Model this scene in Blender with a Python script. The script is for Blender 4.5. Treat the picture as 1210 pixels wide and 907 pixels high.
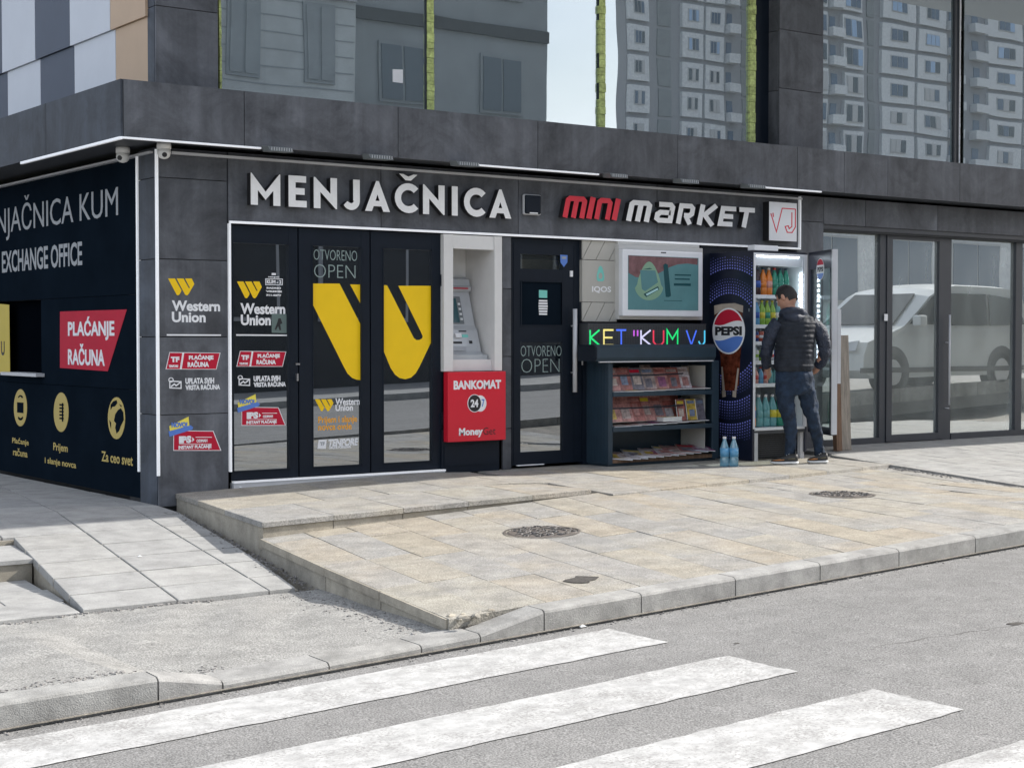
import bpy, bmesh, math, random
from mathutils import Vector, Matrix
random.seed(7)
SC = bpy.context.scene
for o in list(bpy.data.objects): bpy.data.objects.remove(o)
COL = SC.collection
PI = math.pi
R = math.radians

# ------------------------------------------------------------------ camera
CAM = Vector((-5.119, -11.608, 1.15)); YAW = R(36.26); PIT = R(1.64); FP = 1895.0
cd = bpy.data.cameras.new('camera'); cam = bpy.data.objects.new('camera', cd); COL.objects.link(cam)
cam.location = CAM; cam.rotation_euler = (PI/2-PIT, 0, -YAW)
cd.sensor_width = 36; cd.lens = 36*FP/1210; cd.clip_start = .05; cd.clip_end = 2000
SC.camera = cam
# ------------------------------------------------------------------ light
SAZ = R(-15); SEL = R(37)
SUN = Vector((math.cos(SAZ)*math.cos(SEL), math.sin(SAZ)*math.cos(SEL), math.sin(SEL)))
ld = bpy.data.lights.new('sun', 'SUN'); ld.energy = 3.6; ld.angle = R(.6); ld.color = (1, .955, .89)
sun = bpy.data.objects.new('sun', ld); COL.objects.link(sun)
sun.rotation_euler = SUN.to_track_quat('Z', 'Y').to_euler()
W = bpy.data.worlds.new('World'); SC.world = W; W.use_nodes = True
nt = W.node_tree; nt.nodes.clear()
sky = nt.nodes.new('ShaderNodeTexSky'); sky.sky_type = 'NISHITA'; sky.sun_disc = False
sky.sun_elevation = SEL; sky.sun_rotation = math.atan2(SUN.x, SUN.y); sky.dust_density = 2.5; sky.air_density = 1.0
tc = nt.nodes.new('ShaderNodeTexCoord'); mp = nt.nodes.new('ShaderNodeMapping'); mp.inputs['Scale'].default_value = (1, 1, 2.6)
nz = nt.nodes.new('ShaderNodeTexNoise'); nz.inputs['Scale'].default_value = 2.2; nz.inputs['Detail'].default_value = 6
cr = nt.nodes.new('ShaderNodeValToRGB'); cr.color_ramp.elements[0].position = .38; cr.color_ramp.elements[1].position = .6
mx = nt.nodes.new('ShaderNodeMix'); mx.data_type = 'RGBA'; mx.inputs[7].default_value = (9.0, 9.3, 10.0, 1)
bg = nt.nodes.new('ShaderNodeBackground'); bg.inputs[1].default_value = .10
wo = nt.nodes.new('ShaderNodeOutputWorld'); L = nt.links.new
L(tc.outputs['Generated'], mp.inputs[0]); L(mp.outputs[0], nz.inputs['Vector']); L(nz.outputs[0], cr.inputs[0])
mu = nt.nodes.new('ShaderNodeMath'); mu.operation = 'MULTIPLY'; mu.inputs[1].default_value = .75
L(cr.outputs[0], mu.inputs[0]); L(mu.outputs[0], mx.inputs[0]); L(sky.outputs[0], mx.inputs[6]); L(mx.outputs[2], bg.inputs[0]); L(bg.outputs[0], wo.inputs[0])
SC.view_settings.view_transform = 'Standard'; SC.view_settings.look = 'None'
SC.view_settings.exposure = .88; SC.view_settings.gamma = 1; SC.view_settings.use_curve_mapping = False
SC.render.engine = 'CYCLES'; SC.cycles.max_bounces = 8; SC.cycles.transparent_max_bounces = 12
SC.cycles.use_denoising = True

# ------------------------------------------------------------------ measuring helpers (a sight line met with a real plane)
FW = Vector((math.sin(YAW)*math.cos(PIT), math.cos(YAW)*math.cos(PIT), -math.sin(PIT)))
RT = Vector((math.cos(YAW), -math.sin(YAW), 0)); DN = FW.cross(RT)
def ray(x, y): return FW + RT*((x-605)/FP) + DN*((y-453.5)/FP)
def FY(x, y, Y=0.): r = ray(x, y); p = CAM + r*((Y-CAM.y)/r.y); return (p.x, p.z)
def FX(x, y, X=0.): r = ray(x, y); p = CAM + r*((X-CAM.x)/r.x); return (p.y, p.z)
def FZ(x, y, Z=0.): r = ray(x, y); return CAM + r*((Z-CAM.z)/r.z)

# ------------------------------------------------------------------ materials
MATS = {}
def nodes_of(name):
    m = bpy.data.materials.new(name); m.use_nodes = True; n = m.node_tree; b = n.nodes['Principled BSDF']; MATS[name] = m
    return m, n, b
def simple(name, col, rough=.6, metal=0., var=.0, scale=6., bump=0., bscale=60., spec=.5, obj_rand=0., emit=0., trans=0.):
    """principled material with procedural mottling, fine relief and a per-object tint"""
    m, n, b = nodes_of(name); N = n.nodes.new; K = n.links.new
    b.inputs['Roughness'].default_value = rough; b.inputs['Metallic'].default_value = metal
    b.inputs['Specular IOR Level'].default_value = spec
    if trans: b.inputs['Transmission Weight'].default_value = trans
    c = N('ShaderNodeRGB'); c.outputs[0].default_value = (*col, 1); out = c.outputs[0]
    co = N('ShaderNodeTexCoord')
    if var:
        z = N('ShaderNodeTexNoise'); z.inputs['Scale'].default_value = scale; z.inputs['Detail'].default_value = 7; z.inputs['Roughness'].default_value = .62
        K(co.outputs['Object'], z.inputs['Vector'])
        mr = N('ShaderNodeMapRange'); mr.inputs[1].default_value = .3; mr.inputs[2].default_value = .7; mr.inputs[3].default_value = 1-var; mr.inputs[4].default_value = 1+var
        K(z.outputs[0], mr.inputs[0])
        h = N('ShaderNodeVectorMath'); h.operation = 'SCALE'; K(out, h.inputs[0]); K(mr.outputs[0], h.inputs['Scale']); out = h.outputs[0]
    if obj_rand:
        oi = N('ShaderNodeObjectInfo'); mr = N('ShaderNodeMapRange'); mr.inputs[3].default_value = 1-obj_rand; mr.inputs[4].default_value = 1+obj_rand
        K(oi.outputs['Random'], mr.inputs[0]); h = N('ShaderNodeVectorMath'); h.operation = 'SCALE'; K(out, h.inputs[0]); K(mr.outputs[0], h.inputs['Scale']); out = h.outputs[0]
    K(out, b.inputs['Base Color'])
    if bump:
        z = N('ShaderNodeTexNoise'); z.inputs['Scale'].default_value = bscale; z.inputs['Detail'].default_value = 5
        K(co.outputs['Object'], z.inputs['Vector'])
        bp = N('ShaderNodeBump'); bp.inputs['Strength'].default_value = bump; bp.inputs['Distance'].default_value = .01
        K(z.outputs[0], bp.inputs['Height']); K(bp.outputs[0], b.inputs['Normal'])
    if emit:
        K(out, b.inputs['Emission Color']); b.inputs['Emission Strength'].default_value = emit
    return m
def stone(name, cols, speck=.35, rnd=True, bump=.35, scale=420., patch=.35, rough=.85, low=False):
    """granular stone: a tint picked per piece, soft stains and a salt-and-pepper grain"""
    m, n, b = nodes_of(name); N = n.nodes.new; K = n.links.new
    geo = N('ShaderNodeNewGeometry'); oi = N('ShaderNodeObjectInfo')
    rp = N('ShaderNodeValToRGB'); rp.color_ramp.interpolation = 'LINEAR'
    el = rp.color_ramp.elements
    while len(el) < len(cols): el.new(.5)
    for i, c in enumerate(cols): el[i].position = i/(max(1, len(cols)-1)); el[i].color = (*c, 1)
    z0 = N('ShaderNodeTexNoise'); z0.inputs['Scale'].default_value = 2.3; z0.inputs['Detail'].default_value = 5
    if low:
        z0.inputs['Scale'].default_value = .9; ml = N('ShaderNodeMapping'); ml.inputs['Scale'].default_value = (.35, 1.3, 1); K(geo.outputs['Position'], ml.inputs[0]); K(ml.outputs[0], z0.inputs['Vector'])
    else: K(geo.outputs['Position'], z0.inputs['Vector'])
    if rnd:
        a = N('ShaderNodeMath'); a.operation = 'MULTIPLY_ADD'; a.inputs[1].default_value = .45; K(z0.outputs[0], a.inputs[0])
        a2 = N('ShaderNodeMath'); a2.operation = 'SUBTRACT'; a2.inputs[1].default_value = .22; K(oi.outputs['Random'], a2.inputs[0]); K(a2.outputs[0], a.inputs[2])
        K(a.outputs[0], rp.inputs[0])
    else: K(z0.outputs[0], rp.inputs[0])
    z1 = N('ShaderNodeTexNoise'); z1.inputs['Scale'].default_value = scale; z1.inputs['Detail'].default_value = 2; K(geo.outputs['Position'], z1.inputs['Vector'])
    mr = N('ShaderNodeMapRange'); mr.inputs[1].default_value = .3; mr.inputs[2].default_value = .7; mr.inputs[3].default_value = 1-speck; mr.inputs[4].default_value = 1+speck; K(z1.outputs[0], mr.inputs[0])
    z2 = N('ShaderNodeTexNoise'); z2.inputs['Scale'].default_value = 5.5; z2.inputs['Detail'].default_value = 8; z2.inputs['Roughness'].default_value = .7; K(geo.outputs['Position'], z2.inputs['Vector'])
    m2 = N('ShaderNodeMapRange'); m2.inputs[1].default_value = .35; m2.inputs[2].default_value = .65; m2.inputs[3].default_value = 1-patch*.5; m2.inputs[4].default_value = 1+patch*.35; K(z2.outputs[0], m2.inputs[0])
    mm = N('ShaderNodeMath'); mm.operation = 'MULTIPLY'; K(mr.outputs[0], mm.inputs[0]); K(m2.outputs[0], mm.inputs[1])
    h = N('ShaderNodeVectorMath'); h.operation = 'SCALE'; K(rp.outputs[0], h.inputs[0]); K(mm.outputs[0], h.inputs['Scale'])
    K(h.outputs[0], b.inputs['Base Color']); b.inputs['Roughness'].default_value = rough
    bp = N('ShaderNodeBump'); bp.inputs['Strength'].default_value = bump; bp.inputs['Distance'].default_value = .006
    ad = N('ShaderNodeMath'); ad.operation = 'MULTIPLY_ADD'; ad.inputs[1].default_value = .6; K(z1.outputs[0], ad.inputs[0]); K(z2.outputs[0], ad.inputs[2])
    K(ad.outputs[0], bp.inputs['Height']); K(bp.outputs[0], b.inputs['Normal'])
    return m
def glass(name, base, gloss=.35, transp=0., rough=.0, tint=(.75, .8, .8), gcol=(.9, .95, .97), smear=0.):
    """coated shop glass: a mirror layer over a see-through or milky body"""
    m, n, b = nodes_of(name); N = n.nodes.new; K = n.links.new; out = n.nodes['Material Output']
    b.inputs['Base Color'].default_value = (*base, 1); b.inputs['Roughness'].default_value = .35; b.inputs['Specular IOR Level'].default_value = .2
    body = b.outputs[0]
    if smear:
        co = N('ShaderNodeTexCoord'); mp = N('ShaderNodeMapping'); mp.inputs['Scale'].default_value = (1.2, 1, .5); K(co.outputs['Object'], mp.inputs[0])
        z = N('ShaderNodeTexNoise'); z.inputs['Scale'].default_value = 2.5; z.inputs['Detail'].default_value = 6; K(mp.outputs[0], z.inputs['Vector'])
        mr = N('ShaderNodeMapRange'); mr.inputs[1].default_value = .3; mr.inputs[2].default_value = .7; mr.inputs[3].default_value = 1-smear; mr.inputs[4].default_value = 1+smear; K(z.outputs[0], mr.inputs[0])
        c = N('ShaderNodeRGB'); c.outputs[0].default_value = (*base, 1); h = N('ShaderNodeVectorMath'); h.operation = 'SCALE'; K(c.outputs[0], h.inputs[0]); K(mr.outputs[0], h.inputs['Scale']); K(h.outputs[0], b.inputs['Base Color'])
    if transp:
        t = N('ShaderNodeBsdfTransparent'); t.inputs[0].default_value = (*tint, 1)
        ms = N('ShaderNodeMixShader'); ms.inputs[0].default_value = transp; K(body, ms.inputs[1]); K(t.outputs[0], ms.inputs[2]); body = ms.outputs[0]
    g = N('ShaderNodeBsdfGlossy'); g.inputs['Color'].default_value = (*gcol, 1); g.inputs['Roughness'].default_value = rough
    ms = N('ShaderNodeMixShader'); ms.inputs[0].default_value = gloss; K(body, ms.inputs[1]); K(g.outputs[0], ms.inputs[2]); K(ms.outputs[0], out.inputs[0])
    # slight waviness of real panes
    co = N('ShaderNodeTexCoord'); z = N('ShaderNodeTexNoise'); z.inputs['Scale'].default_value = .9; z.inputs['Detail'].default_value = 1; K(co.outputs['Object'], z.inputs['Vector'])
    bp = N('ShaderNodeBump'); bp.inputs['Strength'].default_value = .05; bp.inputs['Distance'].default_value = .02; K(z.outputs[0], bp.inputs['Height']); K(bp.outputs[0], g.inputs['Normal'])
    return m
def panel_mat(name, col):
    m, n, b = nodes_of(name); N = n.nodes.new; K = n.links.new
    geo = N('ShaderNodeNewGeometry'); oi = N('ShaderNodeObjectInfo')
    def nz(s, d, r=.6, dist=0.):
        z = N('ShaderNodeTexNoise'); z.inputs['Scale'].default_value = s; z.inputs['Detail'].default_value = d; z.inputs['Roughness'].default_value = r; z.inputs['Distortion'].default_value = dist; return z
    va = N('ShaderNodeVectorMath'); va.operation = 'ADD'; K(geo.outputs['Position'], va.inputs[0])
    vs = N('ShaderNodeVectorMath'); vs.operation = 'SCALE'; vs.inputs['Scale'].default_value = 9.; cv = N('ShaderNodeCombineXYZ')
    for i in range(3): K(oi.outputs['Random'], cv.inputs[i])
    K(cv.outputs[0], vs.inputs[0]); K(vs.outputs[0], va.inputs[1])
    z1 = nz(2.4, 9, .68, .6); K(va.outputs[0], z1.inputs['Vector']); z2 = nz(38, 4); K(va.outputs[0], z2.inputs['Vector'])
    mr = N('ShaderNodeMapRange'); mr.inputs[1].default_value = .32; mr.inputs[2].default_value = .68; mr.inputs[3].default_value = .62; mr.inputs[4].default_value = 1.55; K(z1.outputs[0], mr.inputs[0])
    m2 = N('ShaderNodeMapRange'); m2.inputs[3].default_value = .86; m2.inputs[4].default_value = 1.14; K(z2.outputs[0], m2.inputs[0])
    m3 = N('ShaderNodeMapRange'); m3.inputs[3].default_value = .9; m3.inputs[4].default_value = 1.1; K(oi.outputs['Random'], m3.inputs[0])
    a = N('ShaderNodeMath'); a.operation = 'MULTIPLY'; K(mr.outputs[0], a.inputs[0]); K(m2.outputs[0], a.inputs[1])
    a2 = N('ShaderNodeMath'); a2.operation = 'MULTIPLY'; K(a.outputs[0], a2.inputs[0]); K(m3.outputs[0], a2.inputs[1])
    c = N('ShaderNodeRGB'); c.outputs[0].default_value = (*col, 1); h = N('ShaderNodeVectorMath'); h.operation = 'SCALE'; K(c.outputs[0], h.inputs[0]); zs_ = nz(1., 5); ms_ = N('ShaderNodeMapping'); ms_.inputs['Scale'].default_value = (7, 7, .35); K(va.outputs[0], ms_.inputs[0]); K(ms_.outputs[0], zs_.inputs['Vector'])
    m4 = N('ShaderNodeMapRange'); m4.inputs[1].default_value = .4; m4.inputs[2].default_value = .72; m4.inputs[3].default_value = .93; m4.inputs[4].default_value = 1.35; K(zs_.outputs[0], m4.inputs[0]); a5 = N('ShaderNodeMath'); a5.operation = 'MULTIPLY'; K(a2.outputs[0], a5.inputs[0]); K(m4.outputs[0], a5.inputs[1])
    K(a5.outputs[0], h.inputs['Scale'])
    K(h.outputs[0], b.inputs['Base Color']); b.inputs['Roughness'].default_value = .5; b.inputs['Specular IOR Level'].default_value = .3
    bp = N('ShaderNodeBump'); bp.inputs['Strength'].default_value = .12; bp.inputs['Distance'].default_value = .004; K(z2.outputs[0], bp.inputs['Height']); K(bp.outputs[0], b.inputs['Normal'])
    return m
def paint_mat(name):
    """road paint worn through to the asphalt"""
    m, n, b = nodes_of(name); N = n.nodes.new; K = n.links.new; geo = N('ShaderNodeNewGeometry')
    def nz(s, d, r=.6):
        z = N('ShaderNodeTexNoise'); z.inputs['Scale'].default_value = s; z.inputs['Detail'].default_value = d; z.inputs['Roughness'].default_value = r; K(geo.outputs['Position'], z.inputs['Vector']); return z
    z1 = nz(75, 5, .75); z2 = nz(3.2, 6); z3 = nz(11, 6, .7)
    a = N('ShaderNodeMath'); a.operation = 'MULTIPLY_ADD'; a.inputs[1].default_value = .55; K(z2.outputs[0], a.inputs[0]); K(z1.outputs[0], a.inputs[2])
    cr = N('ShaderNodeMapRange'); cr.inputs[1].default_value = .765; cr.inputs[2].default_value = .91; K(a.outputs[0], cr.inputs[0])
    gr = N('ShaderNodeMapRange'); gr.inputs[1].default_value = .35; gr.inputs[2].default_value = .7; gr.inputs[3].default_value = 1.05; gr.inputs[4].default_value = .60; K(z3.outputs[0], gr.inputs[0])
    c = N('ShaderNodeVectorMath'); c.operation = 'SCALE'; c.inputs[0].default_value = (.51, .51, .50); K(gr.outputs[0], c.inputs['Scale'])
    mx = N('ShaderNodeMix'); mx.data_type = 'RGBA'; K(cr.outputs[0], mx.inputs[0]); K(c.outputs[0], mx.inputs[6]); mx.inputs[7].default_value = (.26, .255, .245, 1)
    K(mx.outputs[2], b.inputs['Base Color']); b.inputs['Roughness'].default_value = .75
    bp = N('ShaderNodeBump'); bp.inputs['Strength'].default_value = .35; bp.inputs['Distance'].default_value = .004; K(z1.outputs[0], bp.inputs['Height']); K(bp.outputs[0], b.inputs['Normal'])
    return m
def wood_mat(name, col):
    m, n, b = nodes_of(name); N = n.nodes.new; K = n.links.new; co = N('ShaderNodeTexCoord')
    mp = N('ShaderNodeMapping'); mp.inputs['Scale'].default_value = (14, 14, 1.2); K(co.outputs['Object'], mp.inputs[0])
    z = N('ShaderNodeTexNoise'); z.inputs['Scale'].default_value = 3; z.inputs['Detail'].default_value = 8; z.inputs['Roughness'].default_value = .7; K(mp.outputs[0], z.inputs['Vector'])
    cr = N('ShaderNodeValToRGB'); cr.color_ramp.elements[0].position = .35; cr.color_ramp.elements[1].position = .65
    cr.color_ramp.elements[0].color = (*[c*.5 for c in col], 1); cr.color_ramp.elements[1].color = (*col, 1)
    K(z.outputs[0], cr.inputs[0]); K(cr.outputs[0], b.inputs['Base Color']); b.inputs['Roughness'].default_value = .8
    bp = N('ShaderNodeBump'); bp.inputs['Strength'].default_value = .4; bp.inputs['Distance'].default_value = .004; K(z.outputs[0], bp.inputs['Height']); K(bp.outputs[0], b.inputs['Normal'])
    return m
M = MATS
stone('asphalt', [(.158, .157, .153), (.197, .195, .19), (.235, .232, .225)], speck=.55, rnd=False, bump=.8, scale=125, patch=.30, low=True)
stone('apron_asphalt', [(.22, .218, .205), (.275, .272, .258), (.255, .252, .24)], speck=.50, rnd=False, bump=.9, scale=110, patch=.4)
stone('paver', [(.315, .284, .228), (.315, .295, .252), (.272, .268, .256), (.307, .29, .258), (.322, .286, .228), (.288, .281, .266), (.315, .298, .254)], speck=.36, bump=.8, scale=120, patch=.46)
stone('grey_tile', [(.29, .29, .283), (.325, .325, .315), (.305, .302, .288)], speck=.14, bump=.3, scale=140, patch=.40)
stone('riser', [(.33, .30, .245), (.36, .33, .27), (.31, .29, .25)], speck=.18, bump=.6, scale=200, patch=.5)
stone('kerb', [(.285, .285, .272), (.32, .316, .304), (.30, .296, .28)], speck=.14, bump=.7, scale=160, patch=.6)
stone('earth', [(.13, .12, .105), (.19, .175, .15), (.24, .22, .19)], speck=.5, rnd=False, bump=1., scale=120, patch=.7)
stone('pebble', [(.17, .165, .155), (.27, .26, .25), (.22, .21, .20)], speck=.3, bump=.3, rnd=False)
stone('far_wall', [(.56, .58, .60), (.62, .64, .66)], speck=.05, bump=.1, rnd=False)
stone('block_wall', [(.36, .37, .36), (.45, .46, .45)], speck=.1, bump=.3)
stone('cast_iron', [(.10, .088, .08), (.155, .135, .12)], speck=.3, rnd=False, bump=.5, rough=.6)
paint_mat('road_paint')
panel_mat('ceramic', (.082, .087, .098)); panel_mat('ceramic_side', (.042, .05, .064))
simple('black_alu', (.008, .013, .022), .42, var=.12, spec=.22)
simple('counter_black', (.002, .003, .005), .6, spec=0.); simple('poster_dark', (.007, .012, .019), .5, var=.2, scale=1.5, spec=.0)
simple('dark_frame', (.045, .05, .06), .45, var=.1)
simple('led_white', (.9, .92, .95), .35, emit=.12, var=.03)
simple('rail_grey', (.55, .56, .58), .35, var=.05)
simple('letter_white', (.86, .86, .85), .4, var=.05, scale=20)
simple('letter_side', (.02, .02, .022), .4, var=.1)
simple('letter_red', (.72, .035, .06), .4, var=.05, scale=20)
simple('print_white', (.82, .83, .85), .5, var=.03)
simple('print_yellow', (.93, .60, .0), .45, var=.03)
simple('print_orange', (.85, .38, .03), .45, var=.03)
simple('print_black', (.015, .015, .018), .5, var=.05)
simple('print_red', (.50, .018, .045), .55, var=.05, spec=.12)
simple('print_blue', (.10, .22, .62), .45, var=.05)
simple('print_pale_yellow', (.85, .72, .10), .45, var=.05)
simple('poster_yellow', (.55, .42, .03), .4, var=.05)
simple('print_gold', (.50, .38, .10), .45, var=.05)
simple('print_grey', (.34, .36, .38), .5, var=.05)
simple('exit_grey', (.12, .17, .16), .5); simple('print_green_grey', (.27, .35, .335), .5, var=.05)
simple('box_red', (.66, .014, .035), .35, var=.04, scale=3)
simple('niche_white', (.72, .715, .70), .45, var=.05)
simple('atm_silver', (.50, .52, .54), .35, metal=.25, var=.06)
simple('atm_dark', (.16, .18, .19), .35, var=.06)
simple('metal_steel', (.5, .51, .53), .3, metal=.9, var=.08)
simple('cam_white', (.75, .75, .73), .35, var=.03)
simple('panel_beige', (.46, .45, .41), .55, var=.04)
simple('panel_light', (.60, .60, .585), .45, var=.03)
simple('teal', (.20, .62, .55), .4, var=.05)
simple('white_gloss', (.80, .82, .86), .25, var=.02)
simple('facade_white', (.60, .64, .70), .55, var=.04, scale=2); simple('facade_navy', (.055, .075, .115), .5, var=.08, scale=2); simple('facade_beige', (.52, .38, .26), .55, var=.05, scale=3)
simple('foam', (.50, .58, .22), .8, var=.5, scale=22, bump=.5)
simple('screen_teal', (.06, .14, .155), .2, emit=.25, var=.08); simple('screen_red', (.11, .06, .065), .2, emit=.25, var=.3, scale=14); simple('screen_green', (.13, .22, .16), .2, emit=.25, var=.1)
simple('screen_dark', (.01, .045, .055), .2, emit=.2); simple('screen_pale', (.22, .36, .38), .2, emit=.3)
simple('navy_metal', (.022, .042, .062), .35, var=.12, spec=.5)
simple('tar_and_hollow_shade', (.06, .055, .05), .9, var=.5, scale=60, bump=.5); simple('led_board', (.06, .065, .07), .6, var=.25, scale=200)
for nm, c in dict(led_green=(.02, .85, .22), led_yellow=(.95, .8, .25), led_blue=(.08, .18, .95), led_violet=(.62, .12, .75), led_pale=(.75, .72, .95), led_red=(.85, .05, .10), led_cyan=(.1, .65, .95)).items(): simple(nm, c, .5, emit=.32)
simple('fridge_black', (.008, .012, .028), .3, var=.15); simple('fridge_dot', (.24, .28, .85), .4, emit=.08)
simple('fridge_white', (.72, .76, .80), .3, var=.02); simple('fridge_led', (.85, .93, 1.), .4, emit=7.)
simple('cola', (.11, .028, .015), .2, var=.8, scale=16); simple('froth', (.42, .36, .30), .5, var=.2)
simple('mesh_black', (.02, .024, .028), .6, var=.3, scale=90)
wood_mat('wood_old', (.36, .32, .27)); wood_mat('wood_brown', (.22, .13, .08))
simple('jacket', (.020, .024, .032), .62, var=.35, scale=14, bump=.5, bscale=36, spec=.2)
simple('sleeve', (.016, .024, .045), .6, var=.25, scale=12, bump=.3, bscale=40)
simple('jeans', (.009, .022, .046), .85, var=.6, scale=11, bump=.6, bscale=60)
simple('skin', (.50, .27, .19), .5, var=.08); simple('hair', (.012, .010, .010), .55, var=.4, scale=60, bump=.6, bscale=120)
simple('shoe_black', (.03, .03, .03), .6, var=.2); simple('shoe_orange', (.42, .17, .05), .7, var=.2); simple('shoe_sole', (.78, .78, .76), .5); simple('shoe_olive', (.12, .11, .07), .7, var=.2); simple('sock', (.5, .5, .5), .8)
simple('room_dark', (.03, .032, .034), .8, var=.2); simple('room_mid', (.16, .17, .165), .8, var=.3, scale=1.2); simple('board_brown', (.20, .15, .10), .7, var=.35, scale=3)
simple('paper_white', (.75, .77, .78), .5, var=.06); simple('rubber', (.02, .02, .02), .8)
simple('car_paint', (.62, .65, .67), .25, metal=.0, var=.02, spec=.6); simple('car_glass', (.02, .025, .03), .08); simple('car_plastic', (.03, .03, .033), .5); simple('lamp_glass', (.6, .62, .65), .1)
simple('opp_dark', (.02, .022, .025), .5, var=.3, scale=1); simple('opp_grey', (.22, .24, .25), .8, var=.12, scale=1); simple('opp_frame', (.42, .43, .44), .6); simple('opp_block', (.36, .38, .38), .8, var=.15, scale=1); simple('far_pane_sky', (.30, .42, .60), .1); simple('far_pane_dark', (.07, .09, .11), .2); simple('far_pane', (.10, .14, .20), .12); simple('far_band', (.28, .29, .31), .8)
simple('bin_green', (.12, .30, .16), .5)
glass('glass_shop', (.006, .010, .014), gloss=.42, gcol=(.82, .88, .95))
glass('glass_upper', (.24, .29, .31), gloss=.52, transp=.5, tint=(.75, .85, .82), gcol=(.93, .98, 1.))
glass('glass_store', (.40, .435, .415), gloss=.56, transp=.18, tint=(.7, .75, .72), gcol=(.93, .97, .96), smear=.4)
glass('glass_clear', (.2, .22, .22), gloss=.12, transp=.93, tint=(.86, .92, .92))
glass('glass_counter', (.002, .003, .005), gloss=.015)
glass('bottle_clear', (.25, .5, .62), gloss=.12, transp=.55, tint=(.55, .8, .95))
def liquid(nm, c): simple(nm, tuple(q*.85 for q in c), .22, var=.1, scale=30, spec=.6)
for nm, c in dict(drink_blue=(.03, .10, .42), drink_orange=(.80, .24, .03), drink_green=(.03, .30, .20), drink_yellow=(.72, .62, .05), drink_lime=(.28, .50, .06), drink_sky=(.12, .36, .60), drink_aqua=(.16, .42, .44), drink_red=(.55, .07, .06), drink_dark=(.05, .02, .02), drink_pink=(.70, .35, .30), can_navy=(.02, .05, .20), can_red=(.50, .10, .06), cap_white=(.8, .8, .8), cap_red=(.6, .04, .04), cap_dark=(.02, .05, .10)).items(): liquid(nm, c)
MAGC = [(.55, .30, .28), (.60, .66, .72), (.42, .16, .14), (.25, .38, .58), (.70, .68, .62), (.35, .12, .30), (.20, .22, .28), (.66, .55, .10), (.48, .44, .42), (.72, .76, .80)]
for i, c in enumerate(MAGC): simple('cover_%d' % i, (c[0]*.62, c[1]*.52, c[2]*.50), .35, var=.65, scale=22, spec=.5)

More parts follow.
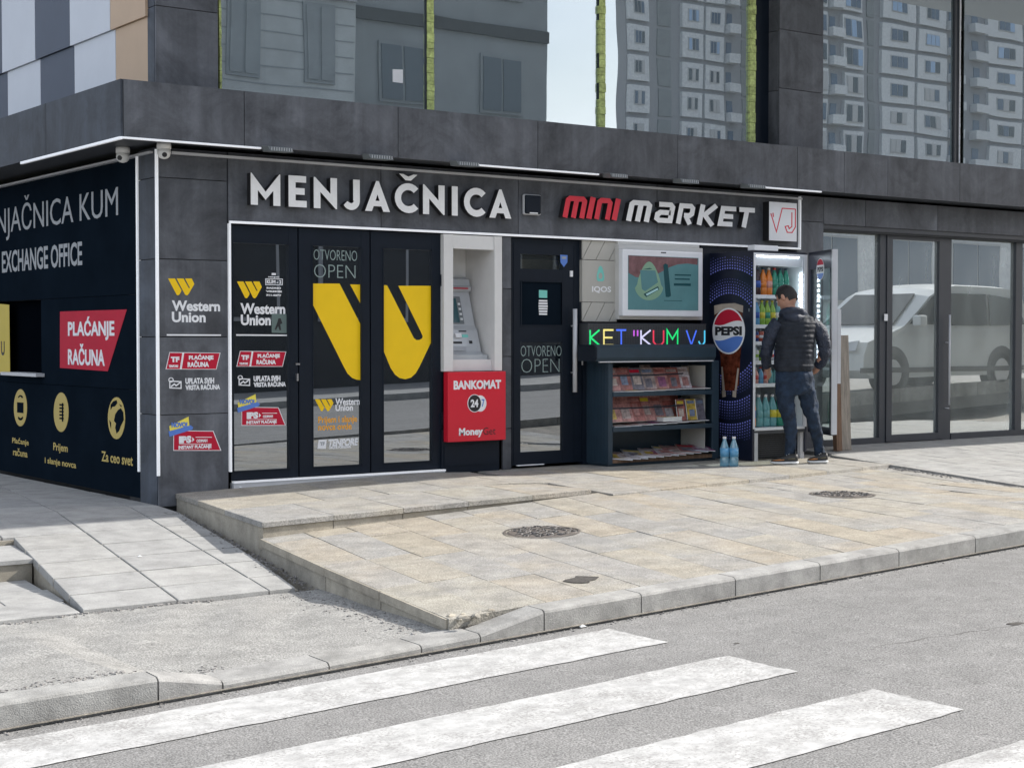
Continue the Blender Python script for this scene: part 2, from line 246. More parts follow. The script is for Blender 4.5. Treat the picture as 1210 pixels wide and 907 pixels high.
# ------------------------------------------------------------------ object helpers
WLOC = {}
def reg(o, loc): WLOC[o.name] = Vector(loc)
def tag(o, label=None, cat=None, group=None, kind=None):
    if label:
        o['label'] = label
        if len(label.split()) > 16: print('LONG', len(label.split()), label)
    if cat: o['category'] = cat
    if group: o['group'] = group
    if kind: o['kind'] = kind
    return o
def put(name, mesh, loc, parent=None):
    o = bpy.data.objects.new(name, mesh); COL.objects.link(o)
    loc = Vector(loc); reg(o, loc)
    if parent is not None: o.parent = parent; o.location = loc - WLOC[parent.name]
    else: o.location = loc
    return o
def thing(name, loc, label, cat, group=None):
    o = put(name, None, loc); o.empty_display_size = .1
    return tag(o, label, cat, group)
def struct(name, loc=(0, 0, 0)):
    o = put(name, None, loc); o['kind'] = 'structure'; o.empty_display_size = .1; return o
class MB:
    """collects solids in world coordinates, then links them as ONE mesh object"""
    def __init__(s): s.v = []; s.f = []; s.mi = []; s.m = []; s.cur = 0
    def mat(s, name):
        if name not in s.m: s.m.append(name)
        s.cur = s.m.index(name); return s
    def add(s, vs, fs):
        b = len(s.v); s.v += [tuple(v) for v in vs]; s.f += [tuple(i+b for i in f) for f in fs]; s.mi += [s.cur]*len(fs); return s
    def hexa(s, p):  # 8 points: bottom 4 ccw, top 4 ccw
        return s.add(p, [(3, 2, 1, 0), (4, 5, 6, 7), (0, 1, 5, 4), (1, 2, 6, 5), (2, 3, 7, 6), (3, 0, 4, 7)])
    def box(s, x0, x1, y0, y1, z0, z1, c=0.):
        if c <= 0: return s.hexa([(x0, y0, z0), (x1, y0, z0), (x1, y1, z0), (x0, y1, z0), (x0, y0, z1), (x1, y0, z1), (x1, y1, z1), (x0, y1, z1)])
        bm = bmesh.new(); bmesh.ops.create_cube(bm, size=1)
        for v in bm.verts: v.co = Vector(((x0+x1)/2+v.co.x*(x1-x0), (y0+y1)/2+v.co.y*(y1-y0), (z0+z1)/2+v.co.z*(z1-z0)))
        bmesh.ops.bevel(bm, geom=bm.edges[:], offset=c, segments=2, affect='EDGES', profile=.5)
        return s.bm(bm)
    def bm(s, bm, mtx=None):
        bm.verts.ensure_lookup_table(); bm.faces.ensure_lookup_table()
        for i, v in enumerate(bm.verts): v.index = i
        s.add([(mtx @ v.co if mtx else v.co)[:] for v in bm.verts], [[v.index for v in f.verts] for f in bm.faces]); bm.free(); return s
    def prism(s, pts, off):  # pts: planar 3D polygon, off: extrusion vector
        n = len(pts); off = Vector(off); a = [Vector(p) for p in pts]; b = [p+off for p in a]
        return s.add(a+b, [tuple(range(n))[::-1], tuple(range(n, 2*n))] + [(i, (i+1) % n, n+(i+1) % n, n+i) for i in range(n)])
    def tube(s, pts, r, k=8, cap=True, rs=None):
        pts = [Vector(p) for p in pts]; vs = []; n = len(pts); up = Vector((0, 0, 1))
        for i, p in enumerate(pts):
            d = (pts[min(i+1, n-1)]-pts[max(i-1, 0)]).normalized(); u = up if abs(d.z) < .95 else Vector((1, 0, 0))
            a = d.cross(u).normalized(); b = a.cross(d); rr = rs[i] if rs else r
            for j in range(k): t = 2*PI*j/k; vs.append(p+a*math.cos(t)*rr+b*math.sin(t)*rr)
        fs = [(i*k+j, i*k+(j+1) % k, (i+1)*k+(j+1) % k, (i+1)*k+j) for i in range(n-1) for j in range(k)]
        if cap: fs += [tuple(range(k))[::-1], tuple(range((n-1)*k, n*k))]
        return s.add(vs, fs)
    def lathe(s, prof, c, k=16, ax='z'):  # prof: (r, h) list
        vs = []; n = len(prof)
        for r, h in prof:
            for j in range(k):
                t = 2*PI*j/k; q = (r*math.cos(t), r*math.sin(t), h)
                if ax == 'y': q = (q[0], q[2], q[1])
                if ax == 'x': q = (q[2], q[0], q[1])
                vs.append((c[0]+q[0], c[1]+q[1], c[2]+q[2]))
        fs = [(i*k+j, i*k+(j+1) % k, (i+1)*k+(j+1) % k, (i+1)*k+j) for i in range(n-1) for j in range(k)]
        fs += [tuple(range(k))[::-1], tuple(range((n-1)*k, n*k))]
        return s.add(vs, fs)
    def loft(s, rings, cap=True):
        k = len(rings[0]); vs = [p for r in rings for p in r]
        fs = [(i*k+j, i*k+(j+1) % k, (i+1)*k+(j+1) % k, (i+1)*k+j) for i in range(len(rings)-1) for j in range(k)]
        if cap: fs += [tuple(range(k))[::-1], tuple(range((len(rings)-1)*k, len(rings)*k))]
        return s.add(vs, fs)
    def build(s, name, mat=None, parent=None, smooth=False, loc=None, label=None, flip=False):
        mats = s.m if s.m else [mat]
        if loc is None:
            xs = [v[0] for v in s.v]; ys = [v[1] for v in s.v]; zs = [v[2] for v in s.v]
            loc = ((min(xs)+max(xs))/2, (min(ys)+max(ys))/2, min(zs))
        me = bpy.data.meshes.new(name); me.from_pydata([(v[0]-loc[0], v[1]-loc[1], v[2]-loc[2]) for v in s.v], [], s.f)
        for x in mats: me.materials.append(M[x])
        if s.m and len(s.m) > 1: me.polygons.foreach_set('material_index', s.mi)
        b = bmesh.new(); b.from_mesh(me); bmesh.ops.recalc_face_normals(b, faces=b.faces[:]); b.to_mesh(me); b.free()
        if smooth: me.polygons.foreach_set('use_smooth', [True]*len(me.polygons))
        o = put(name, me, loc, parent)
        if label: o['label'] = label
        return o
def bx(name, mat, parent, x0, x1, y0, y1, z0, z1, c=0., **k): return MB().box(min(x0, x1), max(x0, x1), min(y0, y1), max(y0, y1), min(z0, z1), max(z0, z1), c).build(name, mat, parent, **k)

# ---- flat shapes and lettering on a plane: 'Y' faces -Y (u = X), 'X' faces -X (u = -Y)
def to3(pl, d, u, v): return Vector((u, d, v)) if pl == 'Y' else Vector((d, -u, v))
def out(pl): return Vector((0, -1, 0)) if pl == 'Y' else Vector((-1, 0, 0))
def pxuv(pl, d, x, y):
    if pl == 'Y': return FY(x, y, d)
    q = FX(x, y, d); return (-q[0], q[1])
def curve_mesh(polys, th):
    c = bpy.data.curves.new('tmp', 'CURVE'); c.dimensions = '2D'; c.fill_mode = 'BOTH'; c.extrude = th/2
    for p in polys:
        s = c.splines.new('POLY'); s.points.add(len(p)-1); s.use_cyclic_u = True
        for i, q in enumerate(p): s.points[i].co = (q[0], q[1], 0, 1)
    o = bpy.data.objects.new('tmp', c); me = bpy.data.meshes.new_from_object(o); bpy.data.objects.remove(o); bpy.data.curves.remove(c)
    return me
TXT = {}
def text_raw(s, bold, th, spacing=1.0, res=3):
    k = (s, bold, spacing)
    c = bpy.data.curves.new('tmp', 'FONT'); c.body = s; c.offset = bold; c.resolution_u = res; c.extrude = th; c.space_character = spacing; c.space_line = .95
    o = bpy.data.objects.new('tmp', c); me = bpy.data.meshes.new_from_object(o); bpy.data.objects.remove(o); bpy.data.curves.remove(c)
    vs = [v.co.copy() for v in me.vertices]; fs = [tuple(p.vertices) for p in me.polygons]; bpy.data.meshes.remove(me)
    return vs, fs
def place2d(vs, fs, pl, d, th, name, mat, parent):
    o_ = out(pl); mb = MB(); mb.add([to3(pl, d, v.x, v.y) + o_*(v.z) for v in vs], fs)
    return mb.build(name, mat, parent)
def shape(name, mat, parent, pl, d, polys, th=.0015, px=True):
    """polygon(s) given as sight points on the plane (px) or plane coordinates; th thick, proud of the plane"""
    if px: polys = [[pxuv(pl, d, *q) for q in p] for p in polys]
    me = curve_mesh(polys, th); vs = [v.co.copy() for v in me.vertices]; fs = [tuple(p.vertices) for p in me.polygons]; bpy.data.meshes.remove(me)
    for v in vs: v.z += th/2
    return place2d(vs, fs, pl, d, th, name, mat, parent)
def text(s, mat, parent, pl, d, box, bold=.0, th=.001, name='lettering', px=True, spacing=1., shear=0., res=3):
    """box = (x0,y0,x1,y1): top-left and bottom-right sight points of the writing"""
    vs, fs = text_raw(s, bold, .5, spacing, res)
    if shear:
        for v in vs: v.x += v.y*shear
    x0 = min(v.x for v in vs); x1 = max(v.x for v in vs); y0 = min(v.y for v in vs); y1 = max(v.y for v in vs)
    if px: a = pxuv(pl, d, box[0], box[1]); b = pxuv(pl, d, box[2], box[3])
    else: a = (box[0], box[1]); b = (box[2], box[3])
    for v in vs:
        v.x = a[0] + (v.x-x0)/(x1-x0)*(b[0]-a[0]); v.y = b[1] + (v.y-y0)/(y1-y0)*(a[1]-b[1]); v.z = (v.z+.5)*th
    return place2d(vs, fs, pl, d, th, name, mat, parent)
def ribbon(path, w, closed=False):
    n = len(path); L_ = []; R_ = []
    P = [Vector((p[0], p[1])) for p in path]
    for i, p in enumerate(P):
        a = P[i-1] if (i > 0 or closed) else None; b = P[(i+1) % n] if (i < n-1 or closed) else None
        d1 = (p-a).normalized() if a is not None else (b-p).normalized(); d2 = (b-p).normalized() if b is not None else d1
        n1 = Vector((-d1.y, d1.x)); n2 = Vector((-d2.y, d2.x)); m = (n1+n2); m = m.normalized() if m.length > 1e-6 else n1
        k = (w/2)/max(.35, m.dot(n1)); L_.append(p+m*k); R_.append(p-m*k)
    return L_, R_
def strokes(name, mat, parent, pl, d, paths, w, th, fit, shear=0., side=None):
    """lettering drawn as constant-width strokes; fit = (u0, v0, u1, v1) lower-left and upper-right of the unit box (w0 x 1)"""
    u0, v0, u1, v1, w0 = fit; mb = MB(); o_ = out(pl)
    if side: mb.mat(side); mb.mat(mat)
    for i, p in enumerate(paths):
        closed = p[0] == p[-1] and len(p) > 2
        if closed: p = p[:-1]
        q = [(x+shear*(y), y) for x, y in p]; Lr, Rr = ribbon(q, w, closed)
        f = lambda t: (u0+t[0]/w0*(u1-u0), v0+t[1]*(v1-v0))
        n = len(q); t_ = th + i*.0004; rng = range(n if closed else n-1)
        base = [to3(pl, d, *f(x)) for x in Lr+Rr]; top = [b+o_*t_ for b in base]
        if side: mb.mat(side)
        fs = []
        for k in rng:
            j = (k+1) % n; fs += [(k, j, 2*n+j, 2*n+k), (n+j, n+k, 3*n+k, 3*n+j)]
        if not closed: fs += [(0, 2*n, 3*n, n), (n-1, 2*n-1, 4*n-1, 3*n-1)]
        mb.add(base+top, fs)
        if side: mb.mat(mat)
        mb.add(top, [(k, (k+1) % n, n+(k+1) % n, n+k) for k in rng])
    return mb.build(name, mat, parent)
def arc(cx, cy, r, a0, a1, n=10): return [(cx+r*math.cos(R(a0+(a1-a0)*i/n)), cy+r*math.sin(R(a0+(a1-a0)*i/n))) for i in range(n+1)]
# ================================================================== GROUND
def ZR(x): return -.3157 + .036*x                     # the road climbs gently to the right
def lerp(a, b, t): return a+(b-a)*t
def grid(xk, yk, zz, x, y):
    i = max(0, min(len(xk)-2, sum(1 for k in xk if k <= x)-1)); j = max(0, min(len(yk)-2, sum(1 for k in yk if k >= y)-1))
    tx = (x-xk[i])/(xk[i+1]-xk[i]); ty = (y-yk[j])/(yk[j+1]-yk[j])
    return lerp(lerp(zz[j][i], zz[j][i+1], tx), lerp(zz[j+1][i], zz[j+1][i+1], tx), ty)
def ZS(x, y):                                          # public pavement
    return grid([-1, 0, 2.6, 4.5, 6.8, 20], [-1.2, -2.1, -3.2, -5.2],
        [[-.20, -.15, -.045, -.06, -.06, -.06], [-.217, -.164, -.036, -.062, -.062, -.062], [-.235, -.182, -.075, -.07, -.105, -.08], [-.245, -.2, -.112, -.058, -.0, .45]], x, y)
def ZT(x, y): return -.145+.057*min(y, 0)              # tiled ramp left of the shop
def sheet(name, mat, parent, xs, ys, zf, thick=.05, **k):
    mb = MB(); vs = []; nx = len(xs); ny = len(ys)
    for y in ys:
        for x in xs: vs.append((x, y, zf(x, y)))
    n = len(vs); vs += [(x, y, z-thick) for x, y, z in vs]
    fs = [(j*nx+i, j*nx+i+1, (j+1)*nx+i+1, (j+1)*nx+i) for j in range(ny-1) for i in range(nx-1)]
    fs += [tuple(n+q for q in f[::-1]) for f in list(fs)]
    edge = [i for i in range(nx)]+[j*nx+nx-1 for j in range(1, ny)]+[(ny-1)*nx+i for i in range(nx-2, -1, -1)]+[j*nx for j in range(ny-2, 0, -1)]
    fs += [(edge[i], edge[(i+1) % len(edge)], n+edge[(i+1) % len(edge)], n+edge[i]) for i in range(len(edge))]
    mb.add(vs, fs); return mb.build(name, mat, parent, **k)
g = sheet('ground', 'earth', None, [-300, 20, 300], [-300, -26, -4, 200], lambda x, y: min(ZR(x), 3)-.45); g['kind'] = 'structure'
rd = sheet('road', 'asphalt', None, [-80, -6, 0, 6, 90], [-12.4, -9, -5.20], lambda x, y: ZR(x), .3); rd['kind'] = 'structure'
# painted crossing: four bars in view, butt ends worn uneven
def stripe(x0, x1, y0, y1):
    mb = MB(); top = []; n = 60
    def wob(k): return random.uniform(-.007, .007)
    up = [(lerp(x0, x1, i/n), y1+wob(i)) for i in range(n+1)]; dn = [(lerp(x0, x1, i/n), y0+wob(i)) for i in range(n+1)]
    up[0] = (x0, y1); dn[0] = (x0, y0)
    endc = [(x1+random.uniform(-.01, .012), lerp(y1, y0, i/8)) for i in range(1, 8)]
    poly = up+endc+dn[::-1]
    vs = [(x, y, ZR(x)+.004) for x, y in poly]
    mb.add(vs + [(x, y, z-.003) for x, y, z in vs], [])
    N_ = len(vs); mb.add([], [])
    # strips instead of one n-gon keep the sheet flat on the road
    fs = [(i, i+1, N_-2-i, N_-1-i) for i in range(n)]
    fs.append(tuple([n]+list(range(n+1, n+8))+[n+8]))
    mb.f = [tuple(f) for f in fs]; mb.mi = [0]*len(mb.f); mb.v = vs
    o = mb.build('crosswalk_stripe', 'road_paint', rd); return o
YS = [(-5.42, -5.86), (-6.27, -6.71), (-7.14, -7.60), (-8.02, -8.47), (-8.9, -9.35), (-9.75, -10.2), (-10.6, -11.05)]
for a, b in YS: stripe(-5.9 if a > -7 else -4.2, .03, b, a)
# gutter line of dirt along the kerb foot
gt = sheet('gutter_dirt', 'earth', rd, [-8+.4*i for i in range(50)], [-5.292, -5.27], lambda x, y: ZR(x)+.003+(.012 if y > -5.3 else 0), .002); 
def road_mark(pts, w, lift=.0012):
    mb = MB(); n = len(pts); vs = []
    for i, p in enumerate(pts):
        a = Vector(pts[max(i-1, 0)]); b = Vector(pts[min(i+1, n-1)]); d = (b-a).normalized(); k = w*random.uniform(.5, 1.3)*(0.2 if i in (0, n-1) else 1)
        for s in (1, -1): vs.append((p[0]-d.y*k*s, p[1]+d.x*k*s, ZR(p[0])+lift))
    mb.add(vs, [(2*i, 2*i+1, 2*i+3, 2*i+2) for i in range(n-1)]); return mb.build('road_crack', 'tar_and_hollow_shade', rd)
for x0, y0, x1, y1 in ((.6, -6.6, 2.6, -6.9), (2.6, -6.9, 4.2, -6.5), (1.4, -7.6, 3.1, -8.4), (-1.2, -8.75, .9, -8.65)):
    n = 26; x, y = x0, y0; pts_ = []
    for i in range(n): t_ = i/(n-1); pts_.append((lerp(x0, x1, t_), lerp(y0, y1, t_)+random.gauss(0, .018)))
    road_mark(pts_, .0018)
for x, y, r_ in ((1.55, -6.72, .035), (1.95, -7.0, .014), (3.2, -6.55, .018), (.25, -6.1, .012), (2.5, -6.1, .012)):
    MB().prism([(x+r_*1.6*math.cos(a)*random.uniform(.7, 1.1), y+r_*math.sin(a)*random.uniform(.7, 1.1), ZR(x)+.001) for a in [k*PI/5 for k in range(10)]], (0, 0, .0008)).build('tar_spot', 'tar_and_hollow_shade', rd)
# ---- kerb stones
kerb = struct('kerb', (0, -5.2, -.2))
def kerb_stone(x0, x1, h0, h1, w=.14, lip=.017, name='kerb_stone'):
    y1 = -5.27; y0 = y1+w; g_ = .004; x0 += g_; x1 -= g_
    pr = []
    N_ = 5
    for i in range(N_):
        t = i/(N_-1); x = lerp(x0, x1, t); h = lerp(h0, h1, t); z = ZR(x); c = min(lip, h*.5); j = random.uniform(-.004, .004)
        pr.append([(x, y1, z-.1), (x, y1, z+h-c), (x, y1+c*.5+j, z+h-c*.3), (x, y1+c*1.3, z+h), (x, y0, z+h+.004), (x, y0, z-.1)])
    o = MB().loft(pr).build(name, 'kerb', kerb)
xk = [-.29, .36, 1.0, 1.66, 2.33, 3.0, 3.64, 4.3, 4.95, 5.6, 6.3, 7.0]
kx = [pxx for pxx in (FY(640, 735, -5.27)[0], FY(760, 712, -5.27)[0], FY(870, 692, -5.27)[0], FY(1062, 660, -5.27)[0])]
ks = [-.27, .37, 1.05, 1.72, 2.4, 3.12, 3.8, 4.5, 5.2, 6, 7, 8, 9, 10, 11, 12, 13, 14, 15, 16, 17, 18, 19, 20]
for a, b in zip(ks[:-1], ks[1:]): kerb_stone(a, b, .118, .118)
kerb_stone(-.66, -.27, .055, .118); kerb_stone(-1.0, -.66, .05, .055, w=.2); kerb_stone(-1.5, -1.0, .045, .05, w=.2); kerb_stone(-2.03, -1.5, .045, .045, w=.2)
kerb_stone(-2.33, -2.03, .112, .05); kerb_stone(-3.02, -2.33, .122, .112)
for i in range(6): kerb_stone(-3.72-.7*i, -3.02-.7*i, .12, .12)
# ---- asphalt apron between ramp and kerb
def ZA(x, y):
    zk = ZR(x) + (.045 if x > -2.2 else (.11 if x < -2.4 else .045+(-2.2-x)/.2*.065)); t = (y+5.08)/(-3.2+5.08)
    zt = -.352-.02*max(0, -2-x)+(.0 if x < -.9 else -.0)
    b = .012*math.sin(x*5+y*3)+.008*math.sin(x*11-y*7)
    return lerp(zk, zt, max(0, min(1, t)))+b*max(0, min(1, t))*min(1, 4*(1-t)+.2)
ap = sheet('asphalt_apron', 'apron_asphalt', None, [-9, -5, -4, -3.5]+[-3.2+.1*i for i in range(31)], [-5.1+.1*i for i in range(19)]+[-3.22], ZA, .06); ap['kind'] = 'structure'
# ---- ramp of grey tiles
SK = -.157                                              # paving is laid 9 degrees off the facade
ramp = struct('tiled_ramp', (-1, -1, -.2))
def slab(name, mat, parent, c4, zf, th=.05, gap=.004, lift=0, tilt=0):
    cx_ = sum(p[0] for p in c4)/4; cy_ = sum(p[1] for p in c4)/4; q = []
    for x, y in c4:
        d = math.hypot(x-cx_, y-cy_); k = 1-gap/d*1.3; q.append((cx_+(x-cx_)*k, cy_+(y-cy_)*k))
    e = .004; q2 = [(cx_+(x-cx_)*(1-e/math.hypot(x-cx_, y-cy_)), cy_+(y-cy_)*(1-e/math.hypot(x-cx_, y-cy_))) for x, y in q]
    dz = [lift+random.uniform(-tilt, tilt) for _ in q]
    bot = [(x, y, zf(x, y)+dz[i]-th) for i, (x, y) in enumerate(q)]; mid = [(x, y, zf(x, y)+dz[i]-e*.7) for i, (x, y) in enumerate(q)]; top = [(x, y, zf(x, y)+dz[i]) for i, (x, y) in enumerate(q2)]
    mb = MB(); mb.add(bot+mid+top, [(3, 2, 1, 0)]+[(i, (i+1) % 4, 4+(i+1) % 4, 4+i) for i in range(4)]+[(4+i, 4+(i+1) % 4, 8+(i+1) % 4, 8+i) for i in range(4)]+[(8, 9, 10, 11)])
    return mb.build(name, mat, parent)
def clip_poly(poly, a, b):  # keep the part left of a->b
    o_ = []; n = len(poly)
    s = lambda p: (b[0]-a[0])*(p[1]-a[1])-(b[1]-a[1])*(p[0]-a[0])
    for i in range(n):
        p, q = poly[i], poly[(i+1) % n]; sp, sq = s(p), s(q)
        if sp >= 0: o_.append(p)
        if sp*sq < 0: t = sp/(sp-sq); o_.append((lerp(p[0], q[0], t), lerp(p[1], q[1], t)))
    return o_
def area(p): return abs(sum(p[i][0]*p[(i+1) % len(p)][1]-p[(i+1) % len(p)][0]*p[i][1] for i in range(len(p))))/2
def slabn(name, mat, parent, poly, zf, th=.05, gap=.003, tilt=0., lift=0., emin=.003):
    if len(poly) < 3 or area(poly) < emin: return None
    n = len(poly); cx_ = sum(p[0] for p in poly)/n; cy_ = sum(p[1] for p in poly)/n
    tx, ty, tz = random.uniform(-tilt, tilt), random.uniform(-tilt, tilt), random.uniform(-tilt, tilt)*.3+lift
    Z = lambda x, y: zf(x, y)+tz+tx*(x-cx_)*2+ty*(y-cy_)*2
    sh = lambda g_: [(cx_+(x-cx_)*(1-g_/max(.05, math.hypot(x-cx_, y-cy_))), cy_+(y-cy_)*(1-g_/max(.05, math.hypot(x-cx_, y-cy_)))) for x, y in poly]
    a = sh(gap*1.4); b = sh(gap*1.4+.005)
    vs = [(x, y, Z(x, y)-th) for x, y in a]+[(x, y, Z(x, y)-.003) for x, y in a]+[(x, y, Z(x, y)) for x, y in b]
    fs = [tuple(range(n))[::-1]]+[(k*n+i, k*n+(i+1) % n, (k+1)*n+(i+1) % n, (k+1)*n+i) for k in (0, 1) for i in range(n)]+[tuple(range(2*n, 3*n))]
    return MB().add(vs, fs).build(name, mat, parent)
# ramp tiles: .58 wide, .48 deep, courses parallel to the facade
XR = lambda y: -.20+(y+2.1)*.176-.10-.05*max(0, (-2.1-y))     # right boundary (dirt joint beside the steps)
XL = lambda y: -1.30-.176*(0-y) if False else -1.29+.178*y      # left boundary above the lower steps
yrow = [3.9-.48*i for i in range(16)]
yrow = [y for y in yrow if y > -3.2]+[-3.22]
for r_ in range(len(yrow)-1):
    y1, y0 = yrow[r_], yrow[r_+1]
    for c_ in range(-9, 3):
        xa = lambda y: -.80+.58*c_+.157*(y-0)
        y0, y1 = yrow[r_+1]+.007, yrow[r_]-.007
        poly = [(xa(y0), y0), (xa(y0)+.58, y0), (xa(y1)+.58, y1), (xa(y1), y1)]
        if y1 <= .01:
            poly = clip_poly(poly, (XR(y0), y0), (XR(y1), y1)) if poly else poly
            if len(poly) >= 3 and y1 <= -.9: poly = clip_poly(poly, (XL(y1), y1), (XL(y0), y0))
        elif y0 < .01:
            poly = clip_poly(poly, (.0, y0), (.0, y1))
        else: poly = clip_poly(poly, (.0, y0), (.0, y1))
        slabn('paving_tile', 'grey_tile', ramp, poly, ZT, .05, .0045, .002)
# bed below the tiles, with the exposed front and left faces
mb = MB(); 
for (ya, yb) in ((4.2, 0), (0, -.9), (-.9, -3.19)):
    xl = -6 if yb > -.95 else None
    f = lambda y: (xl if xl else XL(y)+.012)
    mb.hexa([(f(yb), yb, -.62), (XR(yb)+.02 if yb < -.1 else .0, yb, -.62), (XR(ya)+.02 if ya < -.1 else .0, ya, -.62), (f(ya), ya, -.62),
             (f(yb), yb, ZT(0, yb)-.02), (XR(yb)+.02 if yb < -.1 else .0, yb, ZT(0, yb)-.02), (XR(ya)+.02 if ya < -.1 else .0, ya, ZT(0, ya)-.02), (f(ya), ya, ZT(0, ya)-.02)])
mb.build('ramp_bed', 'riser', ramp)
# lower steps at the left edge
low = struct('lower_steps', (-2.5, -2.4, -.4))
ZL = lambda x, y: -.372+(y+1.65)*-.022
for i in range(7):
    for j, (a, b) in enumerate(((-1.66, -2.2), (-2.2, -2.72), (-2.72, -3.22))):
        x0 = -1.62-.62*(i+1)+.3*(j % 2); poly = [(x0+.157*(b+1.6), b), (x0+.62+.157*(b+1.6), b), (x0+.62+.157*(a+1.6), a), (x0+.157*(a+1.6), a)]
        poly = clip_poly(poly, (XL(b)-.004, b), (XL(a)-.004, a)); slabn('paving_tile', 'grey_tile', low, poly, ZL, .05, .0025, .002)
bx('lower_bed', 'earth', low, -8, XL(-3.2)-.02, -3.2, -1.66, -.6, -.43)
for i in range(5):
    xa = -1.585-.75*i
    MB().hexa([(xa-.745, -1.65, -.5), (xa, -1.65, -.5), (xa+.1, -1.0, -.5), (xa-.64, -1.0, -.5), (xa-.745, -1.65, -.275), (xa, -1.65, -.275), (xa+.1, -1.0, -.275), (xa-.64, -1.0, -.275)]).build('step_stone', 'riser', low)
    MB().hexa([(xa-.75, -1.665, -.272), (xa+.005, -1.665, -.272), (xa+.105, -1.0, -.272), (xa-.645, -1.0, -.272), (xa-.75, -1.665, -.245), (xa+.005, -1.665, -.245), (xa+.105, -1.0, -.235), (xa-.645, -1.0, -.235)]).build('step_tread', 'grey_tile', low)
# ---- main pavement
pave = struct('pavement', (3, -3.5, -.1))
DS = .19                                                # joints lean 11 degrees
XE = lambda y: -.20+(y+2.1)*.176                        # open left edge
holeP = (.235, -4.83)
M1 = (1.28, -3.22); M2 = (4.33, -3.08)
yb = -5.10
def front(x): return -2.09 if x < 2.6 else (-1.7+.15*(x-2.6)*.0)
u0s = [-1.2+.32*i for i in range(27)]
def inside_m(p, c, r=.31): return (p[0]-c[0])**2+(p[1]-c[1])**2 < r*r
for ci, u in enumerate(u0s):
    y = -1.35-random.uniform(0, .9); ycuts = [-1.0]
    while y > yb+.25: ycuts.append(y); y -= .92+random.uniform(-.04, .04)
    ycuts.append(yb)
    for a, b in zip(ycuts[:-1], ycuts[1:]):
        X_ = lambda uu, y: uu+DS*(y+2.1)+.04
        poly = [(X_(u, b), b), (X_(u+.32, b), b), (X_(u+.32, a), a), (X_(u, a), a)]
        poly = clip_poly(poly, (XE(-6), -6), (XE(0), 0)[::1]) if False else clip_poly(poly, (XE(0), 0), (XE(-6), -6))
        if len(poly) < 3: continue
        # step front of the left terrace / of the right terrace
        cxm = sum(p[0] for p in poly)/len(poly)
        if cxm < 2.55: poly = clip_poly(poly, (-5, -2.09), (20, -2.09)[::1]) if False else clip_poly(poly, (20, -2.09), (-5, -2.09))
        else: poly = clip_poly(poly, (6.8, -1.50), (2.6, -2.27))
        if len(poly) < 3: continue
        poly = clip_poly(poly, (6.35, -3.2), (6.85, -.55)) if False else poly
        xm = sum(p[0] for p in poly)/len(poly); ym = sum(p[1] for p in poly)/len(poly)
        if abs(xm-holeP[0]) < .2 and ym < -4.4 and ym > -5.2: 
            poly = clip_poly(poly, (20, -4.93+.0), (-20, -4.93)) and poly
        slabn('paving_slab', 'paver', pave, poly, ZS, .06, .0017, .003)
mb = MB(); rr_ = []
for y in (-5.1, -4.2, -3.2, -2.3, -2.0):
    xs__ = [XE(y)+.03+(8.8-XE(y))*t for t in (0, .1, .2, .35, .5, .7, .85, 1)]
    rr_.append([(x, y, ZS(x, y)-.045) for x in xs__]+[(x, y, ZS(x, y)-.5) for x in xs__[::-1]])
mb.loft(rr_); bedp = mb.build('pavement_bed', 'earth', pave)
# open left side of the pavement: lipped edge stones over a rough footing
for k_, (a, b) in enumerate(((-2.11, -3.33), (-3.34, -4.2), (-4.21, -5.08))):
    Z0 = lambda y: ZS(XE(y), y)
    MB().hexa([(XE(b)-.012, b, Z0(b)-.05), (XE(b)+.1, b, Z0(b)-.05), (XE(a)+.1, a, Z0(a)-.05), (XE(a)-.012, a, Z0(a)-.05), (XE(b)-.012, b, Z0(b)-.002), (XE(b)+.004, b, Z0(b)-.001), (XE(a)+.004, a, Z0(a)-.001), (XE(a)-.012, a, Z0(a)-.002)]).build('edge_stone', 'riser', pave)
    MB().hexa([(XE(b), b, -.56), (XE(b)+.1, b, -.56), (XE(a)+.1, a, -.56), (XE(a), a, -.56), (XE(b), b, Z0(b)-.054), (XE(b)+.1, b, Z0(b)-.054), (XE(a)+.1, a, Z0(a)-.054), (XE(a), a, Z0(a)-.054)]).build('footing_stone', 'riser', pave)
# chipped corner by the kerb end
for i in range(16):
    x = -.66+random.uniform(-.08, .22); y = -5.1+random.uniform(-.05, .07); r = random.uniform(.012, .035)
    bm = bmesh.new(); bmesh.ops.create_icosphere(bm, subdivisions=1, radius=r)
    for v in bm.verts: v.co *= random.uniform(.6, 1.2)
    for v in bm.verts: v.co.z *= .5
    MB().bm(bm, Matrix.Translation((x, y, ZS(x, y)-.0))).build('broken_chip', 'riser', pave)
# broken-out paver: flat patch, the hollow's shade put into its dark colour
MB().prism([(x_+.03, y_+.06, ZS(x_+.03, y_+.06)+.0035) for x_, y_ in ((.26, -4.765), (.30, -4.74), (.37, -4.73), (.41, -4.69), (.49, -4.80), (.42, -4.855), (.37, -4.86), (.34, -4.90), (.30, -4.88), (.27, -4.84))], (0, 0, .0012)).build('broken_patch', 'tar_and_hollow_shade', pave)
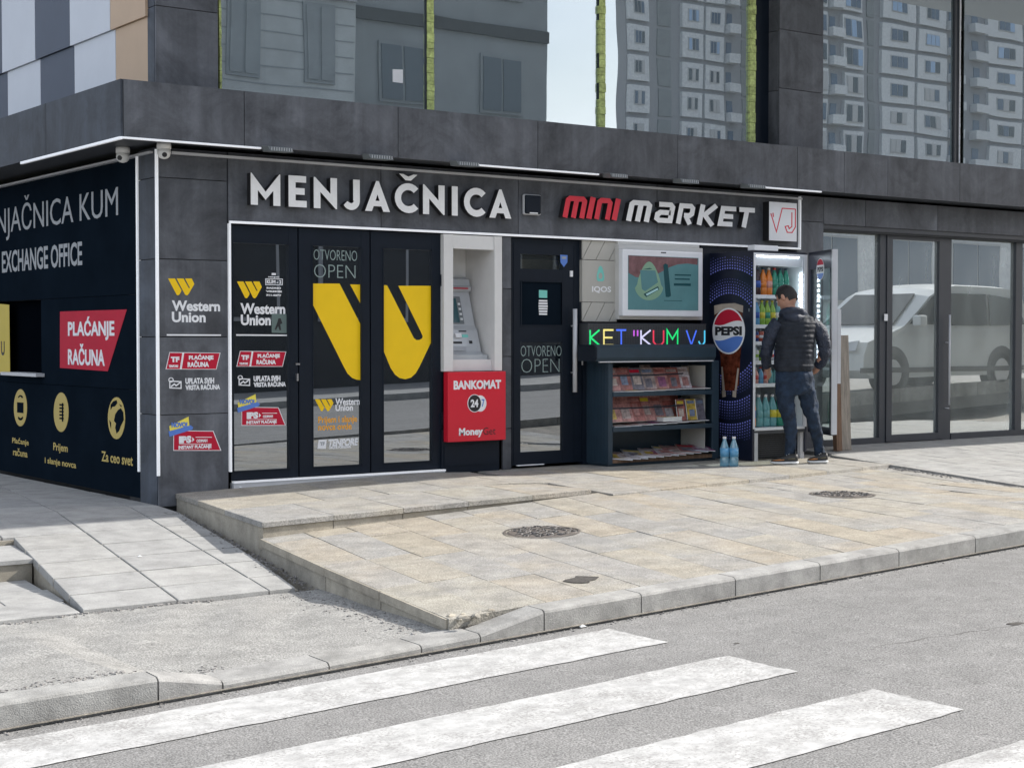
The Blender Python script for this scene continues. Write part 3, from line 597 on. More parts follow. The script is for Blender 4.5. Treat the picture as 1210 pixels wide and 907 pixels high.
# ---- manhole covers with a cast leaf pattern
def manhole(c, label):
    z = ZS(*c)+.006
    t = thing('manhole_cover', (c[0], c[1], z-.01), label, 'manhole cover')
    N_ = 40; zf = lambda x, y: ZS(x, y)
    def disc(r0, r1, dz0, dz1, name, mat):
        vs = []; 
        for r, dz in ((r0, dz0), (r1, dz1)):
            for i in range(N_): a = 2*PI*i/N_; x = c[0]+r*math.cos(a); y = c[1]+r*math.sin(a); vs.append((x, y, zf(x, y)+dz))
        return MB().add(vs, [(i, (i+1) % N_, N_+(i+1) % N_, N_+i) for i in range(N_)]+([tuple(range(N_))] if r0 > .2 and r0 < .23 else [])).build(name, mat, t)
    disc(.222, .228, .006, .004, 'plate', 'cast_iron'); disc(.240, .256, .007, .005, 'ring', 'cast_iron')
    mb = MB()
    for k in range(190):
        a = random.uniform(0, 2*PI); r = .215*math.sqrt(random.random()); x = c[0]+r*math.cos(a); y = c[1]+r*math.sin(a); b = random.uniform(0, PI); l = random.uniform(.014, .03)
        dx, dy = math.cos(b)*l, math.sin(b)*l; px_, py_ = -math.sin(b)*.006, math.cos(b)*.006; zb = zf(x, y)+.006
        mb.add([(x-dx, y-dy, zb), (x+px_, y+py_, zb+.006), (x+dx, y+dy, zb), (x-px_, y-py_, zb+.006)], [(0, 1, 2), (0, 2, 3)])
    o = mb.build('cast_pattern', 'pebble', t); o['kind'] = 'stuff'
    return t
manhole(M1, 'nearer of two round cast iron covers in the tan pavement')
manhole(M2, 'farther of two round cast iron covers in the tan pavement')
# ---- left terrace in front of the doors
terr = struct('terrace', (1.2, -1, 0))
ZP = lambda x, y=0: (-.062+.023*min(x, 2.6)) if x < 2.66 else -.03
XPE = lambda y: .14+y*.162
tw = [-.2+0, .346, .905, 1.46, 2.04, 2.6]
rows = [.0, -.62, -1.28, -2.115]
for i in range(len(tw)-1):
    for j in range(3):
        y1, y0 = rows[j], rows[j+1]; sk = lambda y: .157*(y+2.1)
        off = (.0, .27, .0)[j]
        xs_ = (lambda k, y: (XPE(y)-.0 if k == 0 else tw[k]+sk(y)+(off if y0 > -2 else 0)))
        poly = [(xs_(i, y0), y0), (xs_(i+1, y0), y0), (xs_(i+1, y1), y1), (xs_(i, y1), y1)]
        slabn('paving_slab', 'paver', terr, poly, ZP, .036, .0022, .0015)
# rear row continues under the right end
bx('terrace_core', 'riser', terr, .2, 2.85, -2.04, .08, -.5, -.103)
MB().hexa([(XPE(-2.08)+.012, -2.085, -.45), (.4, -2.085, -.45), (.4, 0, -.45), (XPE(0)+.012, 0, -.45), (XPE(-2.08)+.012, -2.085, -.105), (.4, -2.085, -.105), (.4, 0, -.105), (XPE(0)+.012, 0, -.10)]).build('side_footing', 'riser', terr)
for a, b in zip(tw[:-1], tw[1:]):
    MB().hexa([(a+.014 if a < 0 else a+.003, -2.098, -.25), (b-.003, -2.098, -.25), (b-.003, -2.05, -.25), (a+.003, -2.05, -.25), (a+.014 if a < 0 else a+.003, -2.098, ZP(a)-.04), (b-.003, -2.098, ZP(b)-.04), (b-.003, -2.05, ZP(b)-.04), (a+.003, -2.05, ZP(a)-.04)]).build('riser_stone', 'riser', terr)
# ---- right terrace, a thin step turned a little to the street
t2 = struct('shop_forecourt', (4.5, -1, -.03))
FE = lambda x: -2.29+.1735*(x-2.68)
xs2 = [2.68+.56*i for i in range(8)]
for i in range(7):
    a, b = xs2[i], xs2[i+1]
    for j in range(3):
        off = .25 if j == 1 else 0
        f = lambda x, j: lerp(FE(x), .1, (0, .36, .68, 1)[j])
        sk = lambda y: .157*(y+2.2)
        y00, y01, y10, y11 = f(a, j), f(b, j), f(a, j+1), f(b, j+1)
        poly = [(a+sk(y00)+(off if i else 0), y00), (b+sk(y01)+off, y01), (b+sk(y11)+off, y11), (a+sk(y10)+(off if i else 0), y10)]
        slabn('paving_slab', 'paver', t2, poly, lambda x, y: -.03, .034, .0022, .0012)
for i in range(7):
    a, b = xs2[i], xs2[i+1]
    MB().hexa([(a+.003, FE(a)+.012, -.2), (b-.003, FE(b)+.012, -.2), (b-.003, FE(b)+.06, -.2), (a+.003, FE(a)+.06, -.2), (a+.003, FE(a)+.012, -.066), (b-.003, FE(b)+.012, -.066), (b-.003, FE(b)+.06, -.066), (a+.003, FE(a)+.06, -.066)]).build('riser_stone', 'riser', t2)
bx('forecourt_core', 'earth', t2, 2.72, 7.2, -1.6, .1, -.4, -.07)
# ---- raised plaza at the right
pz = struct('side_plaza', (9, -2, 0))
ZZ = lambda x, y: .005+.028*min(0, y+.3)
A0, A1 = (6.78, -.72), (6.02, -4.3)
ed = lambda y: lerp(A0[0], A1[0], (y-A0[1])/(A1[1]-A0[1]))
yr = [.2, -.62]+[-.62-.42*i for i in range(1, 10)]
for j in range(len(yr)-1):
    y1, y0 = yr[j]-.008, yr[j+1]+.008
    for i in range(15):
        x0 = 6.1+.58*i+(.29 if j % 2 else 0)
        poly = [(x0+.157*y0, y0), (x0+.58+.157*y0, y0), (x0+.58+.157*y1, y1), (x0+.157*y1, y1)]
        poly = clip_poly(poly, (ed(-6), -6), (ed(1), 1)) if False else clip_poly(poly, (ed(1)+.1, 1), (ed(-6)+.1, -6))
        slabn('paving_tile', 'grey_tile', pz, poly, ZZ, .05, .0035, .001)
pts = [(-.70), (-1.25), (-1.8), (-2.35), (-2.9), (-3.45), (-4.0), (-4.3)]
for a, b in zip(pts[:-1], pts[1:]):
    MB().hexa([(ed(b), b+.003, -.4), (ed(b)+.1, b+.003, -.4), (ed(a)+.1, a-.003, -.4), (ed(a), a-.003, -.4), (ed(b), b+.003, ZZ(0, b)), (ed(b)+.1, b+.003, ZZ(0, b)), (ed(a)+.1, a-.003, ZZ(0, a)), (ed(a), a-.003, ZZ(0, a))]).build('edge_stone', 'kerb', pz)
MB().hexa([(ed(-4.3)+.05, -4.3, -.5), (24, -4.3, -.5), (24, .3, -.5), (ed(.3)+.05, .3, -.5), (ed(-4.3)+.05, -4.3, ZZ(0, -4.3)-.03), (24, -4.3, ZZ(0, -4.3)-.03), (24, .3, -.03), (ed(.3)+.05, .3, -.03)]).build('plaza_bed', 'earth', pz)
# ---- loose grit and rubble: in the joint by the steps, behind the kerb, along the plaza edge
mb = MB()
def peb(x, y, z, r):
    bm = bmesh.new(); bmesh.ops.create_cube(bm, size=r*2)
    for v in bm.verts: v.co = Vector((v.co.x*random.uniform(.5, 1.2), v.co.y*random.uniform(.5, 1.2), v.co.z*random.uniform(.3, .8)))
    mb.bm(bm, Matrix.Translation((x, y, z)) @ Matrix.Rotation(random.uniform(0, 6), 4, 'Z'))
for i in range(520):
    y = random.uniform(-5.0, -.3); x = (XPE(y) if y > -2.1 else XE(y))-abs(random.gauss(0, .07))-.005
    if y < -3.2: x -= abs(random.gauss(0, .1)); z = ZA(x, y)
    else: z = ZT(0, y) if x < XR(y) else ZT(0, y)-.03
    peb(x, y, z, random.uniform(.003, .010))
for i in range(160): 
    x = random.uniform(-3.2, -1.9); y = -5.08+abs(random.gauss(0, .06)); peb(x, y, ZA(x, y), random.uniform(.003, .008))
for i in range(200):
    y = random.uniform(-4.2, -1.2); x = ed(y)-.02-abs(random.gauss(0, .05)); peb(x, y, ZS(x, y), random.uniform(.004, .012))
for i in range(260):
    x = random.uniform(-4, 4); y = -5.29-abs(random.gauss(0, .02)); peb(x, y, ZR(x)+.002, random.uniform(.002, .006))
for i in range(220):
    x = random.uniform(-3.5, -1.0); y = -3.2-abs(random.gauss(0, .03)); peb(x, y, ZA(x, y)+.004, random.uniform(.003, .009))
gr = mb.build('loose_gravel', 'pebble'); tag(gr, 'loose grit and rubble gathered along the kerb foot and the step joints', 'gravel', kind='stuff')
# small litter
def litter(x, y, z, r, lab):
    mb = MB(); mb.add([(x-r, y-r*.5, z+.002), (x+r, y-r*.6, z+.004), (x+r*.7, y+r*.6, z+r*.5), (x-r*.8, y+r*.5, z+.003), (x, y, z+r*.7)], [(0, 1, 4), (1, 2, 4), (2, 3, 4), (3, 0, 4), (0, 3, 2, 1)])
    tag(mb.build('paper_scrap', 'paper_white'), lab, 'litter')
p = FZ(686, 734, -.29); litter(FY(686, 735, -5.285)[0], -5.30, ZR(.0)+.004, .018, 'tiny white scrap of paper lying against the kerb foot beside the crosswalk')
p = FZ(752, 583, -.05); litter(p.x, p.y, ZS(p.x, p.y), .02, 'tiny white scrap of paper lying under the edge of the shop forecourt')
p = FZ(165, 657, -.25); litter(p.x, p.y, ZT(0, p.y)+.002, .014, 'tiny white scrap of paper lying on the grey tiled ramp')
p = FZ(284, 577, -.05); litter(p.x, p.y, ZP(p.x)+.002, .014, 'tiny white scrap of paper lying by the left door threshold')
# ================================================================== BUILDING
B = thing('commercial_building', (6, 4, -.2), 'dark grey ceramic-clad commercial building with an exchange office and mini market on its ground floor', 'building')
def panel(x0, x1, z0, z1, y=0., th=.02, mat='ceramic', g_=.003, name='cladding_panel'):
    return bx(name, mat, B, x0+g_, x1-g_, y, y+th, z0+g_, z1-g_)
# --- core volumes behind the cladding
bx('core_wall', 'room_dark', B, .61, 24, .62, 9, -.5, 2.60); bx('base_wall', 'room_dark', B, .03, .60, .03, .62, -.5, 2.6)
bx('floor_slab', 'room_mid', B, -.3, 24, .06, 9, 2.665, 3.02)
bx('lintel_wall', 'room_dark', B, .60, 7.3, .03, .62, 2.09, 2.6); bx('lintel_wall', 'room_dark', B, 7.301, 24, .03, .62, 2.27, 2.6)
# --- left pier: front face and its side return
zs = [FY(230, 212, 0)[1]-.0, FY(230, 307, 0)[1], FY(230, 398, 0)[1], FY(230, 489, 0)[1]]
zz = [-.16]+zs[::-1]+[2.62]
for a, b in zip(zz[:-1], zz[1:]):
    panel(0.002, .598, a, b)
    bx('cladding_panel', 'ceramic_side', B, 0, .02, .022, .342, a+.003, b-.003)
# --- sign fascia above the doors
jx = [.60, FY(449.5, 240)[0], FY(611.7, 240)[0], FY(775.5, 250)[0], FY(942.5, 250)[0]]
for a, b in zip(jx[:-1], jx[1:]): panel(a, b, 2.075, 2.62, y=-.01, th=.03)
# pier between fridge and the right shop
xc0, xc1 = jx[-1]+.01, FY(973, 300)[0]
zc = [-.06, .62, 1.36, FY(960, 262)[1], 2.62]
for a, b in zip(zc[:-1], zc[1:]): panel(xc0, xc1, a, b, y=.0)
for a, b in zip(zc[:-1], zc[1:]): bx('cladding_panel', 'ceramic', B, xc0-.02, xc0-.002, .0, .6, a+.003, b-.003)
# fascia over the right shop
zt_ = FY(1000, 267, .05)[1]
jr = [xc1, FY(1022.7, 250)[0], FY(1108, 250)[0], 10.9, 12.3, 13.7, 15.1, 16.5, 18, 19.5, 21, 22.5, 24]
for a, b in zip(jr[:-1], jr[1:]): panel(a, b, zt_, 2.62, y=.0)
# --- projecting band with its soffit
BX, BY, BZ0, BZ1 = -.41, -.30, 2.64, 3.063
jb = [BX+.02]+[FY(p, 150, BY)[0] for p in (288.7, 470.4, 635.5, 801, 942.6, 998, 1049.5, 1134.7)]
while jb[-1] < 23: jb.append(jb[-1]+1.45)
for a, b in zip(jb[:-1], jb[1:]): bx('band_panel', 'ceramic', B, a+.003, b-.003, BY, BY+.02, BZ0, BZ1)
yb_ = [BY, 1.25, 2.85, 4.45, 6.05, 7.65, 9]
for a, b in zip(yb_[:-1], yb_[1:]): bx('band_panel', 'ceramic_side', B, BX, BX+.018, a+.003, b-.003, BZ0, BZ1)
sb = MB(); sb.box(BX+.02, 24, BY+.022, .0, BZ0+.004, BZ0+.03); sb.box(BX+.02, .0, 0, 9, BZ0+.004, BZ0+.03); sb.build('soffit', 'dark_frame', B)
bx('band_cap', 'dark_frame', B, BX+.021, 24, BY+.023, .4, BZ1-.03, BZ1-.006); bx('band_cap', 'dark_frame', B, BX+.021, .3, .4, 9, BZ1-.03, BZ1-.006)
# --- side wall: dark printed glass panels
ys0 = .344; zseam = 1.28
zA = FX(120, 350, .03)[1]; zB = FX(90, 456, .03)[1]
cy0, cy1 = FX(50, 400, .03)[0], FX(0, 400, .03)[0]+.6
cz0, cz1 = FX(40, 443, .03)[1]+.01, FX(48, 357, .03)[1]
bx('side_panel', 'poster_dark', B, .02, .045, ys0, 9, zA+.002, 2.6)
bx('side_panel', 'poster_dark', B, .02, .045, ys0, 9, -.12, zB-.002)
bx('side_panel', 'poster_dark', B, .021, .045, ys0, cy0, zB+.002, zA-.002); bx('side_panel', 'poster_dark', B, .021, .045, cy1, 9, zB+.002, zA-.002)
bx('side_panel', 'poster_dark', B, .021, .045, cy0+.002, cy1-.002, zB+.002, cz0-.002)
bx('counter_window', 'counter_black', B, .10, .11, cy0, cy1, cz0, zA); bx('window_reveal', 'black_alu', B, .05, .10, cy0-.03, cy0-.002, cz0, zA)
bx('counter_shelf', 'rail_grey', B, -.06, .10, FX(50, 446)[0], FX(8, 446)[0], cz0-.02, cz0+.01)
bx('side_core', 'room_dark', B, .11, .6, .35, 9, -.4, 2.6)
# --- white trim bars: corner bars, frame round the openings
def bar(name, p, mat='led_white', par=None): return bx(name, mat, par or B, *p)
z0_, z1_ = FY(187, 562)[1], 2.60
bar('corner_light_bar', (-.014, .010, -.014, .0-.002, z0_, z1_)); bar('side_light_bar', (-.012, .018, .344, .37, FX(165.5, 557)[1], 2.58))
frame = bx('opening_trim', 'led_white', B, .604, jx[-1]+.02, -.032, -.012, 2.058, 2.077)
bar('opening_trim', (.598, .614, -.03, .0, FY(271, 557)[1], 2.056)); bar('opening_trim', (jx[-1]+.002, jx[-1]+.020, -.032, -.0, 2.08, 2.60))
bar('top_rail', (FY(202, 177, -.03)[0], jx[-1]+.02, -.05, -.012, 2.568, 2.588), 'rail_grey'); bar('top_rail', (-.03, .018, .06, 8, 2.575, 2.592), 'rail_grey')
for a, b in ((BX, FY(308, 177, BY)[0]), (FY(564, 198, BY)[0], FY(707, 210, BY)[0]), (FY(901, 225, BY)[0], FY(970, 229, BY)[0])):
    bx('edge_light_strip', 'led_white', B, a, b, BY-.012, BY+.02, BZ0-.016, BZ0-.002)
bx('edge_light_strip', 'led_white', B, BX-.012, BX+.012, BY, FX(25.5, 191.7, BX)[0], BZ0-.022, BZ0-.002)
# --- upper floor: pier, recessed glazing, right pier
def pier(x0, x1, joints, y=0.):
    zz = [3.0]+joints+[5.6]
    for a, b in zip(zz[:-1], zz[1:]): panel(x0, x1, a, b, y=y)
xu = [0., FY(258, 60)[0]]
pier(xu[0], xu[1], [FY(220, 11)[1], 4.3, 5.0])
zz_ = [3.0, FY(187, 7)[1], 4.3, 5.0, 5.6]
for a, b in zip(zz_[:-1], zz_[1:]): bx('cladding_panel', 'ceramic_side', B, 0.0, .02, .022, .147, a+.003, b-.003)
xp0, xp1 = FY(921, 60)[0], FY(973, 60)[0]
pier(xp0, xp1, [FY(945, 107)[1], FY(945, 38)[1], 4.7])
for a, b in ((3., FY(921, 106.5)[1]), (FY(921, 106.5)[1], FY(921, 36)[1]), (FY(921, 36)[1], 4.7), (4.7, 5.6)): bx('cladding_panel', 'ceramic', B, xp0, xp0+.02, .022, .20, a+.003, b-.003)
bx('pier_core', 'room_dark', B, .03, xu[1]-.01, .03, .14, 3.0, 5.6); bx('pier_core', 'room_dark', B, xp0+.03, xp1-.01, .03, .3, 3.0, 5.6)
# side cladding of white, navy and beige boards in two overlapping courses
def sboard(x0p, x1p, zr, mat, dx, yref):
    ya = FX(x0p, yref, 0)[0]; yb2 = FX(x1p, yref, 0)[0]
    bx('side_board', mat, B, -dx, .02-dx*.5, yb2+.004, ya-.004, zr[0], zr[1])
zrow = FX(100, 49, 0)[1]
up = [(-200, -60, 'facade_white'), (-60, 4.5, 'facade_navy'), (4.5, 44, 'facade_white'), (44, 85, 'facade_navy'), (85, 133, 'facade_white'), (133, 175, 'facade_beige')]
dn = [(-200, -60, 'facade_beige'), (-60, 9, 'facade_navy'), (9, 48, 'facade_white'), (48, 88, 'facade_navy'), (88, 137, 'facade_white'), (137, 175, 'facade_beige')]
for a, b, m in up: sboard(a, b, (zrow, zrow+1.1), m, .02, 40); sboard(a, b, (zrow+1.103, 5.6), m, .03, 40)
for a, b, m in dn: sboard(a, b, (3.0, zrow-.004), m, .0, 100)
# glazing of the upper floor
GY = .15
def upane(x0, x1, y=GY, mat='glass_upper', z1=5.6):
    w = bx('window', 'black_alu', B, x0, x1, y+.03, y+.05, 3.03, 3.06)
    MB().box(x0+.006, x1-.006, y, y+.012, 3.062, z1).build('pane', mat, w); return w
U = lambda p, y=GY: FY(p, 60, y)[0]
for a, b in ((260.5, 503.5), (512, 706.5), (714.5, 884.5)): upane(U(a), U(b))
for k, (a, b) in enumerate(((258, 260.5), (503.5, 511.5), (707, 714), (885, 891.5))):
    mb = MB(); z = 3.05
    while z < 5.5:
        h = random.uniform(.05, .11); d = random.uniform(-.006, .006); mb.box(U(a, GY-.01)+random.uniform(-.0015, .0015), U(b, GY-.01)+random.uniform(-.0015, .0015), GY-.03+d, GY+.02, z, z+h-.004); z += h
    mb.build('foam_joint', 'foam', B)
    bx('mullion', 'black_alu', B, U(a)-.008 if k else U(a), U(a)-.001 if k else U(a)+.003, GY-.02, GY+.02, 3.04, 5.6)
bx('mullion', 'black_alu', B, U(892.5), xp0-.001, GY+.0, GY+.06, 3.04, 5.6)
G2 = .04
U2 = lambda p: FY(p, 60, G2)[0]
upane(xp1+.004, U2(1126), G2); upane(U2(1139), U2(1139)+1.5, G2); upane(U2(1139)+1.62, U2(1139)+3.2, G2)
for x in (U2(1126), U2(1139)+1.51):
    bx('mullion', 'dark_frame', B, x+.002, x+.03, G2-.03, G2+.03, 3.04, 5.6); bx('mullion', 'black_alu', B, x+.032, x+.085, G2-.02, G2+.03, 3.04, 5.6)
    mb = MB(); z = 3.05
    while z < 5.5: h = random.uniform(.04, .09); mb.box(x+.087, x+.102+random.uniform(0, .005), G2-.028, G2, z, z+h-.003); z += h
    mb.build('white_edge', 'print_white', B)
for k in range(8):
    x = U2(1139)+3.3+1.7*k; upane(x, x+1.6, G2); bx('mullion', 'black_alu', B, x+1.605, x+1.695, G2-.02, G2+.03, 3.04, 5.6)
# unfinished rooms behind the upper glass
RM = B
def blocks(x0, x1, z0, z1, y, holes=()):
    bw, bh = .62, .26; r_ = 0; z = z0
    while z < z1:
        x = x0-(bw/2 if r_ % 2 else 0)
        while x < x1:
            a, b = max(x, x0), min(x+bw, x1)
            if b-a > .05 and not any(a < h[1] and b > h[0] and z < h[3] and z+bh > h[2] for h in holes): bx('wall_block', 'block_wall', RM, a+.004, b-.004, y, y+.12, z+.004, z+bh-.004)
            x += bw
        z += bh; r_ += 1
wy = 2.2
blocks(FY(240, 50, wy)[0], FY(392, 50, wy)[0], 3.03, 4.6, wy, [(FY(310, 50, wy)[0], FY(368, 50, wy)[0], FY(340, 90, wy)[1], FY(340, 10, wy)[1])])
bx('room_partition', 'room_mid', B, FY(392, 50, wy)[0], FY(620, 50, wy)[0], wy+.15, wy+.25, 3.03, 5.6)
for (a, b, yy, m) in ((404, 431, 1.1, 'board_brown'), (433, 452, 1.15, 'board_brown'), (318, 332, 2.0, 'room_dark')):
    x0, x1 = FY(a, 80, yy)[0], FY(b, 80, yy)[0]
    MB().hexa([(x0-.04, yy, 3.03), (x1+.02, yy, 3.03), (x1+.02, yy+.04, 3.03), (x0-.04, yy+.04, 3.03), (x0+.03, yy+.12, 4.9), (x1-.03, yy+.12, 4.9), (x1-.03, yy+.16, 4.9), (x0+.03, yy+.16, 4.9)]).build('leaning_board', m, B)
bx('room_column', 'room_mid', B, FY(560, 50, 1.4)[0], FY(600, 50, 1.4)[0], 1.4, 1.8, 3.03, 5.6)
bx('room_partition', 'room_dark', B, FY(620, 50, wy)[0], 24, 3.4, 3.5, 3.03, 5.6); bx('room_partition', 'room_dark', B, .3, 24, 6, 6.1, 3.03, 5.6)
# unseen upper storeys, made to jut out so they shade the strip before the doors
UP = bx('unseen_shading_storeys', 'facade_white', B, -.35, 24, -2.55, 9.5, 5.6, 16)
for k in range(3):
    for i in range(9):
        w = bx('upper_window', 'black_alu', B, .6+2.6*i, 2.2+2.6*i, -2.58, -2.551, 6.7+3*k, 8.3+3*k); MB().box(.66+2.6*i, 2.14+2.6*i, -2.59, -2.581, 6.76+3*k, 8.24+3*k).build('pane', 'glass_counter', w)
# sticker on the first upper pane
s_ = shape('window_sticker', 'print_white', None, 'Y', GY-.002, [[(464, 82), (476, 82.5), (476, 98.5), (464, 97)]]); tag(s_, 'small white paper sticker on the leftmost first-floor window', 'sticker')

# ================================================================== EXCHANGE OFFICE DOORS (three narrow glazed leaves)
DY = .02; X_ = lambda p: FY(p, 420, DY)[0]
def leaf(name, a, b, ga, gb, zb, zt, handle=None, parts=None):
    """leaf between sight columns a..b, glass ga..gb, from zb to zt"""
    x0, x1, g0, g1 = X_(a), X_(b), X_(ga), X_(gb); z0, z1 = .012, 2.05; y0, y1 = DY, DY+.06
    d = MB(); d.box(x0, g0, y0, y1, z0, z1); d.box(g1, x1, y0, y1, z0, z1); d.box(g0+.0005, g1-.0005, y0+.001, y1, z0, zb); d.box(g0+.0005, g1-.0005, y0+.001, y1, zt, z1)
    o = d.build(name, 'black_alu', B)
    MB().box(g0, g1, y0+.02, y0+.028, zb, zt).build('glass', 'glass_shop', o)
    bd = MB(); e = .008
    for (p, q, r, s) in ((g0-e, g0, zb-e, zt+e), (g1, g1+e, zb-e, zt+e)): bd.box(p, q, y0-.004, y0-.0005, r, s)
    bd.box(g0+.001, g1-.001, y0-.004, y0-.0005, zb-e, zb); bd.box(g0+.001, g1-.001, y0-.004, y0-.0005, zt, zt+e); bd.build('glazing_bead', 'black_alu', o)
    return o
zb_ = FY(400, 550, DY)[1]; zt1 = FY(400, 291.5, DY)[1]
l1 = leaf('door', 272.5, 352, 276, 341.5, zb_, zt1); l2 = leaf('door', 353.5, 437, 370, 427, zb_, zt1); l3 = leaf('door', 438.5, 523, 453.3, 510.5, zb_, zt1)
bx('threshold', 'led_white', B, X_(273), X_(523), -.03, .02, -.006, .008); bx('threshold_step', 'rail_grey', B, X_(273), X_(523), -.02, .05, -.06, -.008)
bx('handle', 'metal_steel', l1, X_(349)-.02, X_(351), DY-.05, DY-.038, .93, .945); bx('key_cylinder', 'metal_steel', l1, X_(349), X_(351), DY-.025, DY-.001, .80, .86)
bx('door_hinge', 'black_alu', B, X_(520), X_(523), DY-.015, DY, .4, .5); bx('door_hinge', 'black_alu', B, X_(520), X_(523), DY-.015, DY, 1.6, 1.7)
# column strip between cash machine and mini market door
xa_, xb_ = FY(593.5, 420, .0)[0], FY(604, 420, .0)[0]
zq = [-.03, FY(600, 506)[1], FY(600, 421)[1], FY(600, 341)[1], 2.055]
for a, b in zip(zq[:-1], zq[1:]): panel(xa_, xb_, a, b, y=-.004)
# ---- mini market door
DY2 = .04; X2 = lambda p: FY(p, 420, DY2)[0]; Z2 = lambda p, q: FY(p, q, DY2)[1]
x0, x1 = X2(604.5), X2(687); g0, g1 = X2(615), X2(665)
zt0, zt1_ = Z2(640, 318), Z2(640, 301); zu0, zu1 = Z2(640, 385), Z2(640, 332); zl0, zl1 = Z2(640, 533), Z2(640, 404)
d = MB(); y0, y1 = DY2, DY2+.06
d.box(x0, g0, y0, y1, -.0, 2.05); d.box(g1, x1, y0, y1, 0, 2.05)
for a, b in ((0, zl0), (zl1, zu0), (zu1, zt0), (zt1_, 2.05)): d.box(g0+.0005, g1-.0005, y0+.001, y1, a, b)
md = d.build('door', 'black_alu', B)
MB().box(g0, g1, y0+.03, y0+.036, zt0, zt1_).build('transom_glass', 'glass_clear', md); MB().box(g0, g1, y0+.02, y0+.028, zl0, zl1).build('glass', 'glass_shop', md)
MB().box(g0+.01, g1-.01, y0+.012, y0+.03, zu0+.01, zu1-.01).build('door_panel', 'poster_dark', md)
fr = MB()
for (a, b, c, e) in ((g0+.0, g0+.012, zu0, zu1), (g1-.012, g1, zu0, zu1)): fr.box(a, b, y0-.006, y0-.001, c, e)
fr.box(g0+.013, g1-.013, y0-.006, y0-.001, zu0, zu0+.01); fr.box(g0+.013, g1-.013, y0-.006, y0-.001, zu1-.01, zu1); fr.box(x0+.02, x0+.026, y0-.004, y0-.0005, .02, 2.0); fr.box(x1-.09, x1-.084, y0-.004, y0-.0005, .02, 2.0); fr.build('panel_bead', 'black_alu', md)
hb = MB(); hx = X2(675); hb.tube([(hx, y0-.055, Z2(675, 463)), (hx, y0-.055, Z2(675, 365))], .021, 12); hb.tube([(hx, y0-.055, Z2(675, 440)), (hx, y0, Z2(675, 440))], .008); hb.tube([(hx, y0-.055, Z2(675, 385)), (hx, y0, Z2(675, 385))], .008); hb.build('pull_bar', 'rail_grey', md, smooth=True)
bx('threshold', 'print_white', B, X2(609), X2(640), -.0, .03, -.004, .004)
bx('keypad', 'print_white', md, X2(673), X2(676), y0-.012, y0-.001, Z2(675, 327), Z2(675, 320))
# little items seen through the transom light
tr = MB(); 
bx('shop_shelf', 'board_brown', B, g0-.1, g1+.3, .45, .55, zt0-.02, zt1_-.02); bx('added_shop_lamp', 'fridge_led', B, g0+.12, g0+.16, .3, .34, zt0+.06, zt0+.10)  # small glowing lamp added to brighten the view through the transom
# ---- shop front on the right: fixed panes and a door
GS = .12; X3 = lambda p: FY(p, 400, GS)[0]
zT, zB3 = FY(1080, 277, GS)[1], FY(1080, 519, GS)[1]
zg0 = FY(1080, 512, GS)[1]
def frame_post(a, b, y=GS, n='post'): return bx(n, 'dark_frame', B, X3(a), X3(b), y-.03, y+.05, .0, zT+.06)
zT = zt_-.045; print('zt', zt_); bx('frame_head', 'dark_frame', B, xc1+.002, 24, .021, GS+.05, zT, zt_+.04)
bx('frame_sill', 'dark_frame', B, xc1+.002, X3(1037), GS-.031, GS+.05, -.0, FY(1010, 518, GS)[1]); bx('frame_sill', 'dark_frame', B, X3(1122), 24, GS-.031, GS+.05, .0, FY(1160, 509.5, GS)[1])
frame_post(1037, 1044); frame_post(1112, 1121); frame_post(1197.5, 1205)
def pane3(a, b, par, z0=.02, y=GS+.01): return MB().box(X3(a), X3(b), y, y+.01, z0, zT+.02).build('glass', 'glass_store', par)
w = bx('window', 'dark_frame', B, xc1, xc1+.01, GS-.02, GS+.04, .02, zT); pane3(973, 1037, w)
w = bx('window', 'dark_frame', B, X3(1121)+.001, X3(1121)+.01, GS-.02, GS+.04, .03, zT-.01); pane3(1121.5, 1197.5, w)
xq = X3(1205)
for k in range(5):
    w = bx('window', 'dark_frame', B, xq+2.1*k+.001, xq+2.1*k+.01, GS-.02, GS+.04, .03, zT-.01); MB().box(xq+2.1*k, xq+2.1*k+2.02, GS+.01, GS+.02, .02, zT+.02).build('glass', 'glass_store', w); bx('post', 'dark_frame', B, xq+2.1*k+2.02, xq+2.1*k+2.1, GS-.03, GS+.05, 0, zT+.06)
dd = MB(); a, b, c, e = X3(1044.5), X3(1051), X3(1106), X3(1111.8); zh = zT-.003
dd.box(a, b, GS-.04, GS+.03, .012, zh); dd.box(c, e, GS-.04, GS+.03, .012, zh); dd.box(b+.0005, c-.0005, GS-.039, GS+.03, .012, zg0); dd.box(b+.0005, c-.0005, GS-.039, GS+.03, zh-.06, zh)
sd = dd.build('door', 'dark_frame', B); MB().box(b, c, GS-.005, GS+.005, zg0, zh-.06).build('glass', 'glass_store', sd)
hh = MB(); hx = X3(1114.5)
hh.tube([(hx, GS-.09, FY(1114, 478, GS)[1]), (hx, GS-.09, FY(1114, 372, GS)[1])], .012, 10, rs=None); hh.tube([(hx, GS-.09, .36), (hx, GS, .36)], .006); hh.tube([(hx, GS-.09, 1.1), (hx, GS, 1.1)], .006); hh.build('pull_bar', 'rail_grey', sd, smooth=True)
hh = MB()
zz1 = FY(1099, 325, GS)[1]; zz0 = FY(1099, 470, GS)[1]
hh.tube([(X3(1099), GS+.08, zz0), (X3(1099), GS+.08, zz1)], .016, 8); hh.tube([(X3(1099), GS+.08, zz1-.05), (X3(1099)+.14, GS+.02, zz1-.05)], .008); hh.build('inner_pull_bar', 'black_alu', sd)
bx('lock_plate', 'print_white', sd, X3(1041), X3(1045), GS-.046, GS-.041, FY(1043, 379, GS)[1], FY(1043, 371, GS)[1])
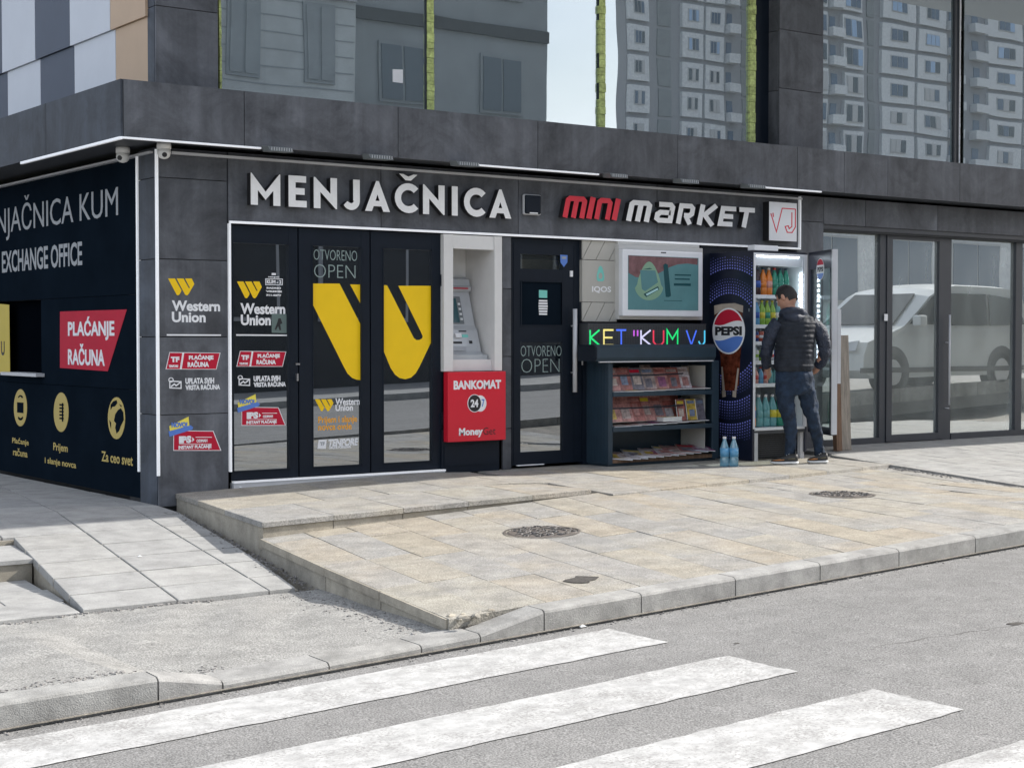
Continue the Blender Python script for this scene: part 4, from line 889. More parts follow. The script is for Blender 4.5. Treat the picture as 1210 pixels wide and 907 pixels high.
# interior of that shop: pale floor, back wall, a few crates
bx('shop_back_wall', 'room_mid', B, xc1, 24, .61, .615, .0, 2.05); bx('shop_floor', 'grey_tile', B, xc1, 24, .17, .60, -.02, .015)
for (a, b, z) in ((1140, 1182, .62), (985, 1005, .5)): bx('stored_box', 'board_brown', B, X3(a), X3(b), .32, .56, .02, z)
# ================================================================== SIGNS
FYp = -.012
# -- white channel letters of the exchange office
def P_(*a): return list(a)
def ring(cx, cy, r0, r1, a0, a1, n=18): return arc(cx, cy, r0, a0, a1, n)+arc(cx, cy, r1, a1, a0, n)
GL = {
 'M': (1.0, [[(0, 0), (0, 1), (.03, 1), (.5, .43), (.97, 1), (1, 1), (1, 0), (.76, 0), (.76, .47), (.5, .17), (.24, .47), (.24, 0)]]),
 'E': (.62, [[(0, 0), (0, 1), (.60, 1), (.60, .79), (.24, .79), (.24, .61), (.55, .61), (.55, .40), (.24, .40), (.24, .21), (.62, .21), (.62, 0)]]),
 'N': (.84, [[(0, 0), (0, 1), (.05, 1), (.60, .48), (.60, 1), (.84, 1), (.84, 0), (.79, 0), (.24, .53), (.24, 0)]]),
 'J': (.62, [[(.38, 1), (.62, 1), (.62, .31)]+arc(.31, .31, .31, 0, -150, 14)[1:]+[(.17, .17+.11)]+arc(.31, .31, .09, -130, 0, 6)[1:]+[(.38, .31)]]),
 'A': (.92, [[(0, 0), (.41, 1), (.51, 1), (.92, 0), (.67, 0), (.60, .17), (.32, .17), (.25, 0)], [(.385, .35), (.46, .56), (.535, .35)]]),
 'C': (.88, [ring(.5, .5, .5, .27, 42, 318)]),
 'I': (.24, [[(0, 0), (0, 1), (.24, 1), (.24, 0)]]),
}
CARON = [(.16, 1.30), (.31, 1.30), (.5, 1.22), (.69, 1.30), (.84, 1.30), (.60, 1.09), (.40, 1.09)]
Y1 = -.075
za = lambda x: 2.462; zl = lambda x: 2.212
sgn = thing('shop_sign', (2.05, -.04, 2.2), 'white raised letter sign reading MENJAČNICA on the fascia above the yellow doors', 'shop sign')
def prism_letter(polys, u0, u1, v0, v1, w0, d_front, d_back, side, face, parent, name='letter'):
    me = curve_mesh([[(u0+x/w0*(u1-u0), v0+y*(v1-v0)) for x, y in p] for p in polys], d_back-d_front)
    mid = (d_front+d_back)/2; mb = MB(); vs = [(v.co.x, mid-v.co.z, v.co.y) for v in me.vertices]
    mb.mat(face); mb.mat(side)
    for p in me.polygons: mb.m and mb.mat(face if all(abs(vs[i][1]-d_front) < 1e-5 for i in p.vertices) else side); mb.add([], []); mb.f.append(tuple(p.vertices)); mb.mi.append(mb.cur)
    mb.v = vs; bpy.data.meshes.remove(me); return mb.build(name, None, parent)
LP = [('M', 296.3, 331.3), ('E', 341, 362.5), ('N', 370.8, 398.3), ('J', 404.8, 425.2), ('A', 431.3, 460.8), ('Č', 466.5, 494.3), ('N', 499.8, 525.4), ('I', 533.9, 540.9), ('C', 548.2, 573.8), ('A', 578.2, 604.2)]
for ch, a, b in LP:
    w0, po = GL['C' if ch == 'Č' else ch]; u0 = FY(a, 240, Y1)[0]; u1 = FY(b, 240, Y1)[0]
    if ch == 'C' or ch == 'Č': w0 = .87
    prism_letter(po+([CARON] if ch == 'Č' else []), u0, u1, 2.209, 2.462, w0, Y1, -.014, 'letter_side', 'letter_white', sgn)
# -- MINI MARKET
sh = .2; sw = .235
G2L = {
 'm': (1.05, [[(.12, 0), (.12, .8), (.2, .88), (.82, .88), (.93, .78), (.93, 0)], [(.525, .88), (.525, 0)]]),
 'i': (.26, [[(.13, 0), (.13, 1)]]),
 'n': (.78, [[(.12, 0), (.12, .8), (.2, .88), (.56, .88), (.66, .78), (.66, 0)]]),
 'a': (.88, [[(.1, .88), (.66, .88), (.76, .78), (.76, .12), (.24, .12), (.12, .2), (.12, .4), (.24, .5), (.72, .5)]]),
 'R': (.85, [[(.12, 0), (.12, .88), (.62, .88), (.73, .78), (.73, .52), (.62, .42), (.34, .42)], [(.42, .42), (.72, 0)]]),
 'K': (.9, [[(.12, 0), (.12, 1)], [(.78, 1), (.30, .5), (.78, 0)]]),
 'E': (.78, [[(.78, .88), (.12, .88), (.12, .12), (.74, .12)], [(.16, .5), (.7, .5)]]),
 'T': (.8, [[(0, .88), (.8, .88)], [(.4, .8), (.4, 0)]]),
}
def tech(word, spans, mat, lab, name):
    root = thing('shop_sign', (FY(spans[0][0], 250, Y1)[0], -.04, 2.2), lab, 'shop sign')
    for ch, (a, b) in zip(word, spans):
        w0, paths = G2L[ch]; ym = 262
        u0 = FY(a, ym, Y1)[0]; u1 = FY(b, ym, Y1)[0]; H = .200; z0 = 2.248
        wfull = w0+sh; sc = (u1-u0)/wfull
        fit = (u0, z0, u0+w0*sc, z0+H, w0)
        # stroke width in unit space; the unit box is stretched to the letter
        strokes('letter', mat, root, 'Y', -.014, paths, sw, -Y1-.014, fit, shear=sh, side='letter_side')
    return root
tech('mini', [(664.6, 695), (692.2, 704.5), (702, 725), (722.3, 734)], 'letter_red', 'red slanted raised letters reading MINI on the fascia over the market door', 'mini')
tech('maRKET', [(739.5, 771.8), (772, 799), (798.5, 822.5), (823, 849.5), (847.5, 870.5), (869.5, 892.5)], 'letter_white', 'white slanted raised letters reading MARKET on the fascia above the open fridge', 'market')
# -- VJ box sign
Yv = -.10; a = FY(909, 238, Yv); b = FY(941.5, 286, Yv); ab = FY(909, 284, Yv)
vj = thing('box_sign', ((a[0]+b[0])/2, -.05, b[1]), 'white square box sign with thin red letters VJ at the right end of the fascia', 'sign')
vz0, vz1 = ab[1], a[1]; bx('case', 'letter_side', vj, a[0], b[0], Yv+.004, -.013, vz0, vz1); bx('face', 'print_white', vj, a[0]+.001, b[0]-.001, Yv, Yv+.0035, vz0+.001, vz1-.001)
f = (a[0]+.015, lerp(vz0, vz1, .12), b[0]-.015, lerp(vz0, vz1, .86), 1.0); 
def pf(x, y): return ((1043+(x*132))/4.033, 0)
strokes('letter', 'letter_red', vj, 'Y', Yv, [[(.02, .78), (.24, .15), (.46, .98), (.98, .98), (.98, .35), (.85, .15), (.66, .15), (.58, .35), (.70, .38), (.74, .28), (.84, .36), (.84, .86)], [(.10, .80), (.12, .66)]], .035, .002, f)
# -- siren box
a = FY(619, 229, -.05); b = FY(639.7, 255.4, -.05)
sr = thing('alarm_siren', ((a[0]+b[0])/2, -.03, b[1]), 'black rounded alarm siren box between the two raised letter signs', 'alarm')
bx('case', 'rail_grey', sr, a[0], b[0], -.055, -.014, b[1]+.005, a[1], .018); bx('cover', 'black_alu', sr, a[0]+.008, b[0]-.008, -.066, -.03, b[1]+.014, a[1]-.008, .014); bx('lamp', 'print_white', sr, a[0]+.055, b[0]-.05, -.068, -.05, b[1]+.016, b[1]+.028, .003)
# -- floodlights on the band edge
for i, (x0, x1, y) in enumerate(((313, 344, 176), (432, 462, 187), (536, 564, 197), (717, 739, 210), (800, 823, 217), (880, 902, 223))):
    xa, xb = FY(x0, y, BY-.06)[0], FY(x1, y, BY-.06)[0]
    L_ = thing('floodlight', ((xa+xb)/2, BY, BZ0-.03), 'grey floodlight on the band edge, '+('leftmost of six', 'second of six from the left', 'third of six, above the letters NI', 'fourth of six, above the red MINI letters', 'fifth of six, above MARKET', 'rightmost of six, near the VJ box')[i], 'light fixture', 'floodlights along the band edge')
    MB().hexa([(xa+.03, BY-.10, BZ0-.035), (xb, BY-.10, BZ0-.035), (xb, BY+.03, BZ0-.03), (xa+.03, BY+.03, BZ0-.03), (xa, BY-.10, BZ0+.0), (xb-.02, BY-.10, BZ0+.0), (xb-.02, BY-.001, BZ0+.012), (xa, BY-.001, BZ0+.012)]).build('housing', 'atm_dark', L_)
    mb = MB()
    for k in range(9): x = lerp(xa+.035, xb-.02, k/8); mb.box(x, x+.004, BY-.107, BY-.101, BZ0-.03, BZ0-.006)
    mb.build('cooling_fins', 'rail_grey', L_)
    bx('bracket', 'black_alu', L_, (xa+xb)/2-.03, (xa+xb)/2+.03, BY+.0, BY+.06, BZ0-.028, BZ0-.001)
# -- dome cameras
def domecam(c, lab, d):
    t = thing('security_camera', c, lab, 'security camera'); 
    MB().lathe([(.052, .045), (.055, .03), (.055, .0)], c, 20).build('base', 'cam_white', t, smooth=True)
    MB().lathe([(.05, .0), (.052, -.03), (.045, -.055), (.03, -.07), (.008, -.077)], c, 20).build('dome', 'cam_white', t, smooth=True)
    e = Vector(c)+Vector(d)*.047+Vector((0, 0, -.038)); MB().tube([e-Vector(d)*.01, e+Vector(d)*.007], .019, 14).build('lens', 'print_black', t)
domecam((-.12, .36, 2.597), 'white dome camera under the soffit at the building corner, left of the corner bar', (-.8, -.6, -.1)); 
domecam((.03, -.075, 2.597), 'white dome camera under the soffit at the top of the lit corner bar', (-.3, -.9, -.2))

# ================================================================== SIDE WALL PRINTS (plane faces left)
SX = .0195
t = thing('wall_sign', (0, 1.5, 1.7), 'large flat white lettering MENJAČNICA KUM on the dark side wall', 'sign')
def stext(s, mat, par, box, **k): return text(s, mat, par, 'X', SX, box, **k)
# the word runs out of the frame at the left, so its left end is laid out past it
vA = FX(139.5, 220, SX); vB = FX(139, 264, SX)
y_right = vA[0]; hgt = FX(120, 226, SX)[1]-FX(120, 267.5, SX)[1]
u_j = -FX(7, 230, SX)[0]; u_m = -y_right; z_b = FX(120, 268, SX)[1]; z_t = FX(120, 226, SX)[1]
def fit_text(s, mat, par, u_r, z0, z1, anchor, bold=.012, spacing=1.):
    """lettering ending at u_r; anchor = (substring, u) fixes where that last substring begins"""
    vs, fs = text_raw(s, bold, .5, spacing); vs2, _ = text_raw(anchor[0], bold, .5, spacing)
    w_all = max(v.x for v in vs)-min(v.x for v in vs); w_sub = max(v.x for v in vs2)-min(v.x for v in vs2)
    k = (u_r-anchor[1])/w_sub; return text(s, mat, par, 'X', SX-.001, (u_r-w_all*k, z1, u_r, z0), bold=bold, px=False, spacing=spacing)
fit_text('MENJAČNICA KUM', 'print_grey', t, u_m, z_b, z_t+hgt*.33, ('JAČNICA KUM', u_j), bold=0.)
t = thing('wall_sign', (0, 1.6, 1.5), 'flat white lettering EXCHANGE OFFICE below the larger words on the dark side wall', 'sign')
stext('EXCHANGE OFFICE', 'print_grey', t, (2.5, 298.5, 97, 312), bold=.02)
q = FX(2.5, 320, SX), FX(97, 289, SX)
t['label'] = t['label']
for ch in list(t.children): bpy.data.objects.remove(ch)
text('EXCHANGE OFFICE', 'print_grey', t, 'X', SX, (-q[0][0], FX(50, 291, SX)[1]+.0, -q[1][0], FX(50, 318, SX)[1]), bold=.02, px=False)
t = thing('wall_sticker', (0, 1.1, 1.2), 'red slanted panel reading PLAĆANJE RAČUNA on the dark side wall', 'sticker')
shape('background', 'print_red', t, 'X', SX, [[(71, 368), (150, 365.5), (127.5, 438.5), (71, 434.5)]])
stext('PLAĆANJE', 'print_white', t, (80.5, 374.5, 135.5, 402), bold=.03, th=.003); stext('RAČUNA', 'print_white', t, (80.5, 406, 124, 432.5), bold=.03, th=.003)
t = thing('poster', (0, 3.4, 1.2), 'yellow poster at the left edge behind the counter window, ending in the letter U', 'poster')
shape('background', 'poster_yellow', t, 'X', SX, [[(-30, 356), (11, 360), (12, 441), (-30, 440)]]); stext('U', 'print_black', t, (1.5, 403, 5.8, 420), bold=.03, th=.003)
# round icons
def disc_px(cx, cy, rx, ry, n=28): return [(cx+rx*math.cos(2*PI*i/n), cy+ry*math.sin(2*PI*i/n)) for i in range(n)]
def icon(cx, cy, rx, ry, lab):
    t = thing('wall_icon', (0, FX(cx, cy, SX)[0], FX(cx, cy, SX)[1]), lab, 'icon'); shape('disc', 'print_gold', t, 'X', SX, [disc_px(cx, cy, rx, ry)]); return t
t = icon(24.3, 481.5, 7.8, 22, 'round gold icon of a coin with turning arrows above the words Plaćanje računa')
shape('symbol', 'poster_dark', t, 'X', SX, [[(20.5, 475), (28, 475.5), (28, 488), (20.5, 487)]], th=.003)
shape('symbol', 'poster_dark', t, 'X', SX, [[(22, 470)]+[(24.5+3*math.cos(a/6*PI), 470-3.5*math.sin(a/6*PI)) for a in range(6, -1, -1)]+[(26, 470), (24.5, 468)]], th=.003)
shape('symbol', 'poster_dark', t, 'X', SX, [[(22, 492), (24.5, 494), (27, 492), (28, 493)]+[(24.5+3*math.cos(a/6*PI), 493+3.5*math.sin(a/6*PI)) for a in range(0, 7)]], th=.003)
t = icon(72.4, 486.8, 8.8, 23.3, 'round gold icon of a comb-like money strip above the words Prijem i slanje novca')
for k in range(5): shape('symbol', 'poster_dark', t, 'X', SX, [[(70.5, 477+k*4), (75.5, 477.2+k*4), (75.5, 479.2+k*4), (70.5, 479+k*4)]], th=.003)
shape('symbol', 'poster_dark', t, 'X', SX, [[(73.5, 476), (75, 476), (75, 498), (73.5, 498)]], th=.0035)
t = icon(137.8, 493.8, 10.2, 24.8, 'round gold globe icon with dark continents above the words Za ceo svet')
for po in ([(140, 484), (143, 482), (146, 487), (146.5, 496), (143, 503), (141, 509), (138, 512), (136.5, 505), (137.5, 500), (135, 497), (136.5, 489)], [(131, 478), (134, 474), (138, 472.5), (139, 476), (136, 480), (133, 480.5), (131, 484)], [(129.5, 496), (131.5, 499), (131.5, 506), (130.5, 503)], [(141, 477), (144, 479), (143.5, 481)]): shape('symbol', 'poster_dark', t, 'X', SX, [po], th=.003)
def cap(lines, lab):
    x0, y0, x1, y1 = lines[0][1]; t = thing('wall_lettering', (0, FX(x0, y0, SX)[0], FX(x0, y1, SX)[1]), lab, 'lettering')
    for s, b in lines: stext(s, 'print_gold', t, b, bold=.02)
cap([('Plaćanje', (14.5, 516, 34, 528)), ('računa', (15.5, 528.5, 32.5, 540.5))], 'gold words Plaćanje računa under the leftmost round icon')
cap([('Prijem', (63, 522.5, 80, 537)), ('i slanje novca', (53, 539.5, 90, 555.5))], 'gold words Prijem i slanje novca under the middle round icon')
cap([('Za ceo svet', (120, 532.5, 157, 550.5))], 'gold words Za ceo svet under the globe icon')

# ================================================================== STICKERS ON PIER AND FIRST LEAF
def wu_logo(par, pl, d, ox, oy, s, sy=None, shx=0.):
    sy = sy or s
    m = lambda q: (ox+(q[0]-98)*s, oy+(q[1]-215)*sy+(q[0]-98)*s*shx)
    A = [(98, 215), (188, 215), (276, 372), (270, 395), (247, 432), (228, 441), (212, 432)]
    Bp = [(212, 215), (303, 215), (374, 342), (385, 346), (388, 335), (325, 215), (415, 215), (449, 290), (375, 418), (360, 436), (342, 441), (325, 430)]
    shape('emblem', 'print_yellow', par, pl, d, [[m(q) for q in A]]); shape('emblem', 'print_yellow', par, pl, d, [[m(q) for q in Bp]])
def tf(par, d, x, y, s, hx=.0):
    m = lambda a, b: (x+a*s, y+b*s+a*s*hx)
    shape('border', 'print_white', par, 'Y', d, [[m(4, -.6), (m(66.2, .2)), m(61.3, 20.6), m(-.8, 20.4)]], th=.0012)
    shape('background', 'print_red', par, 'Y', d, [[m(4.6, .2), m(19.5, .4), m(16.5, 19.8), m(.3, 19.8)], [m(22, .4), m(65, .8), m(60.6, 19.9), m(19, 19.8)]], th=.0022)
    bxx = lambda a, b, c, e: (*m(a, b), *m(c, e))
    text('TF', 'print_white', par, 'Y', d, bxx(5.5, 5, 16, 11.5), bold=.06, th=.0035); text('TENFORE', 'print_white', par, 'Y', d, bxx(3, 15, 14.5, 18), bold=.05, th=.0035)
    text('PLAĆANJE', 'print_white', par, 'Y', d, bxx(27.5, 2, 57.5, 9.8), bold=.05, th=.0035); text('RAČUNA', 'print_white', par, 'Y', d, bxx(26, 9.5, 52, 17.5), bold=.05, th=.0035)
def uplata(par, d, x, y, s):
    m = lambda a, b: (x+a*s, y+b*s)
    bxx = lambda a, b, c, e: (*m(a, b), *m(c, e))
    text('UPLATA SVIH', 'print_white', par, 'Y', d, bxx(20, 1, 54, 7.5), bold=.045, th=.002); text('VRSTA RAČUNA', 'print_white', par, 'Y', d, bxx(20, 7.3, 61, 14.5), bold=.045, th=.002)
    o4 = [m(1, 4), m(15.5, 4.6), m(15.5, 13.8), m(1, 13.2)]; i4 = [m(2.2, 5.4), m(14.3, 6), m(14.3, 12.4), m(2.2, 12)]
    shape('receipt_icon', 'print_white', par, 'Y', d, [o4, i4], th=.002); shape('receipt_icon', 'print_white', par, 'Y', d, [disc_px(*m(3, 3.2), 3.2*s, 3*s, 14), disc_px(*m(3, 3.2), 2.1*s, 2*s, 14)], th=.0025)
    shape('receipt_icon', 'print_white', par, 'Y', d, [[m(2.5, 10.5), m(7, 7), m(9, 9), m(14, 5.5), m(14, 7), m(9, 11), m(7, 9), m(3, 12)]], th=.003)
def ips(par, d, x, y, s):
    m = lambda a, b: (x+a*s, y+b*s); bxx = lambda a, b, c, e: (*m(a, b), *m(c, e))
    shape('border', 'print_white', par, 'Y', d, [[m(6.5, 17), m(54.5, 17.6), m(64, 41.4), m(6.3, 41.4)]], th=.0012)
    shape('background', 'print_red', par, 'Y', d, [[m(7.2, 17.8), m(53.8, 18.4), m(62.6, 40.6), m(7, 40.6)]], th=.002)
    text('IPS', 'print_white', par, 'Y', d, bxx(13, 24, 28, 32), bold=.07, th=.0035); text('INSTANT PLAĆANJE', 'print_white', par, 'Y', d, bxx(12.5, 34, 52, 39.3), bold=.05, th=.0035)
    for a, b in (((33, 24.8), (52.5, 25.6)), ((13, 32.9), (52, 33.5))): shape('rule', 'print_white', par, 'Y', d, [[m(*a), m(b[0], a[1]), m(*b), m(a[0], b[1])]], th=.003)
    text('ODMAH', 'print_white', par, 'Y', d, bxx(34, 27.8, 47, 31), bold=.05, th=.0035); shape('arrow', 'print_white', par, 'Y', d, [[m(29, 25), m(31.5, 28), m(29, 31)]], th=.003)
    shape('flag', 'print_pale_yellow', par, 'Y', d, [[m(1.5, 12), m(24.5, .5), m(25.6, 12.5), m(2.2, 19.5)]], th=.0025)
    shape('ribbon', 'print_blue', par, 'Y', d, [[m(.5, 18.2), m(27, 10.8), m(30, 13.3), m(29, 16), m(1.8, 24.6)]], th=.004)
    o = text('NOVO!', 'print_blue', par, 'Y', d, bxx(4, 7.5, 23, 13), bold=.06, th=.0045)
D0 = -.0005
t = thing('money_transfer_sticker', (.3, 0, 1.5), 'yellow striped emblem with white words Western Union on the dark pier', 'sticker')
wu_logo(t, 'Y', D0, 198.6, 329, .0882, .0882)
text('Western', 'print_white', t, 'Y', D0, (203, 354.8, 260, 368), bold=.035); text('Union', 'print_white', t, 'Y', D0, (203, 368.2, 243, 381), bold=.035)
shape('rule', 'print_white', t, 'Y', D0, [[(197, 394.7), (261, 395), (261, 396.8), (197, 396.5)]])
t = thing('bill_payment_sticker', (.3, 0, 1.1), 'red slanted TF sticker reading PLAĆANJE RAČUNA on the dark pier', 'sticker'); tf(t, D0, 196.3, 416.5, .97)
t = thing('bill_payment_lettering', (.3, 0, .95), 'white receipt icon and words UPLATA SVIH VRSTA RAČUNA on the dark pier', 'lettering'); uplata(t, D0, 199, 445.5, 1.0)
t = thing('instant_payment_sticker', (.3, 0, .6), 'red IPS sticker with a yellow flag on the dark pier, lowest there', 'sticker'); ips(t, D0, 198.5, 491.5, .985)
DG = DY+.0195
t = thing('money_transfer_sticker', (.8, 0, 1.5), 'yellow striped emblem with white words Western Union on the glass of the leftmost door', 'sticker')
wu_logo(t, 'Y', DG, 280, 332.5, .0835, .088)
text('Western', 'print_white', t, 'Y', DG, (284, 358, 337, 371.5), bold=.035); text('Union', 'print_white', t, 'Y', DG, (284.5, 371.5, 320, 384.5), bold=.035)
shape('rule', 'print_white', t, 'Y', DG, [[(279, 394.8), (339, 395.3), (339, 396.9), (279, 396.6)]])
t = thing('bill_payment_sticker', (.8, 0, 1.1), 'red slanted TF sticker reading PLAĆANJE RAČUNA on the leftmost door glass', 'sticker'); tf(t, DG, 280, 415, .88)
t = thing('bill_payment_lettering', (.8, 0, .95), 'white receipt icon and words UPLATA SVIH VRSTA RAČUNA on the leftmost door glass', 'lettering'); uplata(t, DG, 281, 443, .93)
t = thing('instant_payment_sticker', (.8, 0, .7), 'red IPS sticker with a yellow flag on the leftmost door glass', 'sticker'); ips(t, DG, 279.5, 465, .91)
t = thing('address_lettering', (.95, 0, 1.6), 'small white address lettering with KUM - 2 at the top of the leftmost door glass', 'lettering')
text('KUM - 2', 'print_white', t, 'Y', DG, (315, 330.5, 332.5, 335.5), bold=.05); 
for k, (a, b) in enumerate(((321, 326), (317, 330), (315, 332), (314, 333), (314.5, 332.5))):
    y = (322.5, 326, 339, 343, 347.5)[k]; mb = text(('VI', 'OFFICE', 'JADRANA', 'MARKET KUM', '711-0297')[k] if k == 4 else ('I', 'MENJAČ', 'RADNO', 'VREME', '711-0297')[k], 'print_white', t, 'Y', DG, (a, y, b, y+2.6), bold=.06)
shape('frame_line', 'print_white', t, 'Y', DG, [[(313.5, 329), (334, 329.3), (334, 337), (313.5, 336.8)], [(314.2, 329.8), (333.3, 330), (333.3, 336.2), (314.2, 336)]])
t = thing('exit_pictogram', (1, 0, 1.3), 'grey running figure notice on the leftmost door glass', 'sticker')
shape('background', 'exit_grey', t, 'Y', DG, [[(321, 370.5), (338.5, 371), (338.5, 393.5), (321, 393)]]); shape('figure', 'print_black', t, 'Y', DG, [[(329, 376), (331.5, 376), (333.5, 382), (331, 383), (332, 390), (330, 390), (328.5, 385), (326, 390), (324.5, 389), (327.5, 381)]], th=.003)
# middle leaf
def big(parent, polys): shape('emblem', 'print_yellow', parent, 'Y', DG, polys, th=.002)
m7 = lambda x, y: (350+x/4.535, 260+y/4.535)
t = thing('big_emblem_film', (1.4, 0, .9), 'left half of the huge yellow W emblem on the middle door glass', 'window film')
big(t, [[m7(*q) for q in [(90, 340), (232, 340), (345, 560), (345, 857), (322, 854), (300, 845), (275, 822), (255, 785), (90, 455)]]]); big(t, [[m7(*q) for q in [(289, 345), (345, 345), (345, 450)]]])
t = thing('big_emblem_film', (1.9, 0, .9), 'right half of the huge yellow W emblem on the door glass beside the cash machine', 'window film')
big(t, [[m7(*q) for q in [(470, 348), (487, 350), (620, 612), (630, 632), (643, 642), (660, 642), (675, 633), (678, 622), (670, 603), (547, 352), (727, 352), (727, 645), (660, 785), (640, 820), (615, 843), (585, 852), (555, 846), (530, 828), (505, 790), (470, 705)]]])
t = thing('open_sign_lettering', (1.4, 0, 1.8), 'thin pale outline lettering OTVORENO OPEN at the top of the middle door glass', 'lettering')
text('OTVORENO', 'print_green_grey', t, 'Y', DG, (370.5, 294.5, 422, 308.5), bold=-.012); text('OPEN', 'print_green_grey', t, 'Y', DG, (371, 312, 420, 329), bold=-.02)
t = thing('money_transfer_sticker', (1.4, 0, .8), 'small yellow emblem with white words Western Union low on the middle door glass', 'sticker')
wu_logo(t, 'Y', DG, 372, 471.5, .0625, .0625); text('Western', 'print_white', t, 'Y', DG, (396.3, 470.5, 425, 478), bold=.03); text('Union', 'print_white', t, 'Y', DG, (396.3, 478, 417, 485), bold=.03)
t = thing('send_money_lettering', (1.4, 0, .7), 'orange words Prijem i slanje novca ovde low on the middle door glass', 'lettering')
text('Prijem i slanje', 'print_orange', t, 'Y', DG, (376, 492, 422, 500.5), bold=.025); text('novca ovde', 'print_orange', t, 'Y', DG, (376, 500.5, 415.5, 507), bold=.025)
t = thing('payment_brand_sticker', (1.4, 0, .5), 'small white TF mark with the word TENFORE at the bottom of the middle door glass', 'sticker')
shape('mark', 'print_white', t, 'Y', DG, [[(376.5, 519.5), (386, 519), (385, 529.8), (375, 530)]]); text('TF', 'print_grey', t, 'Y', DG, (378, 522, 383.5, 526), bold=.05, th=.003); text('TENFORE', 'print_white', t, 'Y', DG, (388, 518.8, 423.5, 526), bold=.05, shear=.2)
text('ONLINE POSREDNIK', 'print_white', t, 'Y', DG, (388.5, 527.3, 415, 529), bold=.05)
# market door prints
DM = DY2+.0195
t = thing('open_sign_lettering', (3.8, 0, 1), 'thin pale lettering OTVORENO OPEN on the glass of the market door', 'lettering')
text('OTVORENO', 'print_green_grey', t, 'Y', DM, (615.3, 408.5, 663.5, 420.5), bold=-.015); text('OPEN', 'print_green_grey', t, 'Y', DM, (616, 424, 661, 439.5), bold=-.025)
t = thing('opening_hours_sticker', (3.8, 0, 1.4), 'small white and teal opening hours notice on the dark upper part of the market door', 'sticker')
DN_ = DY2+.0115
shape('background', 'teal', t, 'Y', DN_, [[(636.8, 342.5), (646.5, 343), (646.5, 352), (636.8, 351.7)]])
for k in range(6): shape('rule', 'print_white', t, 'Y', DN_, [[(636.3+abs(k-2)*.2, 354.2+k*3.1), (647-abs(k-2)*.2, 354.4+k*3.1), (647-abs(k-2)*.2, 356.6+k*3.1), (636.3+abs(k-2)*.2, 356.4+k*3.1)]])
t = thing('shield_sticker', (4, 0, 1.9), 'small blue and white shield sticker beside the window over the market door', 'sticker')
shape('shield', 'print_blue', t, 'Y', DY2-.001, [[(662, 301), (670.5, 301.5), (670.3, 310), (666.2, 315.5), (662.2, 310)]]); shape('field', 'print_grey', t, 'Y', DY2-.001, [[(663.5, 303), (669, 303.4), (668.8, 306), (663.7, 305.8)]], th=.003)

# ================================================================== CASH MACHINE
AY = -.03; ax = lambda p: FY(p, 400, AY)[0]
X0, X1, X2_, X3_ = ax(524.5), ax(535.5), ax(584.5), ax(593.3)
ztop = 2.05; zr = .86
atm = thing('cash_machine_niche', ((X0+X3_)/2, 0, 0), 'pale grey niche frame with a silver cash machine inside, above the red box', 'cash machine')
bx('post', 'niche_white', atm, X0, X1, AY, .02, zr, ztop); bx('post', 'niche_white', atm, X2_, X3_, AY, .02, zr, ztop)
bx('header', 'niche_white', atm, X1+.001, X2_-.001, -.02, .05, ztop-.12, ztop-.001)
nb = .42
bx('niche_side', 'niche_white', atm, X1-.02, X1-.002, .021, nb, zr, ztop-.005); bx('niche_side', 'niche_white', atm, X2_+.002, X2_+.02, .021, nb, zr, ztop-.005)
bx('niche_back', 'niche_white', atm, X1, X2_, nb, nb+.02, zr, ztop-.005); bx('niche_floor', 'niche_white', atm, X1, X2_, .021, nb-.001, zr, zr+.1)
# machine: stepped profile swept across its width; front stays inside the niche
mx0, mx1 = X1+.012, X2_-.03
prof = [(.40, .965), (.085, .965), (.085, 1.0), (.14, 1.03), (.15, 1.08), (.20, 1.22), (.215, 1.24), (.235, 1.26), (.33, 1.56), (.30, 1.575), (.29, 1.61), (.31, 1.62), (.33, 1.68), (.40, 1.70)]
mb = MB(); mb.prism([(mx0, y, z) for y, z in prof], (mx1-mx0, 0, 0)); mb.build('body', 'atm_silver', atm)
def aface(y0, z0, y1, z1, xa, xb, mat, name, up=.004):
    d = Vector((0, z1-z0, -(y1-y0))).normalized(); d = Vector((0, -(z1-z0), (y1-y0))).normalized()*up
    mb = MB(); mb.prism([(xa, y0, z0), (xb, y0, z0), (xb, y1, z1), (xa, y1, z1)], d); return mb.build(name, mat, atm)
wd = mx1-mx0
sl = lambda z: .235+(z-1.26)*(.095/.30)
aface(sl(1.275), 1.275, sl(1.52), 1.52, mx0+.005, mx0+wd*.72, 'atm_dark', 'screen_surround', .006); aface(sl(1.29)-.006, 1.29, sl(1.505)-.006, 1.505, mx0+.02, mx0+wd*.60, 'screen_dark', 'screen', .003)
for k in range(4): z = 1.31+k*.045; aface(sl(z)-.006, z, sl(z+.018)-.006, z+.018, mx0+wd*.63, mx0+wd*.69, 'print_white', 'side_key', .005)
s2 = lambda z: .15+(z-1.08)*(.05/.14)
aface(s2(1.205), 1.205, s2(1.215), 1.215, mx0+.01, mx0+wd*.25, 'print_black', 'slot'); aface(s2(1.205), 1.205, s2(1.215), 1.215, mx0+wd*.5, mx0+wd*.7, 'print_black', 'slot')
aface(s2(1.15), 1.15, s2(1.185), 1.185, mx0+wd*.36, mx0+wd*.52, 'print_white', 'card_reader', .02); aface(s2(1.155), 1.155, s2(1.18), 1.18, mx0+wd*.56, mx0+wd*.72, 'teal', 'card_light', .004)
aface(s2(1.155), 1.155, s2(1.18), 1.18, mx0+.01, mx0+wd*.3, 'atm_dark', 'label_plate')
